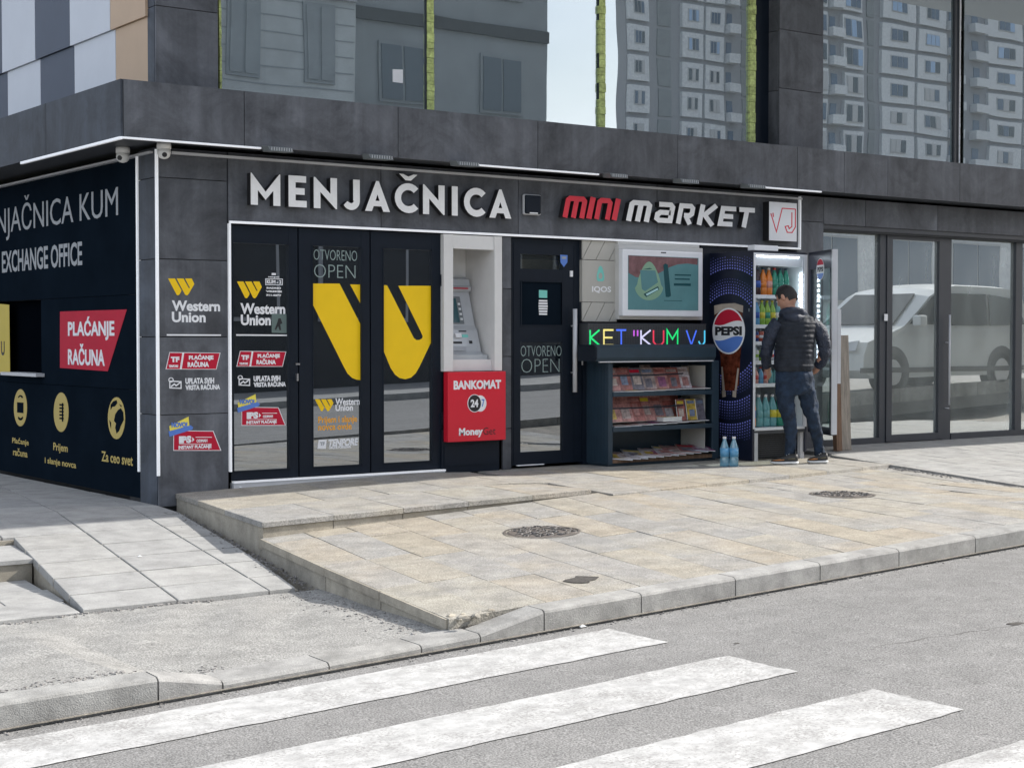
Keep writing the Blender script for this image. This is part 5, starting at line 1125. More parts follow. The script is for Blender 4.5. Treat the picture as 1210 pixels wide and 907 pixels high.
aface(s2(1.10), 1.10, s2(1.118), 1.118, mx0+wd*.28, mx0+wd*.52, 'print_black', 'slot', .005); aface(.142, 1.035, .148, 1.07, mx0+wd*.22, mx0+wd*.60, 'metal_steel', 'cash_slot', .012); aface(s2(1.10), 1.10, s2(1.125), 1.125, mx0+wd*.72, mx0+wd*.8, 'print_black', 'receipt_slot')
bx('keypad_shelf', 'atm_silver', atm, mx0+.01, mx1+.01, .05, .10, .955, 1.0, .004)
mb = MB()
for i in range(4):
    for j in range(3): mb.box(mx0+.03+i*.028, mx0+.052+i*.028, .06+j*.012, .069+j*.012, 1.0, 1.004)
mb.build('keypad', 'metal_steel', atm)
aface(.305, 1.59, .305, 1.60, mx0+.01, mx0+wd*.9, 'print_red', 'logo_stripe', .025)
# red box below
rb = thing('bank_sign_box', ((X0+X3_)/2, -.06, .25), 'bright red box reading BANKOMAT 24/7 MoneyGet under the cash machine', 'sign')
RY = -.07; q0, q1 = FY(529.3, 480, RY)[0], FY(597.7, 480, RY)[0]; qz0, qz1 = FY(560, 521, RY)[1], FY(560, 439, RY)[1]
bx('case', 'box_red', rb, q0, q1, RY, -.001, qz0, qz1, .004)
text('BANKOMAT', 'print_white', rb, 'Y', RY, (536, 449.5, 592, 459), bold=.045)
shape('clock_disc', 'print_white', rb, 'Y', RY, [disc_px(567.3, 476.5, 7.4, 9.6)]); shape('clock_disc', 'print_black', rb, 'Y', RY, [disc_px(560.6, 476.3, 7.6, 10)], th=.0025); shape('clock_ring', 'print_white', rb, 'Y', RY, [disc_px(560.6, 476.3, 8.3, 10.6), disc_px(560.6, 476.3, 7.6, 9.9)], th=.003)
text('24', 'print_white', rb, 'Y', RY, (556, 471.8, 565, 480.8), bold=.04, th=.004); text('7', 'print_blue', rb, 'Y', RY, (569, 471.5, 572.3, 480.3), bold=.01, th=.004)
text('Money', 'print_white', rb, 'Y', RY, (542.3, 505.8, 570.5, 516), bold=.04); text('Get', 'print_black', rb, 'Y', RY, (571, 505, 585.5, 513), bold=.0)
bx('base_panel', 'black_alu', B, X0-.005, X3_-.01, .0, .03, -.03, qz0+.1); bx('base_panel_bead', 'black_alu', B, X0+.02, X3_-.03, -.006, -.001, .03, qz0-.03)
# ================================================================== MARKET FRONT: brand panel, screen, news stand
PYb = .0
def B2(x0, y0, x1, y1, Y): a = FY(x0, (y0+y1)/2, Y)[0]; b = FY(x1, (y0+y1)/2, Y)[0]; return a, b, FY((x0+x1)/2, y1, Y)[1], FY((x0+x1)/2, y0, Y)[1]
t = thing('brand_panel', (4.4, 0, 1.3), 'pale grey wall panel with slanted grooves and a teal drop logo left of the screen', 'sign')
xa, xb = FY(688, 330, PYb)[0], FY(729, 330, PYb)[0]
zt_p, zc1, zc0, zb_p = FY(700, 284, 0)[1], FY(700, 307, 0)[1], FY(700, 357, 0)[1], FY(700, 380, 0)[1]
bx('plate', 'panel_beige', t, xa, xb, .0, .05, zc0+.003, zc1-.003)
def chev(z0, z1, n):
    w = (xb-xa); 
    bx('backing', 'dark_frame', t, xa, xb, .012, .05, z0, z1-.001)
    h = z1-z0; st = w/2.6
    for k in range(-2, 4):
        u = xa+k*st; poly = [(u+.004, z0+.002), (u+st-.004, z0+.002), (u+st-.004+h*.62, z1-.002), (u+.004+h*.62, z1-.002)]
        poly = clip_poly(poly, (xa+.001, 9), (xa+.001, -9)); 
        if len(poly) > 2: poly = clip_poly(poly, (xb-.001, -9), (xb-.001, 9))
        if len(poly) > 2: MB().prism([(p[0], 0, p[1]) for p in poly], (0, .012, 0)).build('slanted_slat', 'panel_beige', t)
chev(zc1, zt_p, 3); chev(zb_p, zc0, 3)
dc = pxuv('Y', -.0005, 709.5, 324.5)
drop = lambda s: [(dc[0]+s*x, dc[1]+s*z) for x, z in [(0, .085), (.02, .07), (.035, .03), (.045, -.01), (.045, -.045), (.03, -.062), (-.03, -.062), (-.045, -.045), (-.045, -.01), (-.035, .03), (-.02, .07)]]
shape('drop_logo', 'teal', t, 'Y', -.0005, [drop(1.0), [(dc[0]+.024*math.cos(a), dc[1]-.012+.03*math.sin(a)) for a in [i*PI/8 for i in range(16)]]], px=False)
text('IQOS', 'print_white', t, 'Y', -.0005, (699.5, 338, 722, 346.5), bold=.03)
# advertising screen
t = thing('advertising_screen', (5, -.05, 1.3), 'white framed advertising screen with a teal and red picture above the news stand', 'screen')
a, b, z0, z1 = B2(728.5, 288, 828, 379, -.02); z0 = FY(728.5, 378.5, -.02)[1]; z1 = FY(728.5, 289, -.02)[1]
bx('back_box', 'panel_light', t, a, b, -.05, .03, z0+.01, z1, .006); bx('top_strip', 'panel_light', t, a+.01, b-.03, -.03, .03, z1+.002, z1+.03)
SYs = -.12; a = FY(736, 330, SYs)[0]; b = FY(830.8, 330, SYs)[0]; z1 = FY(736, 294, SYs)[1]; z0 = FY(736, 373.5, SYs)[1]
bx('frame', 'white_gloss', t, a, b, SYs, -.052, z0, z1, .012); 
ga, gb = FY(742, 330, SYs)[0], FY(825, 330, SYs)[0]; gz1 = FY(742, 301.5, SYs)[1]; gz0 = FY(742, 365.8, SYs)[1]
D = SYs-.0002
bx('display', 'screen_teal', t, ga, gb, SYs-.003, SYs-.0005, gz0, gz1); D = SYs-.003
c3 = lambda x, y: (700+x/7.556, 270+y/7.556)
shape('display_picture', 'screen_red', t, 'Y', D, [[c3(322, 240), c3(940, 268), c3(938, 325), c3(850, 312), c3(760, 320), c3(690, 345), c3(600, 395), c3(500, 430), c3(390, 435), c3(322, 395)]], th=.001)
egg = [c3(505+130*math.cos(i*PI/14)*(1 if math.sin(i*PI/14) < 0 else .82-.25*math.sin(i*PI/14)), 500-(205 if math.sin(i*PI/14) > 0 else 140)*math.sin(i*PI/14)) for i in range(28)]
shape('display_picture', 'screen_green', t, 'Y', D, [egg], th=.0018)
shape('display_picture', 'screen_teal', t, 'Y', D, [[c3(425, 370), c3(560, 375), c3(585, 480), c3(470, 560), c3(440, 540)]], th=.0024)
shape('display_picture', 'screen_dark', t, 'Y', D, [[c3(445, 365), c3(510, 352), c3(535, 360), c3(500, 364)]], th=.003); shape('display_picture', 'screen_dark', t, 'Y', D, [[c3(455, 585), c3(585, 515), c3(595, 545), c3(480, 612)]], th=.0028); shape('display_picture', 'screen_pale', t, 'Y', D, [[c3(475, 585), c3(580, 530), c3(588, 545), c3(485, 600)]], th=.0033)
shape('display_picture', 'screen_dark', t, 'Y', D, [[c3(632, 325), c3(650, 312), c3(672, 322), c3(700, 600), c3(680, 612), c3(655, 610)]], th=.003)
for x0_, x1_, y_, h_ in ((735, 880, 408, 12), (735, 868, 444, 12), (727, 878, 488, 22), (640, 800, 640, 5)): shape('display_line', 'screen_dark', t, 'Y', D, [[c3(x0_, y_), c3(x1_, y_+3), c3(x1_, y_+3+h_), c3(x0_, y_+h_)]], th=.0015)
bx('camera_slot', 'print_black', t, FY(781, 298, SYs)[0], FY(787, 298, SYs)[0], SYs-.001, SYs+.001, FY(784, 299.2, SYs)[1], FY(784, 297.8, SYs)[1])
# scrolling letter board
LYb = -.10; t = thing('led_display', (5, -.05, 1.15), 'dark scrolling display showing KET "KUM VJ in many colours above the news stand', 'display')
a = FY(694.7, 400, LYb)[0]; b = FY(834, 400, LYb)[0]; z1 = FY(695, 383, LYb)[1]; z0 = FY(695, 414.5, LYb)[1]
bx('case', 'led_board', t, a, b, LYb, .03, z0, z1); bx('case_edge', 'dark_frame', t, a-.004, b+.004, LYb-.004, .03, z1+.001, z1+.012)
mb = MB()
gx = 46
for i in range(1, gx): x = lerp(a, b, i/gx); mb.box(x-.0012, x+.0012, LYb-.0008, LYb-.0003, z0+.004, z1-.004)
for i in range(1, 16): z = lerp(z0, z1, i/16); mb.box(a+.004, b-.004, LYb-.0015, LYb-.0009, z-.001, z+.001)
o = mb.build('pixel_grid', 'print_black', t); o['kind'] = 'stuff'
c7 = lambda x, y: (680+x/7.118, 370+y/7.118)
LD = {'K': (1, [[(0, 0), (0, 1)], [(1, 1), (.05, .5), (1, 0)]]), 'E': (1, [[(1, 1), (0, 1), (0, 0), (1, 0)], [(0, .5), (.9, .5)]]), 'T': (1, [[(0, 1), (1, 1)], [(.5, 1), (.5, 0)]]), '"': (1, [[(.15, 1), (.15, .6)], [(.85, 1), (.85, .6)]]),
      'U': (1, [[(0, 1), (0, .22), (.25, 0), (.75, 0), (1, .22), (1, 1)]]), 'M': (1, [[(0, 0), (0, 1), (.5, .4), (1, 1), (1, 0)]]), 'V': (1, [[(0, 1), (.5, 0), (1, 1)]]), 'J': (1, [[(1, 1), (1, .22), (.7, 0), (.3, 0), (0, .25)]])}
for ch, x0_, x1_, m in (('K', 122, 200, 'led_green'), ('E', 238, 318, 'led_yellow'), ('T', 342, 425, 'led_blue'), ('"', 484, 528, 'led_violet'), ('K', 550, 630, 'led_pale'), ('U', 655, 740, 'led_red'), ('M', 770, 858, 'led_green'), ('V', 932, 1015, 'led_blue'), ('J', 1035, 1085, 'led_cyan')):
    u0 = pxuv('Y', LYb, *c7(x0_, 200))[0]; u1 = pxuv('Y', LYb, *c7(x1_, 200))[0]; v1 = FY(760, 390.0, LYb)[1]; v0 = FY(760, 407.5, LYb)[1]
    w0, paths = LD[ch]; asp = (u1-u0)/(v1-v0); paths = [[(x*asp, y) for x, y in p] for p in paths]
    strokes('letter', m, t, 'Y', LYb-.0015, paths, .12, .0015, (u0, v0, u1, v1, asp))
# news stand cabinet
NX0, NX1 = 4.272, 5.655; NY = -.30; zf_ = -.03
ns = thing('news_stand', (4.96, -.1, zf_), 'navy metal news stand cabinet with three shelves of magazines under the scrolling display', 'news stand')
zN1 = FY(719, 431, NY)[1]
bx('side_wall', 'navy_metal', ns, NX0, NX0+.018, NY+.02, .14, zf_+.02, zN1+.03); bx('side_wall', 'navy_metal', ns, NX1-.02, NX1, NY+.02, .14, zf_+.02, zN1+.03)
mb = MB()
for k in range(9): y = NY+.06+k*.045; mb.box(NX0-.004, NX0-.0005, y, y+.004, zf_+.04, zN1)
mb.build('side_rib', 'navy_metal', ns)
bx('front_stile', 'navy_metal', ns, NX0-.002, NX0+.05, NY, NY+.018, zf_+.02, zN1+.03, .002); bx('front_stile', 'navy_metal', ns, NX1-.085, NX1, NY, NY+.018, zf_+.02, zN1+.03, .002)
bx('back_wall', 'navy_metal', ns, NX0+.02, NX1-.021, .12, .14, zf_+.02, zN1+.03)
bx('inner_side', 'panel_beige', ns, NX1-.13, NX1-.125, NY+.06, .10, zf_+.10, zN1-.02)
sx0, sx1 = NX0+.05, NX1-.09
zS = [zf_+.065, FY(719, 505.5, NY)[1], FY(719, 464, NY)[1]]
for k, z in enumerate(zS):
    bx('shelf', 'navy_metal' if k else 'wood_brown', ns, sx0, sx1, NY+.0, .118, z-.035, z); 
    if k: bx('shelf_lip', 'navy_metal', ns, sx0, sx1, NY-.008, NY-.001, z-.038, z+.004)
bx('base_board', 'navy_metal', ns, NX0+.02, NX1-.02, NY+.03, .11, zf_, zS[0]-.036)
for z in (FY(719, 444, NY)[1], FY(719, 483, NY)[1]):
    MB().tube([(sx0, NY+.03, z), (sx0+.5, NY+.03, z+.0), (sx1-.35, NY+.03, z+.01)], .007, 8).build('retaining_rail', 'black_alu', ns)
# roller shutter box over the stand
SYr = -.36; rs = thing('shutter_box', (5, -.2, zN1+.03), 'navy rolled shutter box on top of the news stand', 'shutter')
ra, rb_ = FY(705.5, 418, SYr)[0], FY(846, 418, SYr)[0]
rz1 = FY(716, 407, SYr)[1]; rz0 = zN1+.035
cap_ = [(SYr+.02, rz0), (SYr, rz0+.03), (SYr, rz1-.03), (SYr+.03, rz1), (-.105, rz1+.0), (-.105, rz0)]
MB().prism([(ra, y, z) for y, z in cap_], (rb_-ra, 0, 0)).build('housing', 'navy_metal', rs); MB().prism([(ra-.02, y*1.0-(.004), z) for y, z in cap_], (.019, 0, 0)).build('end_cap', 'black_alu', rs)
bx('bottom_rail', 'rail_grey', rs, ra+.04, rb_-.02, SYr+.012, SYr+.03, rz0-.012, rz0-.002)
bx('hinge_rod', 'rail_grey', B, X2(684), X2(685), -.01, .0, .9, 1.2); bx('reveal_post', 'black_alu', B, X2(687.2), FY(694, 420, .03)[0], .02, .12, -.02, 2.05); bx('reveal_back', 'black_alu', B, FY(694, 420, .03)[0], 5.8, .15, .2, -.02, 2.05)
bx('wall_panel', 'black_alu', B, FY(828, 330, 0)[0], 6.42, .0, .05, zf_, 2.055)
# magazines: each is a slim bent-corner booklet
def mag(c, w, h, tilt, yaw, mat, lab, grp, th=.006, roll=0.):
    """c = lower front-left corner; tilt = lean back angle from lying flat"""
    t_ = thing('magazine', c, lab, 'magazine', grp)
    ux = Vector((math.cos(yaw), math.sin(yaw), 0)); fl = Vector((-math.sin(yaw)*math.cos(tilt), math.cos(yaw)*math.cos(tilt), math.sin(tilt))); nn = ux.cross(fl)
    ux = (ux*math.cos(roll)+fl*math.sin(roll)); fl = nn.cross(ux)
    c = Vector(c); P = lambda a, b, n=0: c+ux*a+fl*b+nn*n
    bm = MB(); bm.hexa([P(0, 0), P(w, 0), P(w, h), P(0, h), P(0, 0, th), P(w, 0, th), P(w, h, th*.7), P(0, h, th*.7)]); bm.build('pages', 'paper_white', t_)
    MB().hexa([P(-.001, -.001, th+.0003), P(w+.001, -.001, th+.0003), P(w, h, th*.7+.0003), P(0, h, th*.7+.0003), P(-.001, -.001, th+.0012), P(w+.001, -.001, th+.0012), P(w, h, th*.7+.0012), P(0, h, th*.7+.0012)]).build('cover', mat, t_)
    # cover picture and title block
    a0, a1 = w*random.uniform(.1, .3), w*random.uniform(.6, .9); b0, b1 = h*random.uniform(.1, .25), h*random.uniform(.45, .7)
    MB().hexa([P(a0, b0, th+.0012), P(a1, b0, th+.0012), P(a1, b1, th+.001), P(a0, b1, th+.001), P(a0, b0, th+.0022), P(a1, b0, th+.0022), P(a1, b1, th+.0018), P(a0, b1, th+.0018)]).build('cover_picture', 'cover_%d' % random.randrange(10), t_)
    MB().hexa([P(w*.08, h*.78, th*.9+.0012), P(w*.85, h*.78, th*.9+.0012), P(w*.85, h*.92, th*.8+.0012), P(w*.08, h*.92, th*.8+.0012), P(w*.08, h*.78, th*.9+.002), P(w*.85, h*.78, th*.9+.002), P(w*.85, h*.92, th*.8+.002), P(w*.08, h*.92, th*.8+.002)]).build('title_block', random.choice(['print_red', 'cover_8', 'poster_yellow', 'cover_3', 'cover_2', 'cover_0']), t_)
    return t_
ORD = ['leftmost', 'second from left', 'third from left', 'fourth from left', 'fifth from left', 'sixth from left', 'seventh from left', 'eighth from left', 'ninth from left', 'tenth from left', 'eleventh from left', 'rightmost']
CN = ['pinkish', 'pale blue', 'dark red', 'blue', 'cream', 'purple', 'dark slate', 'yellow', 'grey', 'white']
def cn(i): return CN[i]
seq = [9, 9, 1, 9, 9, 2, 1, 0, 8, 2, 3, 5]
for i in range(12):
    x = sx0+.005+i*(sx1-sx0-.2)/11; k = seq[i]
    mag((x, NY+.02, zS[0]+.002+i*.0035), .20, .30, R(9+random.uniform(-1, 3)), R(random.uniform(-3, 3)), 'cover_%d' % k, cn(k)+' magazine fanned on the bottom shelf, '+ORD[i], 'magazines fanned on the bottom shelf', roll=R(-28))
for i in range(8):
    x = sx0+.03+i*(sx1-sx0-.25)/7; k = [9, 8, 0, 6, 8, 9, 8, 6][i]
    mag((x, NY+.01, zS[1]+.002+.004*i), .19, .26, R(5), R(random.uniform(-9, 3)), 'cover_%d' % k, cn(k)+' magazine lying flat at the front of the middle shelf, '+ORD[i if i < 7 else 11], 'magazines lying flat on the middle shelf')
for i in range(7):
    x = sx0+.01+i*.145; k = [0, 0, 2, 0, 0, 2, 0][i]
    if i > 5: continue
    mag((x, NY+.07+.01*i, zS[1]+.04), .16, .25, R(66), R(random.uniform(-6, 6)), 'cover_%d' % k, cn(k)+' magazine leaning upright on the middle shelf, '+ORD[i], 'magazines leaning on the middle shelf', th=.02)
for i, (k, w) in enumerate(((2, .11), (7, .13), (6, .11))):
    mag((sx1-.40+.125*i, NY+.05, zS[1]+.04), w, .2, R(80), R(4), 'cover_%d' % k, cn(k)+' booklet standing upright at the right end of the middle shelf, '+('left', 'centre', 'right')[i], 'booklets at the right of the middle shelf', th=.012)
for i in range(4):
    mag((sx1-.62, NY+.005, zS[1]+.036+.011*i), .24, .16, 0, R(random.uniform(-3, 3)), 'cover_7', ('bottom', 'second', 'third', 'topmost')[i]+' yellow newspaper of the small pile on the middle news shelf', 'yellow newspapers in a pile', th=.009)
for i in range(7):
    x = sx0+.01+i*.15; k = [0, 2, 6, 8, 0, 2, 9][i]
    mag((x, NY+.09, zS[2]+.012), .15, .22, R(70), R(random.uniform(-8, 8)), 'cover_%d' % k, cn(k)+' magazine standing on the top shelf, '+ORD[i], 'magazines standing on the top shelf', th=.01)
for i in range(8):
    x = sx0+.02+i*(sx1-sx0-.25)/7; k = [9, 4, 6, 0, 8, 6, 9, 6][i]
    mag((x, NY+.005, zS[2]+.002+.002*i), .2, .2, R(4), R(random.uniform(-8, 8)), 'cover_%d' % k, cn(k)+' magazine lying flat at the front of the top shelf, '+ORD[i if i < 7 else 11], 'magazines lying flat on the top shelf')

# ================================================================== FRIDGE
FX0, FX1, FYf, FYb = 5.81, 6.56, -.60, .03
FZT, FZB = 1.985, FY(890, 505.5, FYf)[1]
fg = thing('drinks_fridge', (6.18, -.3, zf_), 'open dark blue drinks fridge with a PEPSI globe on its side', 'fridge')
w_ = .03
bx('side_panel', 'fridge_black', fg, FX0, FX0+w_, FYf, FYb, zf_+.0, FZT, .004); bx('side_panel', 'fridge_black', fg, FX1-w_, FX1, FYf+.0, FYb, zf_+.06, FZT, .004)
bx('top_panel', 'fridge_black', fg, FX0+w_+.001, FX1-w_-.001, FYf, FYb, FZT-.035, FZT); bx('back_panel', 'fridge_white', fg, FX0+w_+.001, FX1-w_-.001, FYb-.05, FYb, FZB, FZT-.036)
bx('bottom_panel', 'fridge_white', fg, FX0+w_+.001, FX1-w_-.001, FYf+.001, FYb-.051, FZB-.03, FZB+.0)
bx('liner', 'fridge_white', fg, FX0+w_+.001, FX0+w_+.008, FYf+.02, FYb-.051, FZB+.001, FZT-.036); bx('liner', 'fridge_white', fg, FX1-w_-.03, FX1-w_-.001, FYf+.012, FYb-.051, FZB+.001, FZT-.036)
# bright inner rim
bx('rim', 'white_gloss', fg, FX0+.006, FX0+w_+.002, FYf-.006, FYf-.001, FZB-.01, FZT-.02); bx('rim', 'white_gloss', fg, FX1-w_-.025, FX1-.012, FYf-.006, FYf-.001, FZB-.01, FZT-.02)
bx('rim', 'white_gloss', fg, FX0+w_+.003, FX1-w_-.026, FYf-.006, FYf-.001, FZB-.026, FZB-.002); bx('rim', 'white_gloss', fg, FX0+w_+.003, FX1-w_-.026, FYf-.006, FYf-.001, FZT-.045, FZT-.02)
bx('header', 'fridge_white', fg, FX0+w_+.009, FX1-w_-.031, FYf+.02, FYf+.2, FZT-.14, FZT-.036)
mb = MB()
for k in range(18): z = FZT-.22-k*.05; mb.box(FX1-w_-.05, FX1-w_-.031, FYf+.02, FYf+.035, z-.016, z+.016)
mb.build('light_strip', 'fridge_led', fg)
mb = MB()
for k in range(14): x = lerp(FX0+.08, FX1-.12, k/13); mb.box(x-.014, x+.014, FYf+.012, FYf+.019, FZT-.05, FZT-.038)
mb.build('light_strip', 'fridge_led', fg)
MB().lathe([(.001, .012), (.10, .010), (.14, .0)], (6.1, FYf+.32, FZT-.22), 24).build('fan_cover', 'fridge_white', fg)
# base: feet, dark machine bay
bx('foot', 'rail_grey', fg, FX0+.03, FX0+.075, FYf+.0, FYf+.04, zf_, FZB-.05); bx('foot', 'rail_grey', fg, FX1-.07, FX1-.02, FYf+.02, FYf+.06, zf_, FZB-.05)
bx('machine_bay', 'mesh_black', fg, FX0+.08, FX1-.031, FYf+.12, FYb-.01, zf_+.01, FZB-.04); bx('base_rail', 'dark_frame', fg, FX0+.031, FX1-.031, FYf+.003, FYf+.10, FZB-.062, FZB-.033)
mb = MB()
for k in range(11): z = zf_+.03+k*.02; mb.box(FX0+.1, FX1-.05, FYf+.113, FYf+.119, z, z+.005)
mb.build('grille', 'dark_frame', fg)
# shelves
shz = [FY(893, y, FYf)[1] for y in (497.5+5, 457, 407, 387, 350.5)]
SHY = [(FZB+.002), FY(893, 455.5, FYf)[1], FY(893, 431, FYf)[1], FY(893, 405.5, FYf)[1], FY(893, 386, FYf)[1], FY(893, 350, FYf)[1]]
SHY = [FZB+.002, FY(893, 454, FYf)[1], FY(893, 427, FYf)[1], FY(893, 404, FYf)[1], FY(893, 384, FYf)[1], FY(893, 348.5, FYf)[1]]
for z in SHY[1:]:
    bx('shelf', 'fridge_white', fg, FX0+w_+.01, FX1-w_-.032, FYf+.05, FYb-.06, z-.012, z); bx('price_rail', 'white_gloss', fg, FX0+w_+.009, FX1-w_-.032, FYf+.04, FYf+.049, z-.03, z+.006)
    for k in range(4): x = FX0+.06+k*.16; bx('price_tag', 'paper_white', fg, x, x+.05, FYf+.037, FYf+.0395, z-.026, z+.0)
# side graphics (on the side facing left)
SXf = FX0-.0005
dots = MB()
def dotarc(cy_, cz_, r, rows, a0, a1):
    for j in range(rows):
        rr = r+j*.027; n = int(rr*2*PI*(a1-a0)/360/.034)
        for i in range(n+1):
            a = R(a0+(a1-a0)*i/n); y = cy_+rr*math.cos(a); z = cz_+rr*math.sin(a); s = .0085*(1-.75*j/rows)+.0005
            if FYf+.012 < y < FYb-.015 and zf_+.2 < z < FZT-.05: dots.add([(SXf-.001, y-s, z), (SXf-.001, y, z-s), (SXf-.001, y+s, z), (SXf-.001, y, z+s)], [(0, 1, 2, 3)])
gy, gz = FX(861, 391, FX0); 
for r in (.42, .66): dotarc(gy, gz-.05, r, 6, 20, 160)
for r in (.40, .64, .86): dotarc(gy, gz-.05, r, 7, 200, 345)
for r in (.44,): dotarc(gy, gz-.05, r, 6, -35, 25)
o = dots.build('dot_pattern', 'fridge_dot', fg); o['kind'] = 'stuff'
SXq = lambda pts: [[(-FX(x, y, FX0)[0], FX(x, y, FX0)[1]) for x, y in p] for p in pts]
c5 = lambda x, y: (820+x/6.047, 280+y/6.047); c6 = lambda x, y: (820+x/6.047, 420+y/6.047)
def sh_(n, m, pts, th): return shape(n, m, fg, 'X', SXf, SXq([pts]), th=th, px=False)
sh_('glass_picture', 'cola', [c5(145, 490), c5(352, 490), c5(345, 600), c5(338, 800), c6(330, 40), c6(322, 200), c6(305, 250), c6(205, 250), c6(195, 100), c6(190, 0), c5(165, 750), c5(150, 600)], .0015)
sh_('froth_picture', 'froth', [c5(145, 490), c5(200, 478), c5(290, 472), c5(352, 490), c5(350, 540), c5(300, 520), c5(200, 525), c5(148, 555)], .002)
sh_('glass_foot_picture', 'froth', [c6(200, 252), c6(226, 252), c6(228, 292), c6(204, 300)], .002); sh_('glass_foot_picture', 'froth', [c6(278, 252), c6(304, 252), c6(300, 300), c6(276, 294)], .002); sh_('glass_edge_picture', 'froth', [c6(196, 80), c6(206, 80), c6(222, 250), c6(205, 250)], .0021); sh_('glass_edge_picture', 'froth', [c6(312, 90), c6(324, 90), c6(306, 250), c6(292, 250)], .0021)
rG = .225; gc = (-gy, gz)
ci = lambda r, a0=0, a1=360, n=40: [(gc[0]+r*math.cos(R(a0+(a1-a0)*i/n)), gc[1]+r*math.sin(R(a0+(a1-a0)*i/n))) for i in range(n+1)]
def sg(n, m, pts, th): return shape(n, m, fg, 'X', SXf, [pts], th=th, px=False)
sg('globe_ring', 'print_white', ci(rG)[:-1], .003)
r2 = rG*.93
wav = lambda u, off: gc[1]+off+.022*math.sin((u-gc[0])/r2*2.6)
import math as _m
def seg(top):
    h = .078 if top else -.072; pts = []; us = [gc[0]+r2*.93*(i/16*2-1) for i in range(17)]
    for u in us: pts.append((u, wav(u, h)))
    al = _m.degrees(_m.atan2(wav(us[-1], h)-gc[1], us[-1]-gc[0])); be = _m.degrees(_m.atan2(wav(us[0], h)-gc[1], us[0]-gc[0]))
    if top: arcp = ci(r2, al, be if be > 0 else be+360, 22)
    else: arcp = ci(r2, al, (be-360 if be > 0 else be), 22)
    return pts+arcp
sg('globe_red', 'print_red', seg(True), .004); sg('globe_blue', 'print_blue', seg(False), .004)
text('PEPSI', 'print_black', fg, 'X', SXf, (gc[0]-.185, gc[1]+.045, gc[0]+.185, gc[1]-.043), bold=.05, th=.0048, px=False)
bx('lock', 'metal_steel', fg, FX0-.01, FX0-.001, FYf+.04, FYf+.05, FX(886, 368, FX0)[1], FX(886, 366, FX0)[1]+.01)
# open door, hinged at the right front corner
DA = R(27); dh = Vector((FX1-.01, FYf-.02, 0)); du = Vector((-math.sin(DA), -math.cos(DA), 0)); dn_ = Vector((math.cos(DA), -math.sin(DA), 0))  # dn_: outward face
DWd = .64; dz0, dz1 = FZB-.06, FZT-.0
def dbox(name, mat, a, b, n0, n1, z0, z1):
    P = lambda u, n, z: dh+du*u+dn_*n+Vector((0, 0, z)); return MB().hexa([P(a, n0, z0), P(b, n0, z0), P(b, n1, z0), P(a, n1, z0), P(a, n0, z1), P(b, n0, z1), P(b, n1, z1), P(a, n1, z1)]).build(name, mat, fg)
dfr = MB(); P = lambda u, n, z: dh+du*u+dn_*n+Vector((0, 0, z))
for (a, b, z0, z1) in ((0, .055, dz0, dz1), (DWd-.05, DWd, dz0, dz1), (.056, DWd-.051, dz0, dz0+.07), (.056, DWd-.051, dz1-.17, dz1)):
    dfr.hexa([P(a, 0, z0), P(b, 0, z0), P(b, .04, z0), P(a, .04, z0), P(a, 0, z1), P(b, 0, z1), P(b, .04, z1), P(a, .04, z1)])
dr = dfr.build('door', 'fridge_black', fg)
MB().hexa([P(.0565, .015, dz0+.071), P(DWd-.0515, .015, dz0+.071), P(DWd-.0515, .021, dz0+.071), P(.0565, .021, dz0+.071), P(.0565, .015, dz1-.171), P(DWd-.0515, .015, dz1-.171), P(DWd-.0515, .021, dz1-.171), P(.0565, .021, dz1-.171)]).build('door_glass', 'glass_clear', dr)
MB().hexa([P(DWd+.001, -.004, dz0+.01), P(DWd+.022, -.004, dz0+.01), P(DWd+.022, .05, dz0+.01), P(DWd+.001, .05, dz0+.01), P(DWd+.001, -.004, dz1), P(DWd+.022, -.004, dz1), P(DWd+.022, .05, dz1), P(DWd+.001, .05, dz1)]).build('door_edge', 'rail_grey', dr)
MB().hexa([P(DWd-.03, .052, .72), P(DWd+.022, .052, .72), P(DWd+.022, .085, .72), P(DWd-.03, .085, .72), P(DWd-.03, .052, 1.42), P(DWd+.022, .052, 1.42), P(DWd+.022, .085, 1.42), P(DWd-.03, .085, 1.42)]).build('door_grip', 'rail_grey', dr)
def ddisc(cu, cz_, ru, rz, mat, name, n_, a0=0, a1=360):
    pts = [P(cu+ru*math.cos(R(a0+(a1-a0)*i/24)), n_, cz_+rz*math.sin(R(a0+(a1-a0)*i/24))) for i in range(24+(a1-a0 < 360))]
    return MB().prism(pts, -dn_*.0015).build(name, mat, dr)
cu = DWd*.52; czd = 1.81
ddisc(cu, czd, .105, .105, 'print_white', 'globe_ring', -.001); ddisc(cu, czd, .097, .097, 'print_red', 'globe_red', -.003, 25, 155); ddisc(cu, czd, .097, .097, 'print_blue', 'globe_blue', -.003, 205, 335)
# mirrored black word across the inner face
vs, fs = text_raw('PEPSI', .04, .5); xw = max(v.x for v in vs); yw = max(v.y for v in vs); mb = MB()
mb.add([P(cu-.08+.16*(v.x/xw), -.0032-(v.z+.5)*.001, czd-.022+.044*v.y/yw) for v in vs], fs); mb.build('lettering', 'print_black', dr)
bx('top_box', 'white_gloss', fg, FY(892, 292, FYf)[0], FY(920, 292, FYf)[0]+.0, FYf+.0, FYf+.1, FZT+.002, FZT+.055, .008)
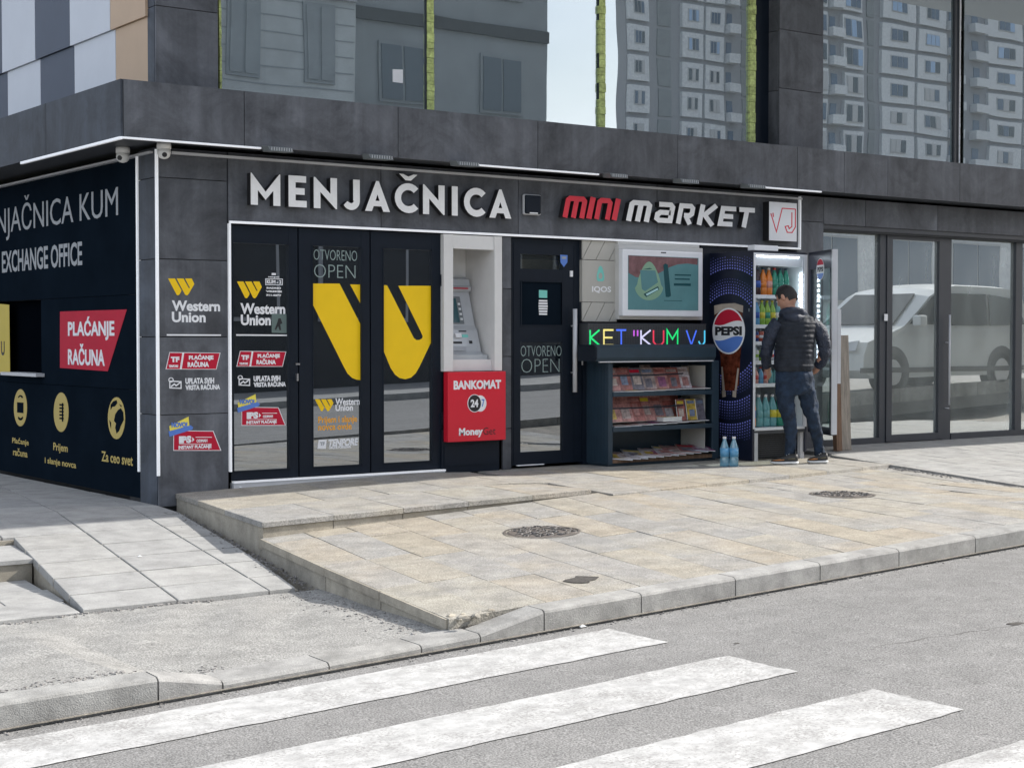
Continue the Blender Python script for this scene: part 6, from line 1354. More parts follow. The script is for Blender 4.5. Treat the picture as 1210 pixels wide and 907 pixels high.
# ---- drinks: every bottle and can is its own thing
def bottle(x, y, z, h, r, body, cap, lab, grp, label_mat=None, clear=False, sleeve_z=(.28, .52)):
    t_ = thing('bottle', (x, y, z), lab, 'bottle', grp)
    MB().lathe([(r*.8, 0), (r, .02*h), (r*1.0, .26*h), (r*.93, .30*h), (r, .34*h), (r, .58*h), (r*.82, .70*h), (r*.42, .86*h), (r*.36, .93*h)], (x, y, z), 14).build('body', body, t_, smooth=True)
    MB().lathe([(r*.42, .925*h), (r*.42, .995*h), (r*.36, h)], (x, y, z), 12).build('cap', cap, t_)
    if label_mat: MB().lathe([(r*1.025, sleeve_z[0]*h), (r*1.025, sleeve_z[1]*h)], (x, y, z), 14).build('label', label_mat, t_, smooth=True)
    return t_
def can(x, y, z, h, r, mat, lab, grp, band=None):
    t_ = thing('drink_can', (x, y, z), lab, 'can', grp)
    MB().lathe([(r*.85, 0), (r, .06*h), (r, .9*h), (r*.86, .98*h)], (x, y, z), 14).build('body', mat, t_, smooth=True); MB().lathe([(r*.86, .981*h), (r*.82, h)], (x, y, z), 14).build('lid', 'metal_steel', t_)
    if band: MB().lathe([(r*1.02, .35*h), (r*1.02, .62*h)], (x, y, z), 14).build('band', band, t_, smooth=True)
    return t_
y1 = FYf+.10
rowx = lambda n, r: [FX0+w_+.012+r+i*(2*r+.006) for i in range(n)]
ORS = ['leftmost', 'second from left', 'third from left', 'fourth from left', 'fifth from left', 'sixth from left', 'seventh from left', 'eighth from left', 'ninth from left']
def shelf_row(k, h, r, items, where, fn='b'):
    for i, it in enumerate(items):
        x = rowx(len(items), r)[i]
        for d in range(2):
            yy = y1+d*(2*r+.01); lab = '%s %s, %s in %s row of fridge %s' % (it[0], 'bottle' if fn == 'b' else 'can', ORS[i].replace(' from left', ''), 'front' if d == 0 else 'back', where); grp = 'drinks on the fridge\'s '+where
            if d and i % 2: continue
            if fn == 'b': bottle(x, yy, SHY[k]+.001, h, r, it[1], it[2], lab, grp, it[3] if len(it) > 3 else None)
            else: can(x, yy, SHY[k]+.001, h, r, it[1], lab, grp, it[2] if len(it) > 2 else None)
shelf_row(5, .27, .036, [('dark blue labelled cola', 'drink_dark', 'cap_dark', 'drink_blue'), ('blue and white cola', 'drink_dark', 'cap_dark', 'drink_blue'), ('orange soda', 'drink_orange', 'cap_dark', 'drink_orange'), ('orange soda', 'drink_orange', 'cap_white', 'drink_pink'), ('green soda', 'drink_green', 'cap_red', 'drink_green'), ('green soda', 'drink_green', 'cap_dark', 'drink_green'), ('green soda', 'drink_green', 'cap_dark', 'drink_green')], 'top shelf')
shelf_row(4, .24, .033, [('pale blue water', 'drink_sky', 'cap_white', 'drink_blue'), ('pale blue water', 'drink_sky', 'cap_white', 'drink_blue'), ('yellow lemon', 'drink_lime', 'drink_yellow', 'drink_yellow'), ('lime green', 'drink_lime', 'drink_yellow', 'drink_green'), ('yellow green', 'drink_lime', 'drink_yellow', 'drink_yellow'), ('pale soft drink', 'drink_aqua', 'cap_white', 'cap_white'), ('pink soft drink', 'drink_pink', 'cap_white'), ('green tea', 'drink_green', 'cap_white')], 'second shelf')
shelf_row(3, .105, .031, [('navy', 'can_navy', 'can_red'), ('navy', 'can_navy', 'can_red'), ('red', 'can_red', 'cap_white'), ('red', 'can_red', 'cap_white'), ('blue', 'drink_blue'), ('green', 'drink_green'), ('orange', 'drink_orange'), ('red', 'can_red')], 'third shelf', 'c')
shelf_row(2, .11, .031, [('lime and black', 'drink_lime', 'cap_dark'), ('cream', 'cap_white', 'drink_lime'), ('green', 'drink_lime', 'cap_dark'), ('silver', 'rail_grey', 'drink_blue'), ('silver', 'rail_grey', 'drink_red'), ('blue', 'drink_blue'), ('yellow', 'drink_yellow'), ('navy', 'can_navy')], 'fourth shelf', 'c')
shelf_row(1, .16, .030, [('grey capped juice', 'drink_pink', 'cap_dark', 'cap_white'), ('pink juice', 'drink_pink', 'cap_white', 'drink_red'), ('blue labelled', 'drink_sky', 'cap_red', 'drink_sky'), ('pink juice', 'drink_pink', 'cap_white', 'drink_red'), ('pale water', 'drink_aqua', 'cap_white'), ('pale water', 'drink_aqua', 'cap_white'), ('pale water', 'drink_aqua', 'cap_white')], 'fifth shelf')
shelf_row(0, .31, .044, [('big orange soda', 'drink_orange', 'drink_orange', 'drink_blue'), ('big aqua water', 'drink_aqua', 'cap_white', 'drink_aqua'), ('big aqua water', 'drink_aqua', 'cap_white', 'drink_aqua'), ('big green', 'drink_aqua', 'cap_white', 'drink_yellow'), ('big green', 'drink_green', 'cap_dark', 'drink_yellow'), ('big green', 'drink_green', 'cap_dark')], 'bottom shelf')
for i in range(9):
    x = sx0+.02+i*.128; k = [6, 0, 4, 2, 8, 6, 0, 3, 8][i]
    mag((x, NY+.21, zS[2]+.004), .13, .24+random.uniform(-.03, .01), R(82), R(random.uniform(-12, 12)), 'cover_%d' % k, cn(k)+' magazine in the back row of the top shelf, '+ORD[i], 'magazines in the back row of the top shelf', th=.014)
for i in range(9):
    x = sx0+.02+i*.128; k = [0, 2, 0, 8, 0, 2, 6, 2, 6][i]
    mag((x, NY+.24, zS[1]+.004), .13, .27+random.uniform(-.04, .02), R(80), R(random.uniform(-14, 14)), 'cover_%d' % k, cn(k)+' magazine in the back row of the middle shelf, '+ORD[i], 'magazines in the back row of the middle shelf', th=.018)
# two water bottles on the ground
for i, px_ in enumerate((858.7, 869.8)):
    p = FZ(px_, 551, zf_)
    t_ = bottle(p.x, p.y+.03, zf_, .275, .042, 'bottle_clear', 'cap_white', ('left' if i == 0 else 'right')+' one of two clear blue water bottles standing on the ground beside the fridge', 'water bottles on the ground')
    MB().lathe([(.0428, .09), (.0428, .17)], (p.x, p.y+.03, zf_), 14).build('label', 'drink_sky', t_, smooth=True)
# weathered planks leaning beside the fridge door
Yp = -.42
def plank(name, x0p, x1p, ytop, ybot, Y, mat, lab, th=.05, lean=.10, cut=0.):
    x0, x1 = FY(x0p, ybot, Y)[0], FY(x1p, ybot, Y)[0]; z0 = .004 if Y < 9 else 0; z1 = FY(x0p, ytop, Y+lean)[1]
    t_ = MB(); n = 9; rg = []
    for i in range(n+1):
        s = i/n; y = Y+lean*s; j = random.uniform(-.003, .003)
        rg.append([(x0+j, y, lerp(z0, z1, s)), (x1+j*.5, y+j, lerp(z0, z1+cut, s)), (x1+j, y+th, lerp(z0, z1+cut, s)), (x0-j, y+th, lerp(z0, z1, s))])
    t_.loft(rg); o = t_.build(name, mat); tag(o, lab, 'plank'); return o
plank('wooden_plank', 995, 1006, 396, 533, -.42, 'wood_old', 'thick weathered plank leaning against the shop front right of the open fridge door', .09, .05)
plank('wooden_plank', 989, 995.5, 404, 531, -.46, 'wood_brown', 'thin brown board tucked behind the weathered plank by the fridge door', .05, .05)

# ================================================================== THE CUSTOMER
PD = (Vector((5.80, -1.06, -.03))-CAM).dot(FW)
def J(x, y, d=0.): return CAM+ray(x, y)*(PD+d)
pr_ = thing('person', (5.8, -1.05, zf_), 'person in a dark quilted jacket and navy jeans reaching into the open fridge', 'person')
def ellring(c, ax_, u, rx, ry, k=20, bulge=None):
    """ring round centre c, normal ax_, with 'u' as its first in-plane axis"""
    ax_ = ax_.normalized(); u = (u-ax_*u.dot(ax_)).normalized(); v = ax_.cross(u)
    return [tuple(c+u*rx*math.cos(2*PI*i/k)+v*ry*math.sin(2*PI*i/k)) for i in range(k)]
SIDE = Vector((math.cos(YAW+R(8)), -math.sin(YAW+R(8)), 0)); UPV = Vector((0, 0, 1)); AWAY = UPV.cross(SIDE)
def limb(mb, pts, rs, k=16, flat=1.0, u=None):
    rings = []
    for i, p in enumerate(pts):
        d = (Vector(pts[min(i+1, len(pts)-1)])-Vector(pts[max(i-1, 0)])); rings.append(ellring(Vector(p), d, u or SIDE, rs[i], rs[i]*flat, k))
    mb.loft(rings)
def catm(pts, rs, n=5):
    P_ = [Vector(p) for p in pts]; o_ = []; ro = []
    for i in range(len(P_)-1):
        p0, p1, p2, p3 = P_[max(i-1, 0)], P_[i], P_[i+1], P_[min(i+2, len(P_)-1)]
        for k in range(n):
            t_ = k/n; o_.append(.5*((2*p1)+(p2-p0)*t_+(2*p0-5*p1+4*p2-p3)*t_*t_+(3*p1-p0-3*p2+p3)*t_**3)); ro.append(rs[i]+(rs[i+1]-rs[i])*(t_*t_*(3-2*t_)))
    o_.append(P_[-1]); ro.append(rs[-1]); return o_, ro
FOLD = bpy.data.textures.new('folds', 'CLOUDS'); FOLD.noise_scale = .07; FOLD.noise_depth = 2
FINE = bpy.data.textures.new('tufts', 'CLOUDS'); FINE.noise_scale = .012
def wrinkle(o, s, tex=None): d = o.modifiers.new('folds', 'DISPLACE'); d.texture = tex or FOLD; d.strength = s; d.mid_level = .5; d.texture_coords = 'LOCAL'
def remesh(o, vox, smooth=4):
    m = o.modifiers.new('remesh', 'REMESH'); m.mode = 'VOXEL'; m.voxel_size = vox; m.use_smooth_shade = True
    s = o.modifiers.new('smooth', 'SMOOTH'); s.iterations = smooth; s.factor = .5
PX = 1895/PD  # px per metre
# --- jeans: hips and two legs
mb = MB()
hip = J(938, 441)
for c, d in (((938, 432), .0), ):
    mb.loft([ellring(J(938, 428), UPV, SIDE, .155, .115), ellring(J(938.5, 440), UPV, SIDE, .172, .128), ellring(J(939, 450), UPV, SIDE, .178, .135), ellring(J(940, 460), UPV, SIDE, .165, .125), ellring(J(940, 466), UPV, SIDE, .12, .10)])
def leg(seq):
    p, r = catm([J(*q[:2], q[2]) for q in seq], [q[3] for q in seq]); limb(mb, p, r, 16, 1.0)
leg([(927, 446, -.00, .088), (927.5, 462, -.02, .090), (929, 478, -.03, .080), (932, 492, -.05, .066), (934, 505, -.03, .060), (934.5, 520, .0, .055), (933.5, 534, .02, .050), (933, 541, .02, .052)])
leg([(950, 446, .02, .086), (953, 462, .03, .088), (956.5, 478, .04, .080), (960, 492, .04, .066), (963, 505, .08, .060), (966, 518, .13, .055), (968, 530, .16, .051), (968.5, 538, .17, .053)])
je = mb.build('jeans', 'jeans', pr_, smooth=True); remesh(je, .009, 3); wrinkle(je, .034)
# --- jacket: quilted torso, sleeves, collar
mb = MB()
tor = [(438.5, 937.5, .168, .125, -.01), (434, 937.5, .186, .142, 0), (428, 938, .184, .14, 0), (415, 939, .178, .135, 0), (402, 939.5, .182, .135, 0), (392, 940, .190, .13, .01), (382, 940.5, .186, .118, .02), (375, 940, .158, .10, .03), (370, 938, .11, .085, .035), (366, 936, .075, .072, .03)]
rings = []
n_sub = 9
for i in range(len(tor)-1):
    a, b = tor[i], tor[i+1]
    for k in range(n_sub):
        t_ = k/n_sub; y = lerp(a[0], b[0], t_); x = lerp(a[1], b[1], t_); rx = lerp(a[2], b[2], t_); ry = lerp(a[3], b[3], t_); dd_ = lerp(a[4], b[4], t_)
        q = abs(math.sin(PI*(y-366)/5.8)) if y > 372 else .5
        puff = (.007+.002*math.sin(y*1.7+k))*q-.003 if y < 433 else .0
        rings.append(ellring(J(x, y, dd_), UPV, SIDE, rx+puff, ry+puff, 40))
rings.append(ellring(J(936, 365, .03), UPV, SIDE, .07, .07, 40))
mb.loft(rings)
jk = mb.build('jacket', 'jacket', pr_, smooth=True); remesh(jk, .0065, 1); wrinkle(jk, .014)
mb = MB()
p, r = catm([J(921, 381, .02), J(914, 390, .03), J(908.5, 404, .06), J(906, 415, .09), J(905.5, 425, .14), J(906.5, 434, .18)], [.072, .074, .062, .056, .050, .043]); limb(mb, p, r, 18)
p, r = catm([J(958, 382, .03), J(967, 390, .02), J(972.5, 402, .02), J(974, 414, .05), J(972, 425, .10), J(966, 434, .14)], [.07, .072, .062, .056, .052, .044]); limb(mb, p, r, 18)
sl_ = mb.build('sleeves', 'sleeve', pr_, smooth=True); remesh(sl_, .0075, 3); wrinkle(sl_, .026)
mb = MB()   # hood bunched behind the neck
p, r = catm([J(922, 372, .04), J(926, 368.5, -.03), J(937, 367, -.075), J(948, 369, -.05), J(955, 374, .02)], [.024, .034, .040, .036, .024]); limb(mb, p, r, 16, .7, UPV)
p, r = catm([J(926, 374, -.02), J(939, 376, -.085), J(951, 376, -.03)], [.03, .042, .03]); limb(mb, p, r, 14, .8, UPV)
hd = mb.build('hood', 'sleeve', pr_, smooth=True); remesh(hd, .0075, 3); wrinkle(hd, .022)
# --- body: one skin surface from pelvis to head, arms and hands (mostly under the clothes)
mb = MB()
limb(mb, [J(938, 445), J(938, 425), J(939, 400), J(939, 384, .02)], [.10, .09, .09, .085]); limb(mb, [J(939, 386, .03), J(937, 374, .04), J(933, 362, .035), J(932, 356, .035)], [.07, .055, .052, .055])
for q in ([(927, 446, 0), (931, 490, -.04), (933.5, 538, .02)], [(950, 446, .02), (959, 490, .04), (967.5, 536, .16)]): limb(mb, [J(*a) for a in q], [.05, .026, .02])
HD = J(929.3, 352.2, .05); fwd = (-SIDE*.80+AWAY*.48+Vector((0, 0, -.50))).normalized(); hs = fwd.cross(UPV).normalized(); hu = hs.cross(fwd)
def H(a, b, c): return HD+fwd*a+hs*b+hu*c
bm = bmesh.new(); bmesh.ops.create_uvsphere(bm, u_segments=24, v_segments=18, radius=1)
for v in bm.verts:
    x, y, z = v.co; w = .074*(1-.18*max(0, -z)); v.co = H(x*.096-(.0 if z > 0 else z*.012), y*w, z*.115+(.0 if z > -.2 else -.008*(x > 0)))
mb.bm(bm)
mb.loft([ellring(H(.085, 0, .02), fwd, hs, .010, .02, 10), ellring(H(.105, 0, -.012), fwd, hs, .016, .016, 10), ellring(H(.113, 0, -.022), fwd, hs, .008, .008, 10)])   # nose
mb.loft([ellring(H(.07, 0, -.085), fwd, hs, .035, .018, 10), ellring(H(.088, 0, -.092), fwd, hs, .018, .012, 10)])   # chin
mb.loft([ellring(H(.078, 0, -.055), fwd, hs, .028, .008, 10), ellring(H(.096, 0, -.056), fwd, hs, .018, .006, 10)])  # lips
for s in (-1, 1): mb.loft([ellring(H(-.005, s*.066, .0), hs, fwd, .018, .030, 10), ellring(H(-.012, s*.084, .002), hs, fwd, .020, .033, 10), ellring(H(-.010, s*.088, .002), hs, fwd, .014, .024, 10)])
# arms and the reaching hand
def arm(pts, rs): p, r = catm(pts, rs); limb(mb, p, r, 12)
arm([J(918, 383, .02), J(909, 402, .06), J(906.5, 432, .17), J(908, 438, .19)], [.05, .042, .03, .026]); arm([J(962, 384, .02), J(973, 405, .02), J(966, 434, .14), J(958, 440, .22)], [.05, .042, .03, .026])
def hand(w0, dirv, palm):
    d = dirv.normalized(); s = d.cross(palm).normalized(); n_ = s.cross(d)
    limb(mb, [w0, w0+d*.03, w0+d*.075, w0+d*.09], [.024, .033, .038, .034], 12, .42, s)
    for k, (o_, l) in enumerate(((-.029, .062), (-.010, .072), (.010, .068), (.028, .052))):
        b = w0+d*.082+s*o_; m1 = b+d*l*.5-n_*.006*(k+1)*.4; m2 = m1+d*l*.3-n_*l*.28; e = m2+d*l*.12-n_*l*.2
        limb(mb, [b-d*.01, b+d*l*.25, m1, m2, e], [.0092, .009, .0086, .008, .006], 8, 1., s)
    b = w0+d*.03-s*.030; limb(mb, [b, b-s*.018+d*.02-n_*.006, b-s*.024+d*.045-n_*.014, b-s*.018+d*.062-n_*.02], [.012, .0105, .0095, .007], 8, 1., d)
hand(J(907.5, 436, .185), (SIDE*.12+AWAY*.55+Vector((0, 0, -.6))), AWAY*-.6+SIDE*.9)
hand(J(959, 439, .21), (-SIDE*.5+AWAY*.7+Vector((0, 0, -.2))), Vector((0, 0, 1)))
bo = mb.build('body', 'skin', pr_, smooth=True); remesh(bo, .0042, 2)
for s in (-1, 1):
    MB().lathe([(.001, -.0095), (.0095, 0), (.001, .0095)], H(.088, s*.030, .008), 10).build('eye', 'print_white', bo); MB().lathe([(.001, -.005), (.005, 0), (.001, .005)], H(.0955, s*.030, .008), 8).build('iris', 'print_black', bo)
    limb_ = MB(); limb(limb_, [H(.094, s*.014, .026), H(.096, s*.03, .031), H(.084, s*.046, .027)], [.004, .005, .003], 6); limb_.build('eyebrow', 'hair', bo)
# hair: cropped cap over the skull
bm = bmesh.new(); bmesh.ops.create_uvsphere(bm, u_segments=28, v_segments=20, radius=1)
geom = [v for v in bm.verts if v.co.z < -.52 or (v.co.x > .55 and v.co.z < .42) or (v.co.x > .15 and v.co.z < -.0) or (v.co.x > -.25 and v.co.z < -.18)]
bmesh.ops.delete(bm, geom=geom, context='VERTS')
for v in bm.verts: x, y, z = v.co; n = 1+random.uniform(-.012, .02); v.co = H((x*.106-.004)*n, y*.083*n, (z*.126+.004)*n)
MB().bm(bm).build('hair', 'hair', pr_, smooth=True)
o = pr_.children[-1]; sol = o.modifiers.new('thick', 'SOLIDIFY'); sol.thickness = .012; sol.offset = -1; ss = o.modifiers.new('sub', 'SUBSURF'); ss.levels = 1; ss.render_levels = 2; wrinkle(o, .009, FINE)
# shoes: heel at the right, toe at the left of the picture
def shoe(hx, hy, tx, ty, dd0, dd1, lab):
    hl = J(hx, hy, dd0); to = J(tx, ty, dd1); hl.z = to.z = zf_; d = (to-hl); Ls = d.length; d.normalize(); s = d.cross(UPV)
    t_ = put('shoe', None, hl, pr_); t_['label'] = lab
    def sec(a, w, z0, z1, k=14): return [tuple(hl+d*a*Ls+s*w*math.cos(2*PI*i/k)+Vector((0, 0, (z0+z1)/2+(z1-z0)/2*math.sin(2*PI*i/k)))) for i in range(k)]
    MB().loft([sec(0, .026, .008, .030), sec(.06, .036, .0, .036), sec(.3, .037, .004, .032), sec(.6, .043, .0, .030), sec(.85, .040, .002, .030), sec(.98, .018, .012, .030)]).build('sole', 'shoe_sole', t_, smooth=True)
    MB().loft([sec(.02, .024, .028, .09), sec(.1, .034, .028, .105), sec(.28, .036, .027, .10), sec(.45, .037, .027, .085), sec(.62, .040, .026, .068), sec(.82, .036, .024, .056), sec(.95, .018, .026, .042)]).build('upper', 'shoe_black', t_, smooth=True)
    MB().loft([sec(.50, .0395, .034, .062), sec(.66, .0425, .030, .060), sec(.80, .039, .030, .052), sec(.90, .028, .030, .044)]).build('toe_trim', 'shoe_orange', t_, smooth=True); MB().loft([sec(.12, .0365, .045, .075), sec(.25, .0385, .045, .07), sec(.38, .0385, .045, .062)]).build('side_patch', 'shoe_olive', t_, smooth=True)
    MB().loft([sec(.10, .030, .08, .10), [tuple(Vector(q)+Vector((0, 0, .05))) for q in sec(.10, .030, .08, .10)]]).build('sock', 'sock', t_, smooth=True)
    mb = MB()
    for k in range(4): a = .34+k*.07; z = .098-k*.011; mb.tube([hl+d*a*Ls-s*.02+Vector((0, 0, z-.004)), hl+d*a*Ls+Vector((0, 0, z+.003)), hl+d*a*Ls+s*.02+Vector((0, 0, z-.004))], .0025, 6)
    mb.build('laces', 'shoe_sole', t_)
shoe(943.5, 547.5, 909.5, 548.5, -.03, .0, 'left trainer with an orange toe'); shoe(978.5, 545, 953, 545.5, .10, .12, 'right trainer, darker in the shade')

# ================================================================== ACROSS THE STREET (seen mirrored in the glass)
fk = struct('far_pavement', (0, -13.5, 0)); sheet('paving', 'grey_tile', fk, [-80, 0, 90], [-17.5, -14, -12.4], lambda x, y: ZR(x)+.12, .4)
# parked van
VX, VY = 14.0, -5.15; vz = ZR(16)+.0
van = thing('parked_van', (16.2, -6.1, vz), 'silver people carrier parked by the kerb up the street, mirrored in the right shop front', 'van')
prof = [(0, .38), (.02, .62), (.12, .82), (.95, 1.05), (1.05, 1.09), (1.75, 1.62), (2.0, 1.72), (2.6, 1.80), (3.9, 1.78), (4.35, 1.66), (4.52, 1.1), (4.56, .45), (4.4, .28), (3.98, .28), (.25, .25)]
wd_ = 1.85
nW = 9
rings = []
for k in range(nW+1):
    s_ = k/nW*2-1; e = abs(s_)**3; yy = VY-wd_/2+s_*wd_/2*-1
    rings.append([(VX+x+(.18*e*(1-x/2.2) if x < 2.2 else -.08*e), yy+(0.07*s_*max(0, z-1.0)*1.2), vz+z-.05*e*(z > 1.2)) for x, z in prof])
MB().loft(rings).build('body', 'car_paint', van, smooth=False)
for s in (1, -1):
    yy = VY if s > 0 else VY-wd_; o_ = .012*s
    def side(pts, mat, name, th=.012): return MB().prism([(VX+x, yy+.012*s+(-.07*max(0, z-1.0)*1.2)*s, vz+z) for x, z in pts], (0, th*s, 0)).build(name, mat, van)
    side([(1.25, 1.12), (1.85, 1.58), (2.25, 1.62), (2.25, 1.10)], 'car_glass', 'window'); side([(2.32, 1.10), (2.32, 1.62), (3.25, 1.62), (3.25, 1.10)], 'car_glass', 'window'); side([(3.32, 1.10), (3.32, 1.62), (4.1, 1.55), (4.28, 1.12)], 'car_glass', 'window')
    for x in (.85, 3.65):
        MB().lathe([(.30, -.11), (.34, -.09), (.34, .09), (.30, .11)], (VX+x, yy-.10*s, vz+.34), 24, 'y').build('tyre', 'rubber', van, smooth=False); MB().lathe([(.05, .0), (.20, -.0), (.22, -.02*s)], (VX+x, yy+.02*s, vz+.34), 16, 'y').build('rim', 'rail_grey', van)
        MB().lathe([(.36, -.004), (.40, .0)], (VX+x, yy+.006*s, vz+.36), 24, 'y').build('wheel_arch', 'car_plastic', van)
    side([(.1, .42), (4.5, .42), (4.5, .34), (.1, .34)], 'car_plastic', 'sill_trim'); side([(1.1, .98), (4.4, 1.02), (4.4, 1.0), (1.1, .96)], 'rail_grey', 'trim_line', .008)
    MB().box(VX+1.25, VX+1.42, yy+.05*s if s > 0 else yy-.22, yy+.22 if s > 0 else yy-.05, vz+1.08, vz+1.26, .03).build('mirror', 'car_paint', van)
def front(pts, mat, name): return MB().prism([(VX+x, VY-wd_/2+y, vz+z) for x, y, z in pts], (-.02, 0, .01)).build(name, mat, van)
front([(1.07, -.74, 1.11), (1.07, .74, 1.11), (1.74, .62, 1.61), (1.74, -.62, 1.61)], 'car_glass', 'windscreen')
for s in (1, -1): front([(.06, s*.45, .66), (.10, s*.86, .68), (.2, s*.84, .84), (.10, s*.45, .78)], 'lamp_glass', 'headlight')
front([(.0, -.5, .42), (.0, .5, .42), (.04, .55, .70), (.04, -.55, .70)], 'car_plastic', 'grille')
# buildings over the road
def house(name, x0, x1, y1, depth, z0, h, label, wall, floors, nx, wmat='far_pane', band='far_band', ww=.5, wh=.5, ground=None, side=False, fmat='opp_frame'):
    t_ = thing(name, ((x0+x1)/2, y1-depth/2, z0), label, 'building')
    bx('wall', wall, t_, x0, x1, y1-depth, y1, z0-1, z0+h); me = None
    bx('roof', band, t_, x0-.3, x1+.3, y1-depth-.3, y1+.3, z0+h+.001, z0+h+.4)
    fh = h/floors; bw = (x1-x0)/nx
    oa = MB().box(-bw*ww/2, bw*ww/2, 0, .05, 0, fh*wh).build('window', fmat, None, loc=(0, 0, 0)); ob = MB().box(-bw*ww/2+.08, -.04, .055, .08, .08, fh*wh-.08).box(.04, bw*ww/2-.08, .055, .08, .08, fh*wh-.08).build('pane', wmat, None, loc=(0, 0, 0))
    pw, pp = oa.data, ob.data; bpy.data.objects.remove(oa); bpy.data.objects.remove(ob)
    for f in range(floors):
        if f: bx('floor_band', band, t_, x0+.02, x1-.02, y1+.001, y1+.12, z0+f*fh-.18, z0+f*fh+.14)
        for i in range(nx):
            w_o = put('window', pw, (x0+bw*(i+.5), y1+.01, z0+f*fh+fh*.28), t_); put('pane', pp, (x0+bw*(i+.5), y1+.01, z0+f*fh+fh*.28), w_o)
    if side:
        for k in range(nx+1): bx('wall_joint', band, t_, x0+bw*k-.1, x0+bw*k+.1, y1+.001, y1+.10, z0, z0+h)
    return t_
gz_ = ZR(14)
dk = house('added_dark_building', 4, 18.5, -15.6, 7, gz_, 4.6, 'long low dark building added across the street to darken the door reflections', 'opp_dark', 1, 5, wmat='opp_dark', ww=.7)  # unseen building, added so the door glass mirrors something dark
up_ = house('townhouse', 9.8, 16.2, -24, 9, gz_, 13, 'pale grey townhouse with tall windows behind the added dark building across the street', 'opp_block', 4, 3, ww=.42, wh=.62, wmat='opp_grey', fmat='opp_grey')
for k in range(26):
    z = gz_+3.5+k*.42; bx('wall_joint', 'opp_grey', up_, 9.85, 16.15, -23.999, -23.985, z, z+.03)
house('townhouse', 16.6, 23.2, -25, 3, gz_, 16, 'darker grey house beside the pale townhouse across the street', 'opp_grey', 5, 2, ww=.45, wmat='far_pane_dark', fmat='opp_grey', band='opp_dark')
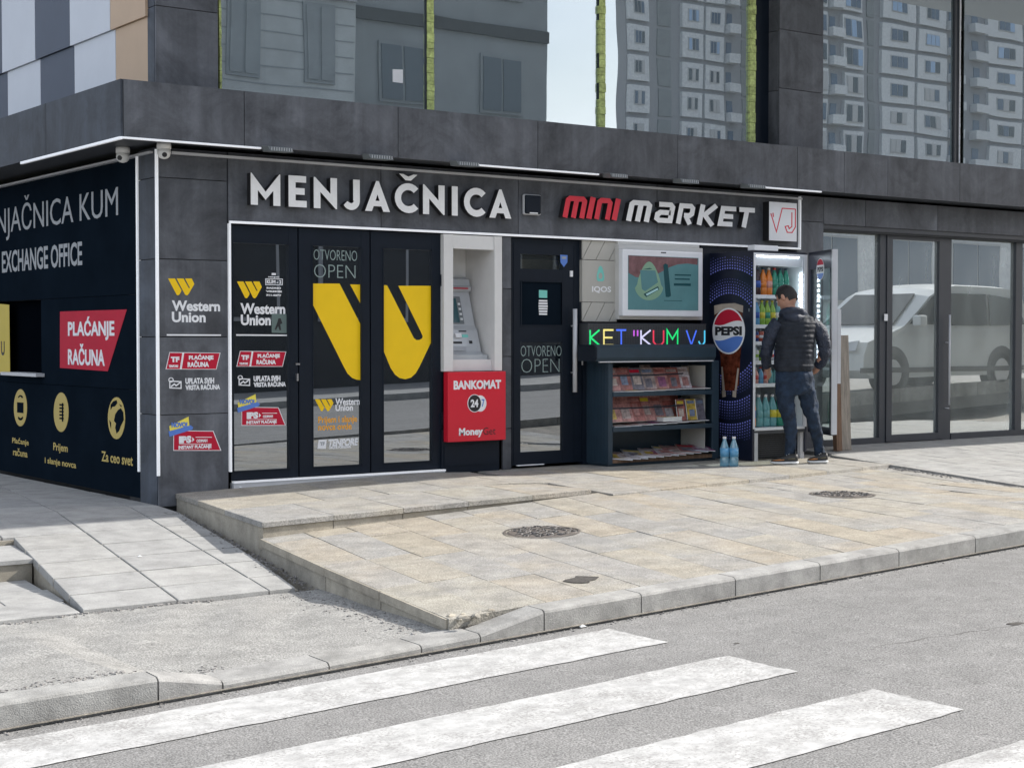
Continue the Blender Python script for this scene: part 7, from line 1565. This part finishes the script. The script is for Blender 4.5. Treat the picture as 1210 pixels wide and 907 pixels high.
# apartment blocks far up the hill, placed where the glass mirrors them
def mirror_dir(px): return YAW+math.atan((px-605)/FP)
def far_block(p0, p1, dist, floors, nx, z0, h, lab, wall, turn=0.):
    a0, a1 = mirror_dir(p0), mirror_dir(p1); am = (a0+a1)/2
    cx_ = CAM.x+dist*math.sin(am); cy_ = -(CAM.y+dist*math.cos(am))+.3
    w = dist*(a1-a0)/math.cos(am+turn)*.98
    return house('apartment_block', cx_-w/2, cx_+w/2, cy_, 4, z0, h, lab, wall, floors, nx, ww=.42, wh=.48, side=True)
def flats(dist, pm, floors, fh, z0, bays, lab, y_base):
    """bays: (first, last sight column in the mirror, kind) W white bay with window, D dark recess, B balcony bay, G glazed bay"""
    D_ = dist*math.cos(mirror_dir(pm)); Yb = -(CAM.y+D_)+.3
    X_m = lambda p: CAM.x+D_*math.tan(mirror_dir(p))
    xa_, xb_ = X_m(bays[0][0]), X_m(bays[-1][1])
    t_ = thing('apartment_block', ((xa_+xb_)/2, Yb-6, z0), lab, 'building'); bx('core', 'far_band', t_, xa_, xb_, Yb-1.2, Yb, z0-1, z0+floors*fh); bx('roof', 'far_band', t_, xa_-.3, xb_+.3, Yb-1.5, Yb+.5, z0+floors*fh, z0+floors*fh+.5)
    rnd = random.Random(3)
    cache = {}
    def inst(name, key, fn, loc, par):
        if key not in cache: o_ = fn().build(name, key[1], None, loc=(0, 0, 0)); cache[key] = o_.data; bpy.data.objects.remove(o_)
        return put(name, cache[key], loc, par)
    for p0, p1, kd in bays:
        x0, x1 = X_m(p0), X_m(p1); w = x1-x0; cx_ = (x0+x1)/2
        for f in range(y_base, floors):
            z = z0+f*fh
            if kd in 'WG':
                inst('wall_panel', (kd+str(round(w, 3)), 'far_wall'), lambda: MB().box(-w/2+.12, w/2-.12, .0, .35, .32, fh-.12), (cx_, Yb+.002, z), t_)
                ww = w*(.48 if kd == 'W' else .78); wh = 1.25 if kd == 'W' else 1.7; zb = .95 if kd == 'W' else .6
                fr_ = inst('window', ('f'+kd+str(round(w, 3)), 'opp_frame'), lambda: MB().box(-ww/2, ww/2, .0, .06, 0, wh), (cx_, Yb+.353, z+zb), t_)
                n = 3
                for q in range(n):
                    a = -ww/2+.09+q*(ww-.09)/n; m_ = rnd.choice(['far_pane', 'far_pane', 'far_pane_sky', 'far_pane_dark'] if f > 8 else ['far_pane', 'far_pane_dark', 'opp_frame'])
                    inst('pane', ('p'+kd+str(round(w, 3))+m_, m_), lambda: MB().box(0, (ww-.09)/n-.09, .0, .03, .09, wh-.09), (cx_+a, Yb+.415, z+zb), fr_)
            elif kd == 'B':
                inst('balcony_front', ('b'+str(round(w, 3)), 'far_wall'), lambda: MB().box(-w/2+.05, w/2-.05, .0, .9, .3, 1.15), (cx_, Yb+.002, z), t_); inst('balcony_door', ('d'+str(round(w, 3)), 'far_pane'), lambda: MB().box(-w*.25, w*.2, .0, .05, .35, 2.3), (cx_, Yb+.002, z), t_)
            else: inst('recess_panel', ('r'+str(round(w, 3)), 'opp_grey'), lambda: MB().box(-w*.2, w*.25, .0, .1, .2, fh-.1), (cx_, Yb+.002, z), t_)
flats(152, 810, 16, 2.78, 2, [(738, 764, 'W'), (765, 800, 'D'), (801, 827, 'W'), (828, 853, 'W'), (854, 867, 'B'), (868, 888, 'D')], 'pale apartment block high across the street, mirrored in the middle first-floor glass', 4)
flats(166, 1090, 17, 2.72, 2, [(950, 972, 'G'), (973, 988, 'B'), (989, 1014, 'G'), (1016, 1032, 'D'), (1034, 1074, 'W'), (1076, 1112, 'W'), (1113, 1128, 'B'), (1140, 1156, 'B'), (1160, 1200, 'W'), (1202, 1240, 'W')], 'broad pale apartment block up the street, mirrored in the right first-floor glass', 4)
house('market_hall', 34, 60, -30, 12, ZR(40), 5, 'low pale shop hall across the street up the hill', 'far_wall', 1, 6, ww=.7)

# a plain house closing the side street behind the corner
sh_t = thing('corner_house', (-16, 34, -1), 'plain pale house standing down the side street behind the corner', 'building')
bx('wall', 'far_wall', sh_t, -30, -3, 30, 40, -2, 9); bx('roof', 'far_band', sh_t, -30.4, -2.6, 29.6, 40.4, 9.001, 9.5)
for f in range(3):
    for i in range(8):
        w = bx('window', 'opp_frame', sh_t, -28.6+3.2*i, -27.0+3.2*i, 29.9, 29.999, -.2+3*f, 1.4+3*f); bx('pane', 'far_pane', w, -28.5+3.2*i, -27.1+3.2*i, 29.86, 29.899, -.1+3*f, 1.3+3*f)
